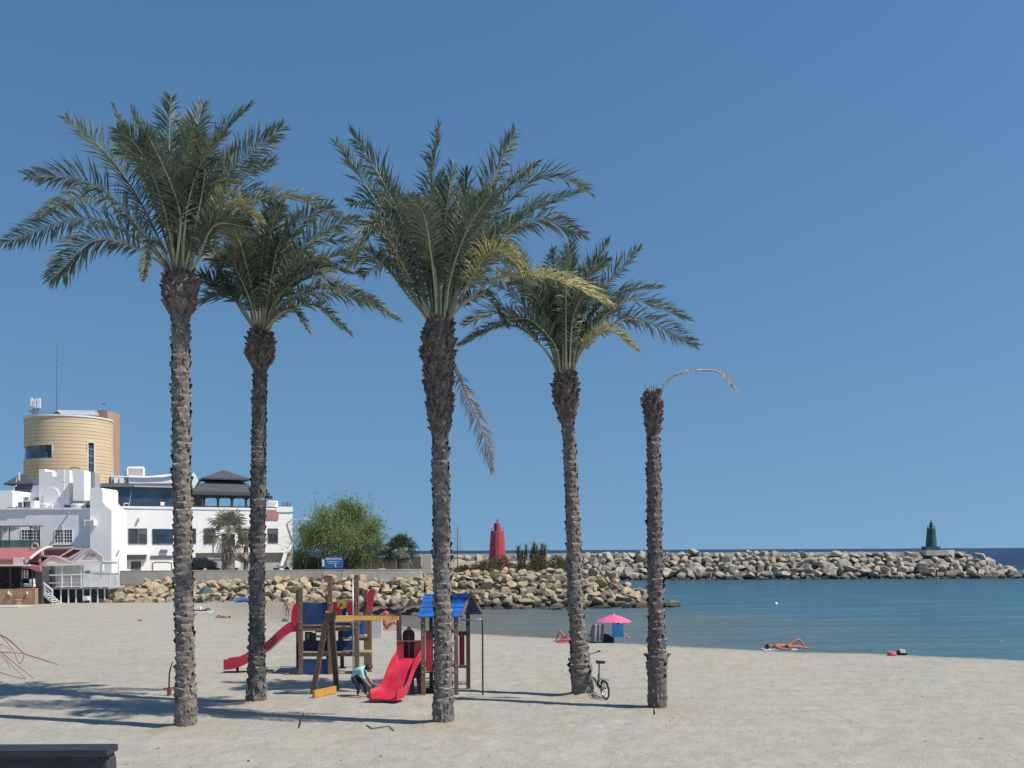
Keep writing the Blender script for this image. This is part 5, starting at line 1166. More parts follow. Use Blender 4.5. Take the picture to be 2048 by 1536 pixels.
def bush(name, px, pyb, pyt, d, wpx, label, matl, r, z=1.4, n=900, cat='bush', spiky=False):
    b_ = P(px, pyb, d); b_.z = z; s_ = d/FPX; h = P(px, pyt, d).z-z; W = wpx*s_/2
    root = thing(name, b_, label, cat)
    mb = MB()
    for i in range(7): a = r.uniform(0, 6.28); mb.tube([b_, b_+Vector((math.cos(a)*W*.5, math.sin(a)*W*.5, h*.6))], [.04, .015], 4)
    mb.build('stems', M['bark2'], root)
    mb = MB()
    for i in range(n):
        th = r.uniform(0, 2*PI); q = r.random()**.5; hh = r.random()**.7
        k = math.sqrt(max(0, 1-hh**2.2)); lump = 0.8+.25*math.sin(th*3+px)
        p = b_+Vector((math.cos(th)*W*q*k, math.sin(th)*W*q*k, h*hh*lump))
        dv = Vector((math.cos(th)*.5+r.uniform(-.5, .5), math.sin(th)*.5+r.uniform(-.5, .5), r.uniform(-.1, 1))).normalized(); L = r.uniform(.08, .28); w = dv.cross(Vector((r.uniform(-1, 1), r.uniform(-1, 1), .3))).normalized()*r.uniform(.02, .05)
        mb.add([p-w, p+w, p+dv*L], [(0, 1, 2)])
    mb.build('foliage', matl, root)
r = random.Random(41)
specs = [(965, 1143, 1124, 92, 60, 'low scrub bush at the left foot of the red beacon'), (1003, 1143, 1112, 90, 62, 'rounded grey green bush covering the foot of the red beacon'), (1040, 1142, 1126, 92, 50, 'low bush between the red beacon and the tree yuccas'),
         (1075, 1142, 1110, 93, 50, 'bushy scrub under the tree yuccas'), (1112, 1142, 1112, 92, 54, 'dark scrub bush left of the fourth palm trunk'), (1135, 1142, 1118, 94, 44, 'olive scrub bush behind the fourth palm trunk'), (928, 1143, 1131, 92, 40, 'lowest scrub bush right of the middle palm trunk')]
for (a, b, c, d_, w, lb) in specs: bush('scrub_bush', a, b, c, d_, w, lb, M['bush'], r, 1.4, 1300)
# tree yuccas
def yucca(px, pyb, tops, d, label):
    b_ = P(px, pyb, d); b_.z = 1.4; root = thing('yucca_tree', b_, label, 'yucca', 'tree yuccas on the groyne')
    mb = MB()
    for (x, y) in tops:
        t = P(x, y, d+r.uniform(-.5, .5)); m_ = (b_+t)/2+Vector((r.uniform(-.2, .2), 0, 0)); mb.tube([b_, m_, t], [.11, .09, .08], 6)
    mb.build('trunk', M['bark2'], root)
    for (x, y) in tops:
        t = P(x, y, d); mb = MB()
        for i in range(150):
            th = r.uniform(0, 6.28); el = r.uniform(-1.2, 1.4); dv = Vector((math.cos(th)*math.cos(el), math.sin(th)*math.cos(el), math.sin(el))); L = r.uniform(.4, .8)*(1.2 if el < 0 else 1)
            w = dv.cross(Vector((0, 0, 1))).normalized()*.045; o_ = t+Vector((0, 0, r.uniform(-.9, .15)))
            mb.add([o_-w, o_+w, o_+dv*L], [(0, 1, 2)])
        mb.build('leaf_rosette', M['fan'], root)
yucca(1046, 1140, [(1037, 1097), (1044, 1108), (1052, 1098)], 95, 'forked tree yucca, left of the clump right of the red beacon')
yucca(1070, 1140, [(1068, 1090), (1074, 1100), (1063, 1106)], 95.6, 'tallest tree yucca in the middle of the clump right of the red beacon')
yucca(1086, 1140, [(1084, 1095), (1090, 1096), (1080, 1108)], 96.2, 'pale stemmed tree yucca at the right of the clump')
# agave flower stalk
b_ = P(915, 1140, 96); b_.z = 1.4; ag = thing('agave_stalk', b_, 'tall thin agave flower stalk standing between the middle palm and red beacon', 'plant')
mb = MB(); mb.tube([b_, P(915, 1052, 96)], [.05, .02], 5)
mb.build('stalk', M['bush'], ag); mb = MB()
for i in range(16):
    y = 1056+i*2.9; s_ = (-1) ** i; x = 915+s_*(3.5+i*.35); mb.tube([P(915, y+3, 96), P(x, y, 96+r.uniform(-.3, .3))], .012, 4)
    c_ = P(x, y, 96)
    for k in range(7): dv = Vector((r.uniform(-1, 1), r.uniform(-1, 1), r.uniform(-.3, .6))).normalized()*.13; w = dv.cross(Vector((0, 0, 1)))*.35; mb.add([c_-w, c_+w, c_+dv], [(0, 1, 2)])
mb.build('flower_clusters', M['bush'], ag)
# ---------------------------------------------------------------- playground
def post(root, px, pt, dpt, w, matl, name='post', bottom=-0.15, wy=None):
    t = P(px, pt, dpt); wy = wy or w; mb = MB()
    mb.box(t.x-w/2, t.x+w/2, dpt-wy/2, dpt+wy/2, bottom, t.z-0.012)
    mb.box(t.x-w/2-.004, t.x+w/2+.004, dpt-wy/2-.004, dpt+wy/2+.004, t.z-0.012, t.z+.01)
    return mb.build(name, matl, root)
dA = GD(630, 1349); dB = dA+1.55
pa = thing('climbing_tower', (P(665, 0, dA).x, dA, 0), 'wooden climbing tower with blue panels, rope frame and a wavy red slide on its left', 'climbing frame')
FA = Facade((0, dA), (1, 0)); FB = Facade((0, dB), (1, 0))
for (px, pt, d_, w, m_) in ((601, 1176, dA, .115, 'wood'), (660, 1152, dA, .125, 'wood'), (713, 1151, dA, .125, 'wood'), (731.5, 1180, dB, .115, 'wood'), (739, 1222, dA+.5, .12, 'wood'), (596, 1181, dB, .11, 'wood_dark'), (656, 1190, dB, .11, 'wood_dark'), (684, 1262, dB, .1, 'wood_dark')):
    post(pa, px, pt, d_, w, M[m_])
mb = MB(); a = P(705.5, 1157, dA-.12); mb.tube([(a.x, dA-.12, -.1), (a.x, dA-.12, a.z)], .018, 8); mb.build('steel_pole', M['steel'], pa, smooth=True)
def apart(F_, name, m_, *a, **k): return fpart(F_, name, M[m_] if isinstance(m_, str) else m_, pa, *a, **k)
mb = MB(); pts = [(606, 1204)]+[(606+48*i/8, 1204-1.5*0+2.2*math.sin(PI*i/8)) for i in range(9)]+[(654.5, 1248.5), (606, 1248.5)]
FA.poly(mb, pts[1:], .01, .03); mb.build('blue_panel', M['blue_pl'], pa, fix=True)
apart(FA, 'deck_edge', 'wood_pale', 605, 1249.5, 655, 1251.5, .02, .4); apart(FA, 'deck_beam', 'wood', 605, 1252, 655, 1262, 0, .08); apart(FA, 'deck', 'wood_dark', 603, 1249.6, 712, 1252, -.05, 1.4)
apart(FA, 'blue_bin', 'blue_pl', 609.5, 1264, 624, 1281, -.5, .1); apart(FA, 'yellow_tag', 'yellow_pl', 613, 1267, 619, 1279, -.48, .05)
apart(FA, 'slat', 'wood_pale', 630, 1261.5, 653, 1265, -.3, .1); apart(FA, 'slat', 'wood_pale', 631, 1271, 655, 1275, -.3, .1); apart(FA, 'slat', 'wood_dark', 624, 1266, 632, 1281, -.4, .05)
apart(FA, 'blue_panel', mat('navy_panel', (0.02, 0.03, 0.085), .5, .15, 3), 606, 1281, 655, 1303, -.35, .03)
apart(FA, 'step_ledge', 'wood_pale', 605, 1303.5, 655, 1306, .02, .5); apart(FA, 'cross_beam', 'wood', 605, 1306.2, 713, 1313, 0, .07)
mb = MB(); FA.poly(mb, [(604, 1320), (606, 1318), (655, 1318), (656, 1320), (656, 1346), (654, 1349), (606, 1349), (604, 1347)], .0, .03); mb.build('blue_panel', M['blue_pl'], pa, fix=True)
# right bay
mb = MB(); FB.poly(mb, [(664, 1203), (682, 1206), (682, 1231), (664, 1231)], 0, .03); mb.build('red_panel', M['red_panel'], pa, fix=True)
mb = MB(); FB.poly(mb, [(692, 1208), (697, 1204), (711, 1203), (711, 1231), (696, 1231)], 0, .03); mb.build('red_panel', M['red_panel'], pa, fix=True)
apart(FB, 'blue_panel', 'blue_pl', 682.5, 1206, 692, 1231, -.05, .03)
c_ = FA.at(683, 1209, -.5); mb = MB()
pts = []
for i in range(20):
    a = 2*PI*i/20; rr = (.115 if i % 2 else .155); pts.append(c_+Vector((rr*math.cos(a), 0, rr*math.sin(a))))
mb.prism(pts, (0, .03, 0)); wh = mb.build('play_wheel', M['yellow_pl'], pa, fix=True)
mb = MB(); mb.prism([c_+Vector((.03*math.cos(a), -.02, .03*math.sin(a))) for a in np.linspace(0, 2*PI, 11)[:-1]], (0, .02, 0)); mb.build('hub', M['black'], wh, fix=True)
apart(FA, 'rail', 'blue_pl', 664, 1246, 700, 1250, -.1, .04); apart(FA, 'deck_beam', 'wood_pale', 666, 1251, 707, 1254.5, .02, .1); apart(FA, 'deck_beam', 'wood', 666, 1255, 709, 1262, 0, .07)
apart(FA, 'blue_panel', 'blue_br', 686, 1262, 709, 1273, -.3, .03); apart(FA, 'step_ledge', 'wood_pale', 684, 1274, 700, 1279, -.2, .3); apart(FA, 'slat', 'wood_dark', 676, 1258, 685, 1281, -.35, .06)
apart(FA, 'blue_panel', 'blue_pl', 668, 1281, 708, 1303, -.3, .03); apart(FA, 'step_ledge', 'wood_pale', 668, 1303.5, 702, 1306, .02, .4)
apart(FB, 'blue_panel', 'blue_br', 717, 1238, 728, 1270, .3, .03); apart(FB, 'step_ledge', 'wood_pale', 717, 1271, 731, 1275, .5, .5)
apart(FA, 'cross_beam', 'wood_dark', 716, 1276, 738, 1281, -.3, .06); apart(FA, 'cross_beam', 'wood_dark', 715, 1300, 738, 1304, -.5, .06); apart(FA, 'step_ledge', 'wood_pale', 716, 1303, 740, 1306, .0, .5); apart(FA, 'cross_beam', 'wood', 716, 1306.5, 742, 1313, 0, .07)
apart(FA, 'cross_beam', 'wood_dark', 658, 1190, 658.5, 1190.5, -.4, .05)
mb = MB(); mb.tube([FA.at(663, 1168, -.05), FA.at(677, 1166, -.05), FA.at(692, 1161, -.05), FA.at(711, 1157, -.05)], .022, 6)
mb.tube([FA.at(690, 1161, -.05), FA.at(705, 1157, -.1)], .02, 5); mb.build('rope_bar', M['rust'], pa, smooth=True)
mb = MB(); FB.poly(mb, [(736, 1184), (739, 1179), (749, 1178), (750, 1182), (744, 1218), (740, 1221), (733, 1221)], .2, .05); mb.build('red_side_wing', M['red_pl'], pa, fix=True)
apart(FA, 'tank', 'steel', 699, 1272, 707, 1284, -.9, .2); apart(FA, 'bracket', 'metal_dark', 700, 1304, 708, 1309, .04, .1)
apart(FB, 'rear_board', 'wood', 716, 1160, 716.5, 1240, -.1, .05)
# wavy slide running left
def slide(root, cent, width, hgt, matl, name='slide'):
    """trough swept along cent; each entry (point, left dir)"""
    mb = MB(); n = len(cent)
    prof = [(-.5, 1), (-.5, 0), (.5, 0), (.5, 1), (.47, 1), (.42, .14), (-.42, .14), (-.47, 1)]
    k = len(prof)
    for (p, sd, up, w, h) in cent:
        for (a, b) in prof: mb.v.append(tuple(Vector(p)+Vector(sd)*a*w+Vector(up)*b*h))
    for i in range(n-1):
        for j in range(k):
            j2 = (j+1) % k; mb.f.append((i*k+j, i*k+j2, (i+1)*k+j2, (i+1)*k+j)); mb.m.append(0)
    mb.f.append(tuple(range(k))); mb.m.append(0); mb.f.append(tuple((n-1)*k+j for j in reversed(range(k)))); mb.m.append(0)
    return mb.build(name, matl, root, smooth=False, fix=True)
ds = dA+.6
low = catmull([P(598, 1262, ds), P(586, 1263, ds), P(573, 1270, ds), P(556, 1285, ds), P(540, 1300, ds), P(522, 1311, ds), P(505, 1325, ds)*1.0 if False else P(508, 1319, ds), P(492, 1328, ds), P(475, 1335, ds), P(452, 1338, ds)], 26)
up_ = []
for p in low: up_.append((p, (0, 1, 0), (0, 0, 1), .5, .30))
slide(pa, up_, .5, .3, M['red_pl'], 'wavy_slide')
mb = MB(); q = FA.at
dsf = Facade((0, ds-.26), (1, 0)); dsb = Facade((0, ds+.26), (1, 0))
for F_ in (dsf, dsb):
    mb = MB(); F_.poly(mb, [(582, 1240), (583, 1222), (588, 1208), (598, 1206), (598, 1264), (590, 1262)], 0, .03); mb.build('slide_hood', M['red_pl'], pa, fix=True)
mb = MB(); a = P(475, 1334, ds); mb.tube([(a.x, ds, a.z), (a.x, ds, -.1)], [.05, .015], 6); mb.build('slide_foot', M['metal_dark'], pa)
# yellow beam and A frame
sw = thing('swing_frame', (P(700, 0, 24.2).x, 24.2, 0), 'timber A frame with a long yellow top beam joined to the red slide playhouse', 'swing frame')
top = P(659, 1232, 24.0)
for (px, py, nm) in ((624, 1396, 'wood'), (674, 1386, 'wood_dark')):
    g = G(px, py, -.1); mb = MB(); mb.beam(g, top+Vector((0.03 if px > 650 else -.03, 0.05 if px > 650 else -.05, .1)), .12, .12, up=(0, 1, 0)); mb.build('leg', M[nm], sw)
mb = MB(); mb.obox(top+Vector((.03, .02, 0)), (.13, 0, 0), (0, .12, 0), (0, 0, .09)); mb.build('joint_bracket', M['wood_dark'], sw)
mb = MB(); mb.beam(P(666, 1236, 24.0), P(801, 1236, 24.6), .11, .10); mb.build('top_beam', M['yellow_wood'], sw)
a = G(627, 1397); b = G(671, 1387); mb = MB(); mb.beam(a+Vector((0, 0, .10)), b+Vector((0, 0, .10)), .06, .17, up=(0, 0, 1)); mb.build('ground_board', M['yellow_wood'], sw)
# playhouse with roof and slide
dC = GD(880, 1390); FC = Facade((0, dC), (1, 0)); dD = dC+1.0; FE = Facade((0, dD), (1, 0))
ph_ = thing('slide_playhouse', (P(870, 0, dC).x, dC, 0), 'wooden playhouse with blue gable roof and a broad straight red slide facing forward', 'playhouse')
def cp(F_, name, m_, *a, **k): return fpart(F_, name, M[m_], ph_, *a, **k)
for (px, pt, d_, w, m_) in ((846, 1234, dC, .10, 'wood'), (912, 1234, dC, .10, 'wood'), (936, 1230, dD, .10, 'wood_dark'), (798, 1218, dC+.35, .115, 'wood_dark'), (862, 1234, dD+.1, .09, 'wood_dark')): post(ph_, px, pt, d_, w, M[m_])
cp(FC, 'red_panel', 'red_panel', 851.5, 1266, 864, 1343, -.02, .03); cp(FC, 'panel_rail', 'wood_dark', 851, 1262, 908, 1266, -.0, .05); cp(FC, 'red_panel', 'red_panel', 874, 1266, 900, 1343, -.02, .03)
cp(FE, 'red_panel', 'red_panel', 918.5, 1271, 929, 1330, .3, .03); cp(FE, 'panel_rail', 'wood_dark', 915, 1263, 934, 1271, .3, .05); cp(FE, 'panel_rail', 'wood', 914, 1331, 940, 1336, .5, .08)
for y in (1345, 1357, 1368, 1378): cp(FC, 'rung', 'metal_dark', 851, y-1, 909, y+.8, -.3, .05)
cp(FC, 'low_board', 'wood_dark', 851, 1379, 908, 1389, -.4, .04); cp(FE, 'rung', 'metal_dark', 915, 1367, 934, 1369, .2, .03)
cp(FC, 'deck', 'wood_dark', 805, 1330, 912, 1334, -.1, 1.0)
mb = MB(); pts = [(805, 1330), (805, 1268), (807, 1262), (812, 1259), (816, 1258), (822, 1259), (827, 1262), (829, 1268), (829, 1330)]; FC.poly(mb, pts, -.5, .04); ar = mb.build('entrance_arch', M['maroon'], ph_, fix=True)
fpart(FC, 'arch_slot', M['salmon'], ar, 816.5, 1271, 819.5, 1326, -.48, .03)
mb = MB(); c_ = FC.at(818, 1258, -.45); mb.lathe(c_-Vector((0, 0, .05)), [(.02, 0), (.055, .03), (.055, .07), (.02, .11)], 10); mb.build('knob', M['metal_grey'], ar, smooth=True)
cp(FC, 'grab_bar', 'wood', 793, 1281.5, 843, 1283.5, .02, .04)
mb = MB(); FC.poly(mb, [(826, 1336), (846, 1331), (846, 1392), (838, 1392), (832, 1356), (828, 1358), (828, 1392), (820, 1392), (820, 1350)], -.25, .04); mb.build('dark_side_board', M['wood_dark'], ph_, fix=True)
# slide: deck -> sand, coming forwards and to the left
A0 = P(817, 1322, dC-.05); B0 = G(782, 1402); 
T0 = Vector(A0); E0 = Vector((B0.x, B0.y, .10))
cent = []
path = catmull([T0+Vector((.05, .15, .02)), T0, T0.lerp(E0, .4)+Vector((0, 0, .04)), T0.lerp(E0, .75)+Vector((0, 0, -.07)), E0, E0+(E0-T0).normalized()*Vector((1, 1, 0)).length*.0+Vector((-.14, -.35, -.03))], 22)
hd = Vector((E0.x-T0.x, E0.y-T0.y, 0)).normalized(); sd0 = Vector((-hd.y, hd.x, 0))
sdv = (sd0+Vector((.55, 0, 0))).normalized() if sd0.x > 0 else (-sd0+Vector((.0, 0, 0))).normalized()
for i, p in enumerate(path):
    t = i/21
    cent.append((p, sdv, (0, 0, 1), .58+.10*t, .24))
slide(ph_, cent, .6, .24, M['red_pl'], 'straight_slide')
for sx, nm in ((-1, 'l'), (1, 'r')):
    mb = MB()
    x0 = 793 if sx < 0 else 829; x1 = 807 if sx < 0 else 843
    FC.poly(mb, [(x0, 1281), (x1, 1281), (x1, 1318 if sx > 0 else 1326), (x0, 1326 if sx > 0 else 1318)], .0, .05); mb.build('slide_hood', M['red_pl'], ph_, fix=True)
# roof: gable, ridge along x
rl = P(849, 1187, dC+.45); rr_ = P(938, 1187, dC+.45); el = P(835, 1233, dC-.12); er = P(921, 1233, dC-.12); 
mb = MB()
def slab(mb, a, b, c, d_, th=.03, mi=0):
    n = (b-a).cross(d_-a).normalized()*th; mb.add([a, b, c, d_, a+n, b+n, c+n, d_+n], [(0, 1, 2, 3), (7, 6, 5, 4), (0, 4, 5, 1), (1, 5, 6, 2), (2, 6, 7, 3), (3, 7, 4, 0)], mi)
nb = 5
for i in range(nb):
    t0 = i/nb; t1 = (i+1)/nb-.02
    mb = MB(); slab(mb, el.lerp(rl, t0), er.lerp(rr_, t0), er.lerp(rr_, t1), el.lerp(rl, t1), -.03); mb.build('roof_board', M['blue_br'], ph_, fix=True)
bl = Vector((el.x, 2*rl.y-el.y, el.z)); br = Vector((er.x+.45, 2*rl.y-er.y, er.z)); 
for i in range(nb):
    t0 = i/nb; t1 = (i+1)/nb-.02
    mb = MB(); slab(mb, bl.lerp(rl, t0), br.lerp(rr_, t0), br.lerp(rr_, t1), bl.lerp(rl, t1), .03); mb.build('roof_board', M['blue_pl'], ph_, fix=True)
mb = MB(); mb.beam(er+Vector((.03, 0, 0)), rr_+Vector((.03, 0, 0)), .05, .05); mb.beam(br+Vector((.03, 0, 0)), rr_+Vector((.03, 0, 0)), .05, .05); mb.build('barge_board', M['wood'], ph_)
mb = MB(); mb.prism([er+Vector((0, .03, .03)), br+Vector((-.3, -.03, .03)), rr_+Vector((0, 0, -.03))], (-.03, 0, 0)); mb.build('gable_panel', M['blue_pl'], ph_, fix=True)
# bolts on the posts
for rt_, F_, xs_, ys_ in ((pa, Facade((0, dA-.06), (1, 0)), (601, 660, 713), (1207, 1244, 1256, 1309)), (ph_, Facade((0, dC-.06), (1, 0)), (846, 912), (1246, 1270, 1332, 1344))):
    mb = MB()
    for x in xs_:
        for y in ys_:
            c_ = F_.at(x, y, .0); mb.tube([c_+Vector((0, .01, 0)), c_-Vector((0, .018, 0))], .022, 6)
    o_ = mb.build('bolts', M['steel'], rt_); o_['kind'] = 'stuff'
# thin steel hoop beside the playhouse
dH = GD(965, 1391); hp = thing('steel_hoop', (P(965, 0, dH).x, dH, 0), 'thin grey steel pole and top bar standing right of the playhouse', 'pole')
mb = MB(); a = P(965, 1239, dH); mb.tube([(a.x, dH, -.1), (a.x, dH, a.z-.03), (a.x-.03, dH, a.z)], .021, 8); mb.build('upright', M['metal_dark'], hp, smooth=True)
mb = MB(); mb.tube([(a.x-.03, dH, a.z), P(922, 1240, dH+.3)], .019, 8); mb.build('top_bar', M['steel'], hp, smooth=True)

# ---------------------------------------------------------------- people: one skinned body each
def figure(name_label, group, J, edges, cats, mats, hair=None, haircol=None, origin=None, hands=(), extra=None):
    """J: joint -> (pos, radius); edges; cats: limb edge -> material index; mats list"""
    names = list(J); idx = {n: i for i, n in enumerate(names)}
    V = [Vector(J[n][0]) for n in names]; R = [J[n][1] for n in names]; E = [(idx[a], idx[b]) for a, b in edges]
    for h in hands:      # five unequal fingers on each hand
        hp_ = V[idx[h[0]]]; dv = (hp_-V[idx[h[1]]]).normalized(); sd = dv.cross(Vector((.3, 1, .2))).normalized(); up = sd.cross(dv)
        for k, (a, L) in enumerate(((-.9, .05), (-.35, .075), (-.1, .085), (.14, .08), (.38, .06))):
            s_ = h[2]; v = dv*math.cos(a)+sd*math.sin(a)
            p1 = hp_+v*L*.6*s_+sd*a*.03; p2 = p1+(v-up*.5).normalized()*L*.6*s_
            V += [p1, p2]; R += [.009*s_, .007*s_]; E += [(idx[h[0]], len(V)-2), (len(V)-2, len(V)-1)]
    org = Vector(origin)
    me = bpy.data.meshes.new('person'); me.from_pydata([tuple(v-org) for v in V], E, [])
    o = bpy.data.objects.new('person', me); col.objects.link(o); o.location = org
    md = o.modifiers.new('skin', 'SKIN'); md.use_smooth_shade = True
    sv = me.skin_vertices[0].data
    for i, r in enumerate(R): sv[i].radius = (r, r); sv[i].use_root = (i == idx['pelvis'])
    ss = o.modifiers.new('sub', 'SUBSURF'); ss.levels = 1; ss.render_levels = 1
    dg = bpy.context.evaluated_depsgraph_get(); me2 = bpy.data.meshes.new_from_object(o.evaluated_get(dg))
    o.modifiers.clear(); o.data = me2; me2.materials.clear()
    for m_ in mats: me2.materials.append(m_)
    segs = [(V[idx[a]]-org, V[idx[b]]-org, cats.get((a, b), 0)) for a, b in edges]
    for f in me2.polygons:
        c = f.center; best = 1e9
        for a, b, m_ in segs:
            ab = b-a; t = max(0, min(1, (c-a).dot(ab)/max(1e-9, ab.length_squared))); d_ = (c-a-ab*t).length
            if d_ < best: best = d_; f.material_index = m_
        f.use_smooth = True
    tag(o, name_label, 'person', group); ORG[o.name] = org.copy()
    if hair:
        mb = MB(); c, rr, dirv = hair; c = Vector(c); dirv = Vector(dirv).normalized(); r_h = random.Random(3)
        ref = dirv.cross(Vector((0, 1, .1))).normalized(); r2 = dirv.cross(ref)
        rings = []
        for i in range(6):
            th = i/5*1.75; n = 12
            for k in range(n):
                a = 2*PI*k/n; q = c+(dirv*math.cos(th)+(ref*math.cos(a)+r2*math.sin(a))*math.sin(th))*rr*r_h.uniform(.97, 1.05)
                mb.v.append(tuple(q))
        for i in range(5):
            for k in range(12): mb.f.append((i*12+k, i*12+(k+1) % 12, (i+1)*12+(k+1) % 12, (i+1)*12+k)); mb.m.append(0)
        mb.build('hair', haircol or M['hair'], o, smooth=True)
    return o
BE = [('pelvis', 'belly'), ('belly', 'chest'), ('chest', 'neck'), ('neck', 'head'), ('head', 'crown'), ('head', 'nose'),
      ('chest', 'shl'), ('shl', 'ell'), ('ell', 'wrl'), ('wrl', 'hal'), ('chest', 'shr'), ('shr', 'elr'), ('elr', 'wrr'), ('wrr', 'har'),
      ('pelvis', 'hil'), ('hil', 'knl'), ('knl', 'anl'), ('anl', 'tol'), ('pelvis', 'hir'), ('hir', 'knr'), ('knr', 'anr'), ('anr', 'tor')]
RAD = dict(pelvis=.125, belly=.115, chest=.13, neck=.05, head=.085, crown=.07, nose=.018, shl=.06, ell=.042, wrl=.028, hal=.03, shr=.06, elr=.042, wrr=.028, har=.03,
           hil=.09, knl=.058, anl=.038, tol=.03, hir=.09, knr=.058, anr=.038, tor=.03)
def pose(o, k, **j):
    return {n: (Vector(o)+Vector(p)*1.0, RAD[n]*k) for n, p in j.items()}
def fullcats(shirt=0, trousers=0, sleeves=None, shin=None):
    c = {}
    for e in (('pelvis', 'belly'), ('belly', 'chest')): c[e] = shirt
    for e in (('chest', 'shl'), ('chest', 'shr')): c[e] = shirt
    if sleeves is not None:
        for e in (('shl', 'ell'), ('shr', 'elr')): c[e] = sleeves
    for e in (('pelvis', 'hil'), ('pelvis', 'hir'), ('hil', 'knl'), ('hir', 'knr')): c[e] = trousers
    for e in (('knl', 'anl'), ('knr', 'anr')): c[e] = shin if shin is not None else 0
    return c
H = [('hal', 'wrl', .9), ('har', 'wrr', .9)]
# child bending over beside the slide, facing right
o = G(719, 1393)
J = pose(o, .78, pelvis=(-.13, .02, .42), belly=(-.08, .02, .53), chest=(.03, .02, .60), neck=(.14, .02, .63), head=(.20, .0, .60), crown=(.23, .0, .56), nose=(.265, -.03, .555),
         shl=(.06, -.12, .58), ell=(.10, -.15, .40), wrl=(.20, -.10, .28), hal=(.23, -.09, .24), shr=(.06, .14, .58), elr=(.14, .15, .42), wrr=(.24, .10, .30), har=(.27, .10, .26),
         hil=(-.13, -.08, .40), knl=(.0, -.11, .24), anl=(-.02, -.10, .05), tol=(.08, -.12, .02), hir=(-.12, .10, .40), knr=(.10, .12, .26), anr=(.12, .12, .05), tor=(.21, .13, .02))
J = {n: (o+(v-o)*1.12, r_*1.28) for n, (v, r_) in J.items()}
figure('child in a teal top and dark trousers bending over beside the red slide', None, J, BE, {**fullcats(1, 2, 1, 2), ('pelvis', 'hil'): 1, ('pelvis', 'hir'): 1}, [M['skin'], M['teal'], M['jeans']], (o+Vector((.225, 0, .68)), .108, (-.35, 0, .9)), None, o, H)
# lying sunbather at the water's edge
o = G(1572, 1299.5)
def lying(o, s, sgn=1, knee=.3, k=.95):
    q = lambda x, y, z: (x*sgn*s, y*s, z*s)
    return pose(o, k*s, pelvis=q(.05, 0, .13), belly=q(-.12, 0, .13), chest=q(-.35, 0, .15), neck=q(-.52, 0, .13), head=q(-.64, 0, .12), crown=q(-.72, 0, .12), nose=q(-.64, -.03, .215),
        shl=q(-.40, -.17, .11), ell=q(-.20, -.24, .06), wrl=q(.0, -.24, .05), hal=q(.06, -.24, .05), shr=q(-.40, .17, .11), elr=q(-.62, .26, .08), wrr=q(-.72, .10, .10), har=q(-.76, .05, .10),
        hil=q(.08, -.09, .11), knl=q(.42, -.11, .12), anl=q(.78, -.10, .06), tol=q(.84, -.10, .12), hir=q(.08, .10, .11), knr=q(.50, .11, .08+knee), anr=q(.74, .12, .07), tor=q(.85, .12, .05))
figure('tanned sunbather lying on the sand at the water edge with one knee raised', None, lying(o, .95, 1, .30), BE, {('pelvis', 'hil'): 1, ('pelvis', 'hir'): 1}, [M['skin_red'], M['black']], (o+Vector((-.62, 0, .115)), .095, (-.9, 0, .1)), None, o, H)
mb = MB(); mb.box(o.x-.80, o.x+.35, o.y-.22, o.y+.25, -.0, .028); tag(mb.build('beach_towel', M['whitecloth']), 'white towel under the sunbather with the raised knee', 'towel')
# person on red towel half hidden by the fourth palm trunk
o = G(1136, 1284)
def sitting(o, s, sgn=1, k=.95):
    q = lambda x, y, z: (x*sgn*s, y*s, z*s)
    return pose(o, k*s, pelvis=q(.0, 0, .12), belly=q(-.03, 0, .26), chest=q(-.05, 0, .45), neck=q(-.02, 0, .59), head=q(.01, 0, .68), crown=q(.02, 0, .75), nose=q(.10, 0, .67),
        shl=q(-.04, -.17, .50), ell=q(.12, -.22, .32), wrl=q(.33, -.16, .34), hal=q(.38, -.13, .35), shr=q(-.04, .17, .50), elr=q(.12, .22, .32), wrr=q(.33, .16, .34), har=q(.38, .13, .35),
        hil=q(.05, -.09, .11), knl=q(.38, -.12, .40), anl=q(.62, -.11, .06), tol=q(.74, -.11, .03), hir=q(.05, .09, .11), knr=q(.40, .12, .36), anr=q(.66, .12, .06), tor=q(.78, .12, .03))
figure('sunburnt person with knees up on a red towel beside the fourth palm', None, lying(o, .62, -1, .62, 1.05), BE, {('pelvis', 'hil'): 1, ('pelvis', 'hir'): 1}, [M['skin_red'], M['redcloth']], (o+Vector((.40, 0, .07)), .07, (.9, 0, .1)), None, o, H)
mb = MB(); mb.box(o.x-.42, o.x+.75, o.y-.4, o.y+.3, 0, .035); mb.prism([(o.x-.38, o.y-.05, .03), (o.x-.05, o.y-.05, .03), (o.x-.02, o.y-.05, .30)], (0, .25, 0)); tag(mb.build('beach_towel', M['redcloth'], fix=True), 'rumpled red towel beside the fourth palm trunk at the water edge', 'towel')
# seated person with red cap near the water, behind the yellow beam
o = G(771, 1259.5)
figure('person in a red cap sitting on an orange towel near the water', None, sitting(o, 1.05, 1, .9), BE, {('pelvis', 'belly'): 1, ('belly', 'chest'): 0, ('pelvis', 'hil'): 1, ('pelvis', 'hir'): 1}, [M['skin'], M['black']], (o+Vector((.01, 0, .74)), .105, (-.1, 0, 1)), M['hotpink'], o, H)
mb = MB(); mb.box(o.x-.25, o.x+.55, o.y-.45, o.y+.4, 0, .03); mb.box(o.x+.5, o.x+.62, o.y-.3, o.y-.1, .03, .1); tag(mb.build('beach_towel', M['orange_cl']), 'orange towel under the person in the red cap', 'towel')
mb = MB(); a = G(753, 1277); mb.box(a.x-.20, a.x+.20, a.y, a.y+.3, 0, .78); mb.box(a.x-.215, a.x+.215, a.y-.02, a.y+.32, .782, .82); tag(mb.build('storage_bin', M['bin']), 'light grey upright bin on the sand between climbing tower and playhouse', 'bin')
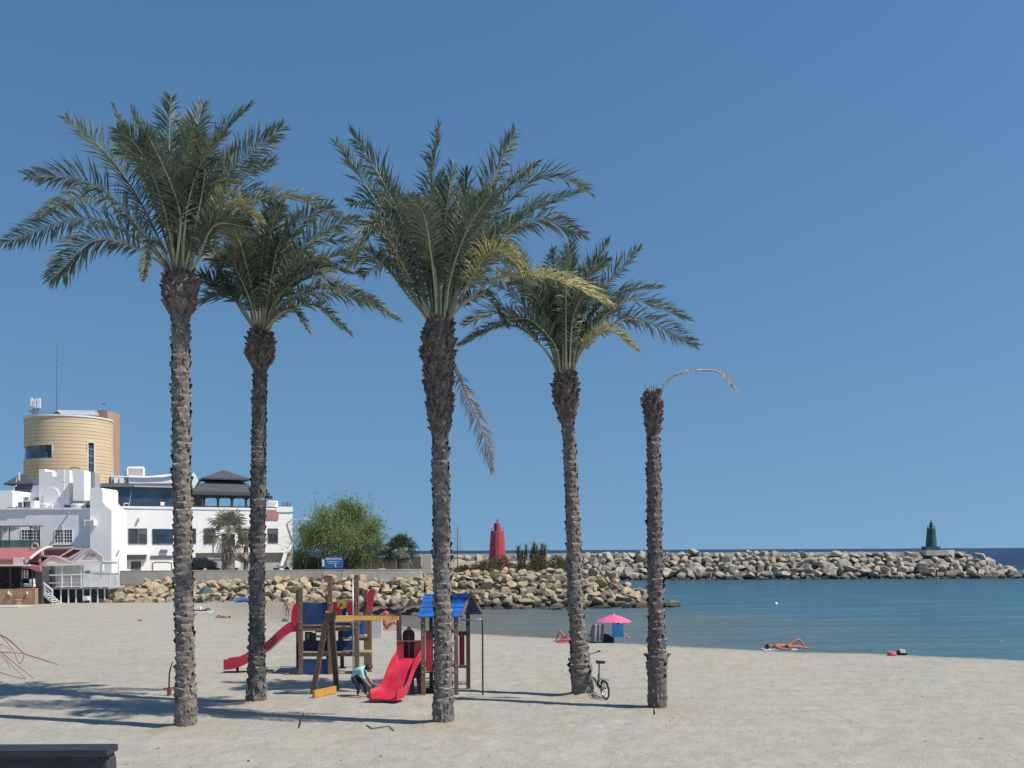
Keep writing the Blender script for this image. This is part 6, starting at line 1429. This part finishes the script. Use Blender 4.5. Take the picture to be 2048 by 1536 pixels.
# standing child in pink shorts
o = G(575, 1237)
k_ = 40/FPX*o.y
q = lambda x, y, z: (x*k_, y*k_, z*k_)
J = pose(o, .68, pelvis=q(0, 0, .53), belly=q(0, 0, .62), chest=q(0, 0, .76), neck=q(0, 0, .84), head=q(.0, 0, .91), crown=q(0, 0, .96), nose=q(-.05, -.03, .90), shl=q(-.12, 0, .79), ell=q(-.16, 0, .64), wrl=q(-.17, -.05, .52), hal=q(-.17, -.06, .48),
         shr=q(.12, 0, .79), elr=q(.17, 0, .64), wrr=q(.16, -.05, .54), har=q(.16, -.07, .50), hil=q(-.06, 0, .49), knl=q(-.05, -.02, .27), anl=q(-.07, 0, .05), tol=q(-.09, -.07, .02), hir=q(.06, 0, .49), knr=q(.08, -.02, .27), anr=q(.07, .06, .05), tor=q(.06, .0, .02))
figure('child in pink shorts standing on the sand left of the climbing tower', None, J, BE, {('pelvis', 'hil'): 1, ('pelvis', 'hir'): 1, ('hil', 'knl'): 0}, [M['skin'], M['hotpink']], (o+Vector(q(0, .01, .92)), .066, (0, .2, 1)), None, o, H)
a = G(569, 1243); mb = MB(); mb.prism([a+Vector(v) for v in ((-.18, 0, 0), (.2, 0, 0), (.12, 0, .12), (-.08, 0, .16))], (0, .2, 0)); tag(mb.build('beach_bag', M['greycloth'], fix=True), 'small dark bag on the sand by the child in pink shorts', 'bag')
# two people lying farther back on the left
o = G(446, 1236); figure('person lying on the open sand between the first two palm trunks', None, lying(o, .5, -1, .22, 1.1), BE, {('pelvis', 'hil'): 1}, [M['skin_red'], M['black']], (o+Vector((.33, 0, .07)), .055, (.9, 0, .1)), None, o, H)
o = G(406, 1224); figure('person in black lying on a white mat right of the tallest palm trunk', None, lying(o, .58, 1, .30, 1.1), BE, fullcats(1, 1, 1, 1), [M['black'], M['black']], (o+Vector((-.38, 0, .08)), .06, (-.9, 0, .2)), None, o, H)
mb = MB(); mb.box(o.x-.48, o.x+.5, o.y-.5, o.y+.4, 0, .05); mb.box(o.x-.48, o.x-.2, o.y+.1, o.y+.4, .05, .3); tag(mb.build('beach_mat', M['whitecloth']), 'white mat under the person in black right of the tallest palm trunk', 'mat')
# ---------------------------------------------------------------- beach things
def parasol(c_ground, zc, R, h, matl, label, lean=(0, 0), ribs=8, pole=True, d_edge=.0):
    root = thing('beach_umbrella', c_ground, label, 'beach umbrella')
    ap = Vector((c_ground.x+lean[0]*(zc+h), c_ground.y+lean[1]*(zc+h), zc+h)); ax = Vector((lean[0], lean[1], 1)).normalized()
    e1 = ax.cross(Vector((0, 1, 0))).normalized(); e2 = ax.cross(e1)
    mb = MB(); n = ribs*3; rings = 5; mb.v.append(tuple(ap))
    for j in range(1, rings+1):
        t = j/rings
        for k in range(n):
            a = 2*PI*k/n; sc = 1-(.06 if k % 3 else 0)*t; zz = -h*(t**1.5)-(0 if k % 3 else 0)
            q = ap+(e1*math.cos(a)+e2*math.sin(a))*R*t*sc+ax*zz; mb.v.append(tuple(q))
    for k in range(n): mb.f.append((0, 1+k, 1+(k+1) % n))
    for j in range(rings-1):
        for k in range(n): mb.f.append((1+j*n+k, 1+(j+1)*n+k, 1+(j+1)*n+(k+1) % n, 1+j*n+(k+1) % n))
    mb.m = [0]*len(mb.f); mb.build('canopy', matl, root)
    mb = MB(); mb.tube([tuple(c_ground-Vector((0, 0, .1))), tuple(ap+ax*.09)], .02, 6); mb.build('pole', M['metal_dark'], root)
    mb = MB()
    for k in range(ribs): a = 2*PI*k/ribs; mb.tube([ap-ax*h*.3, ap+(e1*math.cos(a)+e2*math.sin(a))*R-ax*h*1.02], .008, 4)
    mb.build('ribs', M['steel'], root)
    mb = MB(); mb.lathe(ap, [(.03, 0), (.01, .1)], 6); mb.build('finial', M['whitecloth'], root)
g = G(1227, 1284); parasol(g, P(1227, 1243, g.y).z, .70, .26, M['pink'], 'pink beach umbrella open over two chairs at the water edge', (.015, 0))
# chair draped with a grey and white towel
def chair(px, py, w, h, mt, label, yaw, drape=None, name='beach_chair'):
    g = G(px, py); root = thing(name, g, label, 'beach chair'); cy_, sy_ = math.cos(yaw), math.sin(yaw)
    def L(x, y, z): return g+Vector((x*cy_-y*sy_, x*sy_+y*cy_, z))
    mb = MB(); a = [L(-w/2, 0, .22), L(w/2, 0, .22), L(w/2*.92, -.28, h), L(-w/2*.92, -.28, h)]
    slab(mb, a[0], a[1], a[2], a[3], .02); mb.build('backrest', mt, root, fix=True)
    mb = MB(); a = [L(-w/2, 0, .22), L(w/2, 0, .22), L(w/2, .42, .26), L(-w/2, .42, .26)]; slab(mb, *a, .02); mb.build('seat', mt, root, fix=True)
    for s_ in (-1, 1):
        mb = MB(); mb.tube([L(s_*w/2, .42, .26), L(s_*w/2, .38, 0), L(s_*w/2, .0, .0), L(s_*w/2, .0, .24), L(s_*w/2*.92, -.29, h)], .014, 6); mb.build('side_frame', M['steel'], root)
    if drape:
        mb = MB()
        for i, (x0, x1, m_) in enumerate(drape): 
            slab(mb, L(x0, -.10 if i % 2 else -.12, .1), L(x1, -.12, .1 if i % 2 else .05), L(x1*.9, -.33, h+.03), L(x0*.9, -.33, h+.03), .015, m_)
        mb.build('draped_towel', [M['whitecloth'], M['greycloth']], root, fix=True)
    return root
chair(1193, 1285, .50, .68, M['greycloth'], 'grey beach chair draped with a striped towel beside the fourth palm trunk', .1, [(-.25, -.12, 1), (-.12, -.03, 0), (-.03, .06, 1), (.06, .12, 0), (.12, .25, 1)])
chair(1236, 1285, .44, .72, M['blue_cl'], 'bright blue beach chair seen from behind under the pink umbrella', -.15)
g = G(1217, 1285); bg_ = MB(); bg_.prism([g+Vector(v) for v in ((-.2, 0, 0), (.2, 0, 0), (.22, 0, .14), (.05, 0, .27), (-.12, 0, .32), (-.2, 0, .2))], (0, .3, 0)); tag(bg_.build('beach_bag', M['black'], fix=True), 'black bag on the sand between the grey chair and blue chair', 'bag')
g = G(1236, 1284)+Vector((0, .1, .0)); figure('dark haired person sitting in the blue beach chair, legs stretched right', None,
    pose(g, .85, pelvis=(0, 0, .32), belly=(-.01, -.06, .42), chest=(-.02, -.12, .58), neck=(-.0, -.12, .68), head=(0, -.1, .76), crown=(0, -.09, .81), nose=(.02, -.01, .75), shl=(-.15, -.1, .60), ell=(-.2, .1, .45), wrl=(-.15, .28, .36), hal=(-.13, .33, .35), shr=(.14, -.1, .60), elr=(.2, .1, .45), wrr=(.18, .28, .36), har=(.17, .33, .35),
         hil=(-.06, .05, .32), knl=(.05, .42, .34), anl=(.36, .62, .10), tol=(.46, .65, .12), hir=(.08, .05, .32), knr=(.22, .36, .34), anr=(.45, .45, .10), tor=(.54, .47, .12)), BE, fullcats(1, 1, None, 0), [M['skin'], M['black']], (g+Vector((0, -.1, .77)), .09, (0, -.3, 1)), None, g, H)
g = G(413, 1205); parasol(g, .62, .62, .55, M['greencl'], 'dark green beach umbrella set low against the boulders right of the tallest palm', (-.05, 0))
g = G(484, 1206.5); root = thing('beach_tent', g, 'small pale blue beach shelter low on the sand before the boulders', 'beach tent')
mb = MB(); n = 12
for j in range(5):
    t = j/4
    for k in range(n+1):
        a = PI*k/n; mb.v.append((g.x-.66*math.cos(a)*(1-t*.75), g.y+.55*t, max(0, .44*math.sin(a)*(1-t*.85))))
for j in range(4):
    for k in range(n): mb.f.append((j*(n+1)+k, j*(n+1)+k+1, (j+1)*(n+1)+k+1, (j+1)*(n+1)+k))
mb.m = [0]*len(mb.f); mb.build('shelter_cloth', M['paleblue'], root); mb = MB(); mb.box(g.x-.6, g.x+.6, g.y-.3, g.y+.5, 0, .03); mb.build('ground_sheet', M['paleblue'], root)
# items at the water edge on the right
g = G(1784, 1311.5); mb = MB()
for j, (rr, z) in enumerate(((.10, 0), (.15, .03), (.15, .07), (.11, .12))):
    for k in range(12): a = 2*PI*k/12; mb.v.append((g.x+rr*1.0*math.cos(a)*(1.0+.1*math.sin(3*a)), g.y+rr*math.sin(a), z+.01*math.sin(5*a)))
for j in range(3):
    for k in range(12): mb.f.append((j*12+k, j*12+(k+1) % 12, (j+1)*12+(k+1) % 12, (j+1)*12+k))
mb.f.append(tuple(36+k for k in range(12))); mb.m = [0]*len(mb.f); tag(mb.build('folded_towel', M['hotpink']), 'hot pink rolled towel on the sand at the water edge, right of the sunbather', 'towel')
g = G(1805, 1311); bb = thing('beach_bag', g, 'small black and white beach bag at the water edge beside the pink towel', 'bag')
mb = MB(); mb.prism([g+Vector(v) for v in ((-.13, 0, 0), (.13, 0, 0), (.15, 0, .12), (.1, 0, .17), (-.1, 0, .17), (-.16, 0, .1))], (0, .12, 0)); mb.build('bag_body', M['black'], bb, fix=True)
mb = MB(); mb.prism([g+Vector(v) for v in ((-.08, -.012, .09), (.12, -.012, .08), (.1, -.012, .19), (.0, -.012, .21), (-.08, -.012, .18))], (0, .15, 0)); mb.build('white_cloth', M['whitecloth'], bb, fix=True)
mb = MB(); mb.tube([g+Vector((.06*math.cos(a)-.0, .06, .17+.06*math.sin(a))) for a in np.linspace(0, PI, 7)], .008, 4); mb.build('handle', M['black'], bb)
# ---------------------------------------------------------------- folding bicycle leaning on the fourth palm
g = G(1212, 1398); hd = Vector((-.36, .933, 0)); sdv_ = Vector((hd.y, -hd.x, 0))
bk = thing('bicycle', g, 'small wheeled black folding bicycle leaning against the fourth palm trunk', 'bicycle')
def bp_(f, s_, z, lean=.08): return g+hd*f+sdv_*(s_-lean*z)+Vector((0, 0, z))
RW = .205
def wheel(f):
    n = 22; mb = MB(); mb.tube([bp_(f+RW*math.cos(2*PI*i/n), 0, RW+RW*math.sin(2*PI*i/n)) for i in range(n+1)], .021, 6, cap=False); w = mb.build('wheel', M['rubber'], bk, smooth=True)
    mb = MB()
    for i in range(12): a = 2*PI*i/12; mb.tube([bp_(f, .02*(-1) ** i, RW), bp_(f+RW*.92*math.cos(a), 0, RW+RW*.92*math.sin(a))], .003, 3)
    mb.tube([bp_(f, -.05, RW), bp_(f, .05, RW)], .02, 6); mb.tube([bp_(f+RW*.9*math.cos(2*PI*i/n), 0, RW+RW*.9*math.sin(2*PI*i/n)) for i in range(n+1)], .008, 4, cap=False); mb.build('spokes', M['steel'], w)
    mb = MB(); mb.tube([bp_(f+(RW+.03)*math.cos(a), 0, RW+(RW+.03)*math.sin(a)) for a in np.linspace(.4 if f < .4 else .6, PI*.95, 10)], .012, 4); mb.build('mudguard', M['metal_dark'], bk)
wheel(.02); wheel(.90)
mb = MB(); mb.tube([bp_(.38, 0, .28), bp_(.50, 0, .40), bp_(.78, 0, .46)], .024, 8); mb.tube([bp_(.02, .05, RW), bp_(.38, .03, .26)], .011, 6); mb.tube([bp_(.02, -.05, RW), bp_(.38, -.03, .26)], .011, 6)
mb.tube([bp_(.02, .04, RW), bp_(.30, .02, .48)], .01, 6); mb.tube([bp_(.02, -.04, RW), bp_(.30, -.02, .48)], .01, 6); mb.tube([bp_(.40, 0, .24), bp_(.29, 0, .56)], .02, 8); mb.build('frame', M['metal_dark'], bk, smooth=True)
mb = MB(); mb.tube([bp_(.29, 0, .5), bp_(.22, 0, .82)], .016, 8); mb.build('seat_post', M['metal_dark'], bk, smooth=True)
mb = MB(); mb.prism([bp_(.08, -.09, .82), bp_(.20, -.08, .82), bp_(.36, -.02, .82), bp_(.36, .02, .82), bp_(.20, .08, .82), bp_(.08, .09, .82)], (0, 0, .055)); mb.build('saddle', M['black'], bk, fix=True)
mb = MB(); mb.tube([bp_(.90, 0, RW), bp_(.80, 0, .46), bp_(.74, 0, .98)], .016, 8); mb.build('fork_stem', M['metal_dark'], bk, smooth=True)
mb = MB(); mb.tube([bp_(.66, .27, 1.07), bp_(.72, .16, 1.02), bp_(.74, 0, .98), bp_(.72, -.16, 1.02), bp_(.66, -.27, 1.06)], .012, 6); mb.build('handlebar', M['metal_dark'], bk, smooth=True)
for s_ in (-1, 1): mb = MB(); mb.tube([bp_(.66, s_*.27, 1.065), bp_(.70, s_*.20, 1.035)], .02, 6); mb.build('grip', M['black'], bk)
mb = MB()
for s_ in (-.05, .05): mb.tube([bp_(.28, s_, .46), bp_(-.16, s_, .46)], .008, 4)
for f in (-.14, -.02, .1, .22): mb.tube([bp_(f, -.06, .46), bp_(f, .06, .46)], .007, 4)
mb.tube([bp_(-.1, .05, .46), bp_(.02, .05, RW)], .007, 4); mb.tube([bp_(-.1, -.05, .46), bp_(.02, -.05, RW)], .007, 4); mb.build('luggage_rack', M['steel'], bk)
mb = MB(); mb.prism([bp_(.40+.07*math.cos(a), .04, .26+.07*math.sin(a)) for a in np.linspace(0, 2*PI, 13)[:-1]], sdv_*.01); mb.tube([bp_(.40, .05, .26), bp_(.40, .07, .12), bp_(.40, .14, .12)], .01, 4); mb.tube([bp_(.40, -.05, .26), bp_(.40, -.07, .40), bp_(.40, -.14, .40)], .01, 4); mb.build('crank', M['steel'], bk, fix=False)
# ---------------------------------------------------------------- rusty stake left of the first palm
g = G(338, 1391); rk = thing('iron_stake', g, 'rusty red iron stake with cross bar and bent rod left of the tallest palm', 'stake')
d_ = g.y
mb = MB(); mb.tube([g-Vector((0, 0, .1)), P(339, 1376, d_)], [.055, .05], 8); mb.build('stump', M['rust'], rk)
mb = MB(); mb.tube([P(327, 1377, d_), P(353, 1374.5, d_)], .018, 6); mb.build('cross_bar', M['rust'], rk)
mb = MB(); mb.tube([P(338, 1378, d_), P(338.5, 1350, d_), P(341, 1336, d_), P(346, 1323, d_)], [.022, .02, .018, .012], 6); mb.build('bent_rod', M['metal_dark'], rk, smooth=True)
mb = MB(); mb.tube([P(353, 1375, d_), P(351, 1384, d_), P(345, 1391, d_)], .012, 5); mb.build('side_wire', M['rust'], rk)
# ---------------------------------------------------------------- bare reddish shrub reaching in from the left
dS = 13.0; g = P(-150, 1500, dS); g.z = 0; tg = thing('bare_shrub', g, 'bare shrub with thin reddish branches reaching in at the left edge', 'shrub')
r = random.Random(9)
root_p = P(-130, 1330, dS)
mb = MB(); mb.tube([g, (g+root_p)/2+Vector((.05, 0, 0)), root_p], [.05, .04, .03], 7); mb.build('stem', M['twig'], tg)
lines = [([(-130, 1330), (-60, 1262), (0, 1270), (28, 1288), (49, 1307), (82, 1318), (115, 1329)], .013, -.3), ([(-130, 1330), (-40, 1300), (0, 1304), (20, 1305), (48, 1307)], .010, .2), ([(-130, 1330), (-40, 1275), (2, 1305), (36, 1332), (68, 1358)], .010, .5),
         ([(-130, 1330), (-50, 1290), (0, 1310), (28, 1335), (52, 1358)], .008, .1), ([(-130, 1330), (-50, 1330), (0, 1345), (26, 1353), (50, 1358)], .009, -.4), ([(0, 1270), (14, 1284), (28, 1304), (35, 1322), (40, 1327), (46, 1318), (48, 1308)], .006, -.2),
         ([(-60, 1280), (0, 1289), (14, 1295), (21, 1301), (18, 1306)], .006, .0), ([(-60, 1300), (-10, 1330), (10, 1322), (20, 1336)], .006, .3), ([(-130, 1330), (-90, 1280), (-60, 1230), (-30, 1210)], .01, .6), ([(-130, 1330), (-100, 1290), (-40, 1250), (-12, 1262)], .008, -.6)]
for pts, w, dz in lines:
    n = len(pts); C = catmull([P(x, y, dS+dz*(i/(n-1))) for i, (x, y) in enumerate(pts)], 18); mb = MB(); mb.tube(C.tolist(), [w*(1-.55*i/17) for i in range(18)], 5); mb.build('branch', M['twig'], tg, smooth=True)
# ---------------------------------------------------------------- dark timber counter in the bottom left corner
dK = 11.2; a = P(-140, 1483, dK); b = P(242, 1486, dK+.36); ct = thing('beach_counter', (b.x-1.2, dK+.4, 0), 'dark timber counter with an overhanging top in the bottom left corner', 'counter')
z1 = P(242, 1486, dK+.36).z
n = 2
for i in range(n):
    y0 = dK+i*.19-.05; mb = MB(); mb.box(a.x-1, b.x-.02*((i*7) % 3), y0, y0+.18, z1-.075, z1-.001*i); mb.build('plank', M['counter'], ct)
mb = MB(); mb.box(a.x-1, b.x-.10, dK-.02, dK+.32, z1-.12, z1-.078); mb.build('top_frame', M['counter'], ct)
mb = MB(); pr = []
for (px, py) in ((-140, 1502), (226, 1510), (229, 1516), (232, 1524), (233, 1540), (233, 1600), (233, 1700)): pr.append(Vector((P(px, py, dK+.32).x, dK+.05, P(px, py, dK+.05).z)))
pr += [Vector((pr[-1].x, dK+.05, -.2)), Vector((a.x-1, dK+.05, -.2)), Vector((a.x-1, dK+.05, pr[0].z))]
mb.prism(pr[1:], (0, .27, 0)); mb.build('side_board', M['counter_side'], ct, fix=True)
# ---------------------------------------------------------------- small litter and sticks
def stick(pts, w, label, matl='twig_dark', name='driftwood_stick'):
    mb = MB(); mb.tube([G(x, y)+Vector((0, 0, z)) for x, y, z in pts], w, 5); tag(mb.build(name, M[matl]), label, 'stick')
stick([(599, 1455, .02), (607, 1436, .10)], .012, 'short dark stick standing askew in the shadow left of the middle palm')
stick([(733, 1452, .015), (745, 1459, .02), (765, 1457, .03), (778, 1455, .03), (788, 1463, .01)], .011, 'long curved dark stick lying left of the middle palm foot')
stick([(276, 1241, .02), (284, 1242, .02)], .02, 'small dark stick on the open sand left of the tallest palm')
stick([(1308, 1420, .02), (1310, 1430, .03)], .012, 'short stick leaning at the foot of the dead palm')
stick([(1180, 1342, .02), (1181, 1343, .02)], .01, 'tiny twig on the sand beside the bicycle')
r = random.Random(77)
pb = MB()
for i in range(420):
    px = r.uniform(-50, 2100); py = r.uniform(1335, 1560)**1.0; c_ = G(px, py); s_ = r.uniform(.006, .018)*r.choice((1, 1, 1.6))
    vs = [c_+Vector((r.uniform(-1, 1), r.uniform(-1, 1), r.uniform(-.2, .7)))*s_*1.3 for _ in range(6)]
    pb.add(vs, [(0, 1, 2), (0, 2, 3), (0, 3, 4), (1, 2, 5), (2, 3, 5), (0, 4, 1)])
tag(pb.build('pebbles', mat('pebble', (0.20, 0.18, 0.15), .9, .4, 9)), 'scattered pebbles and debris on the sand', kind='stuff')
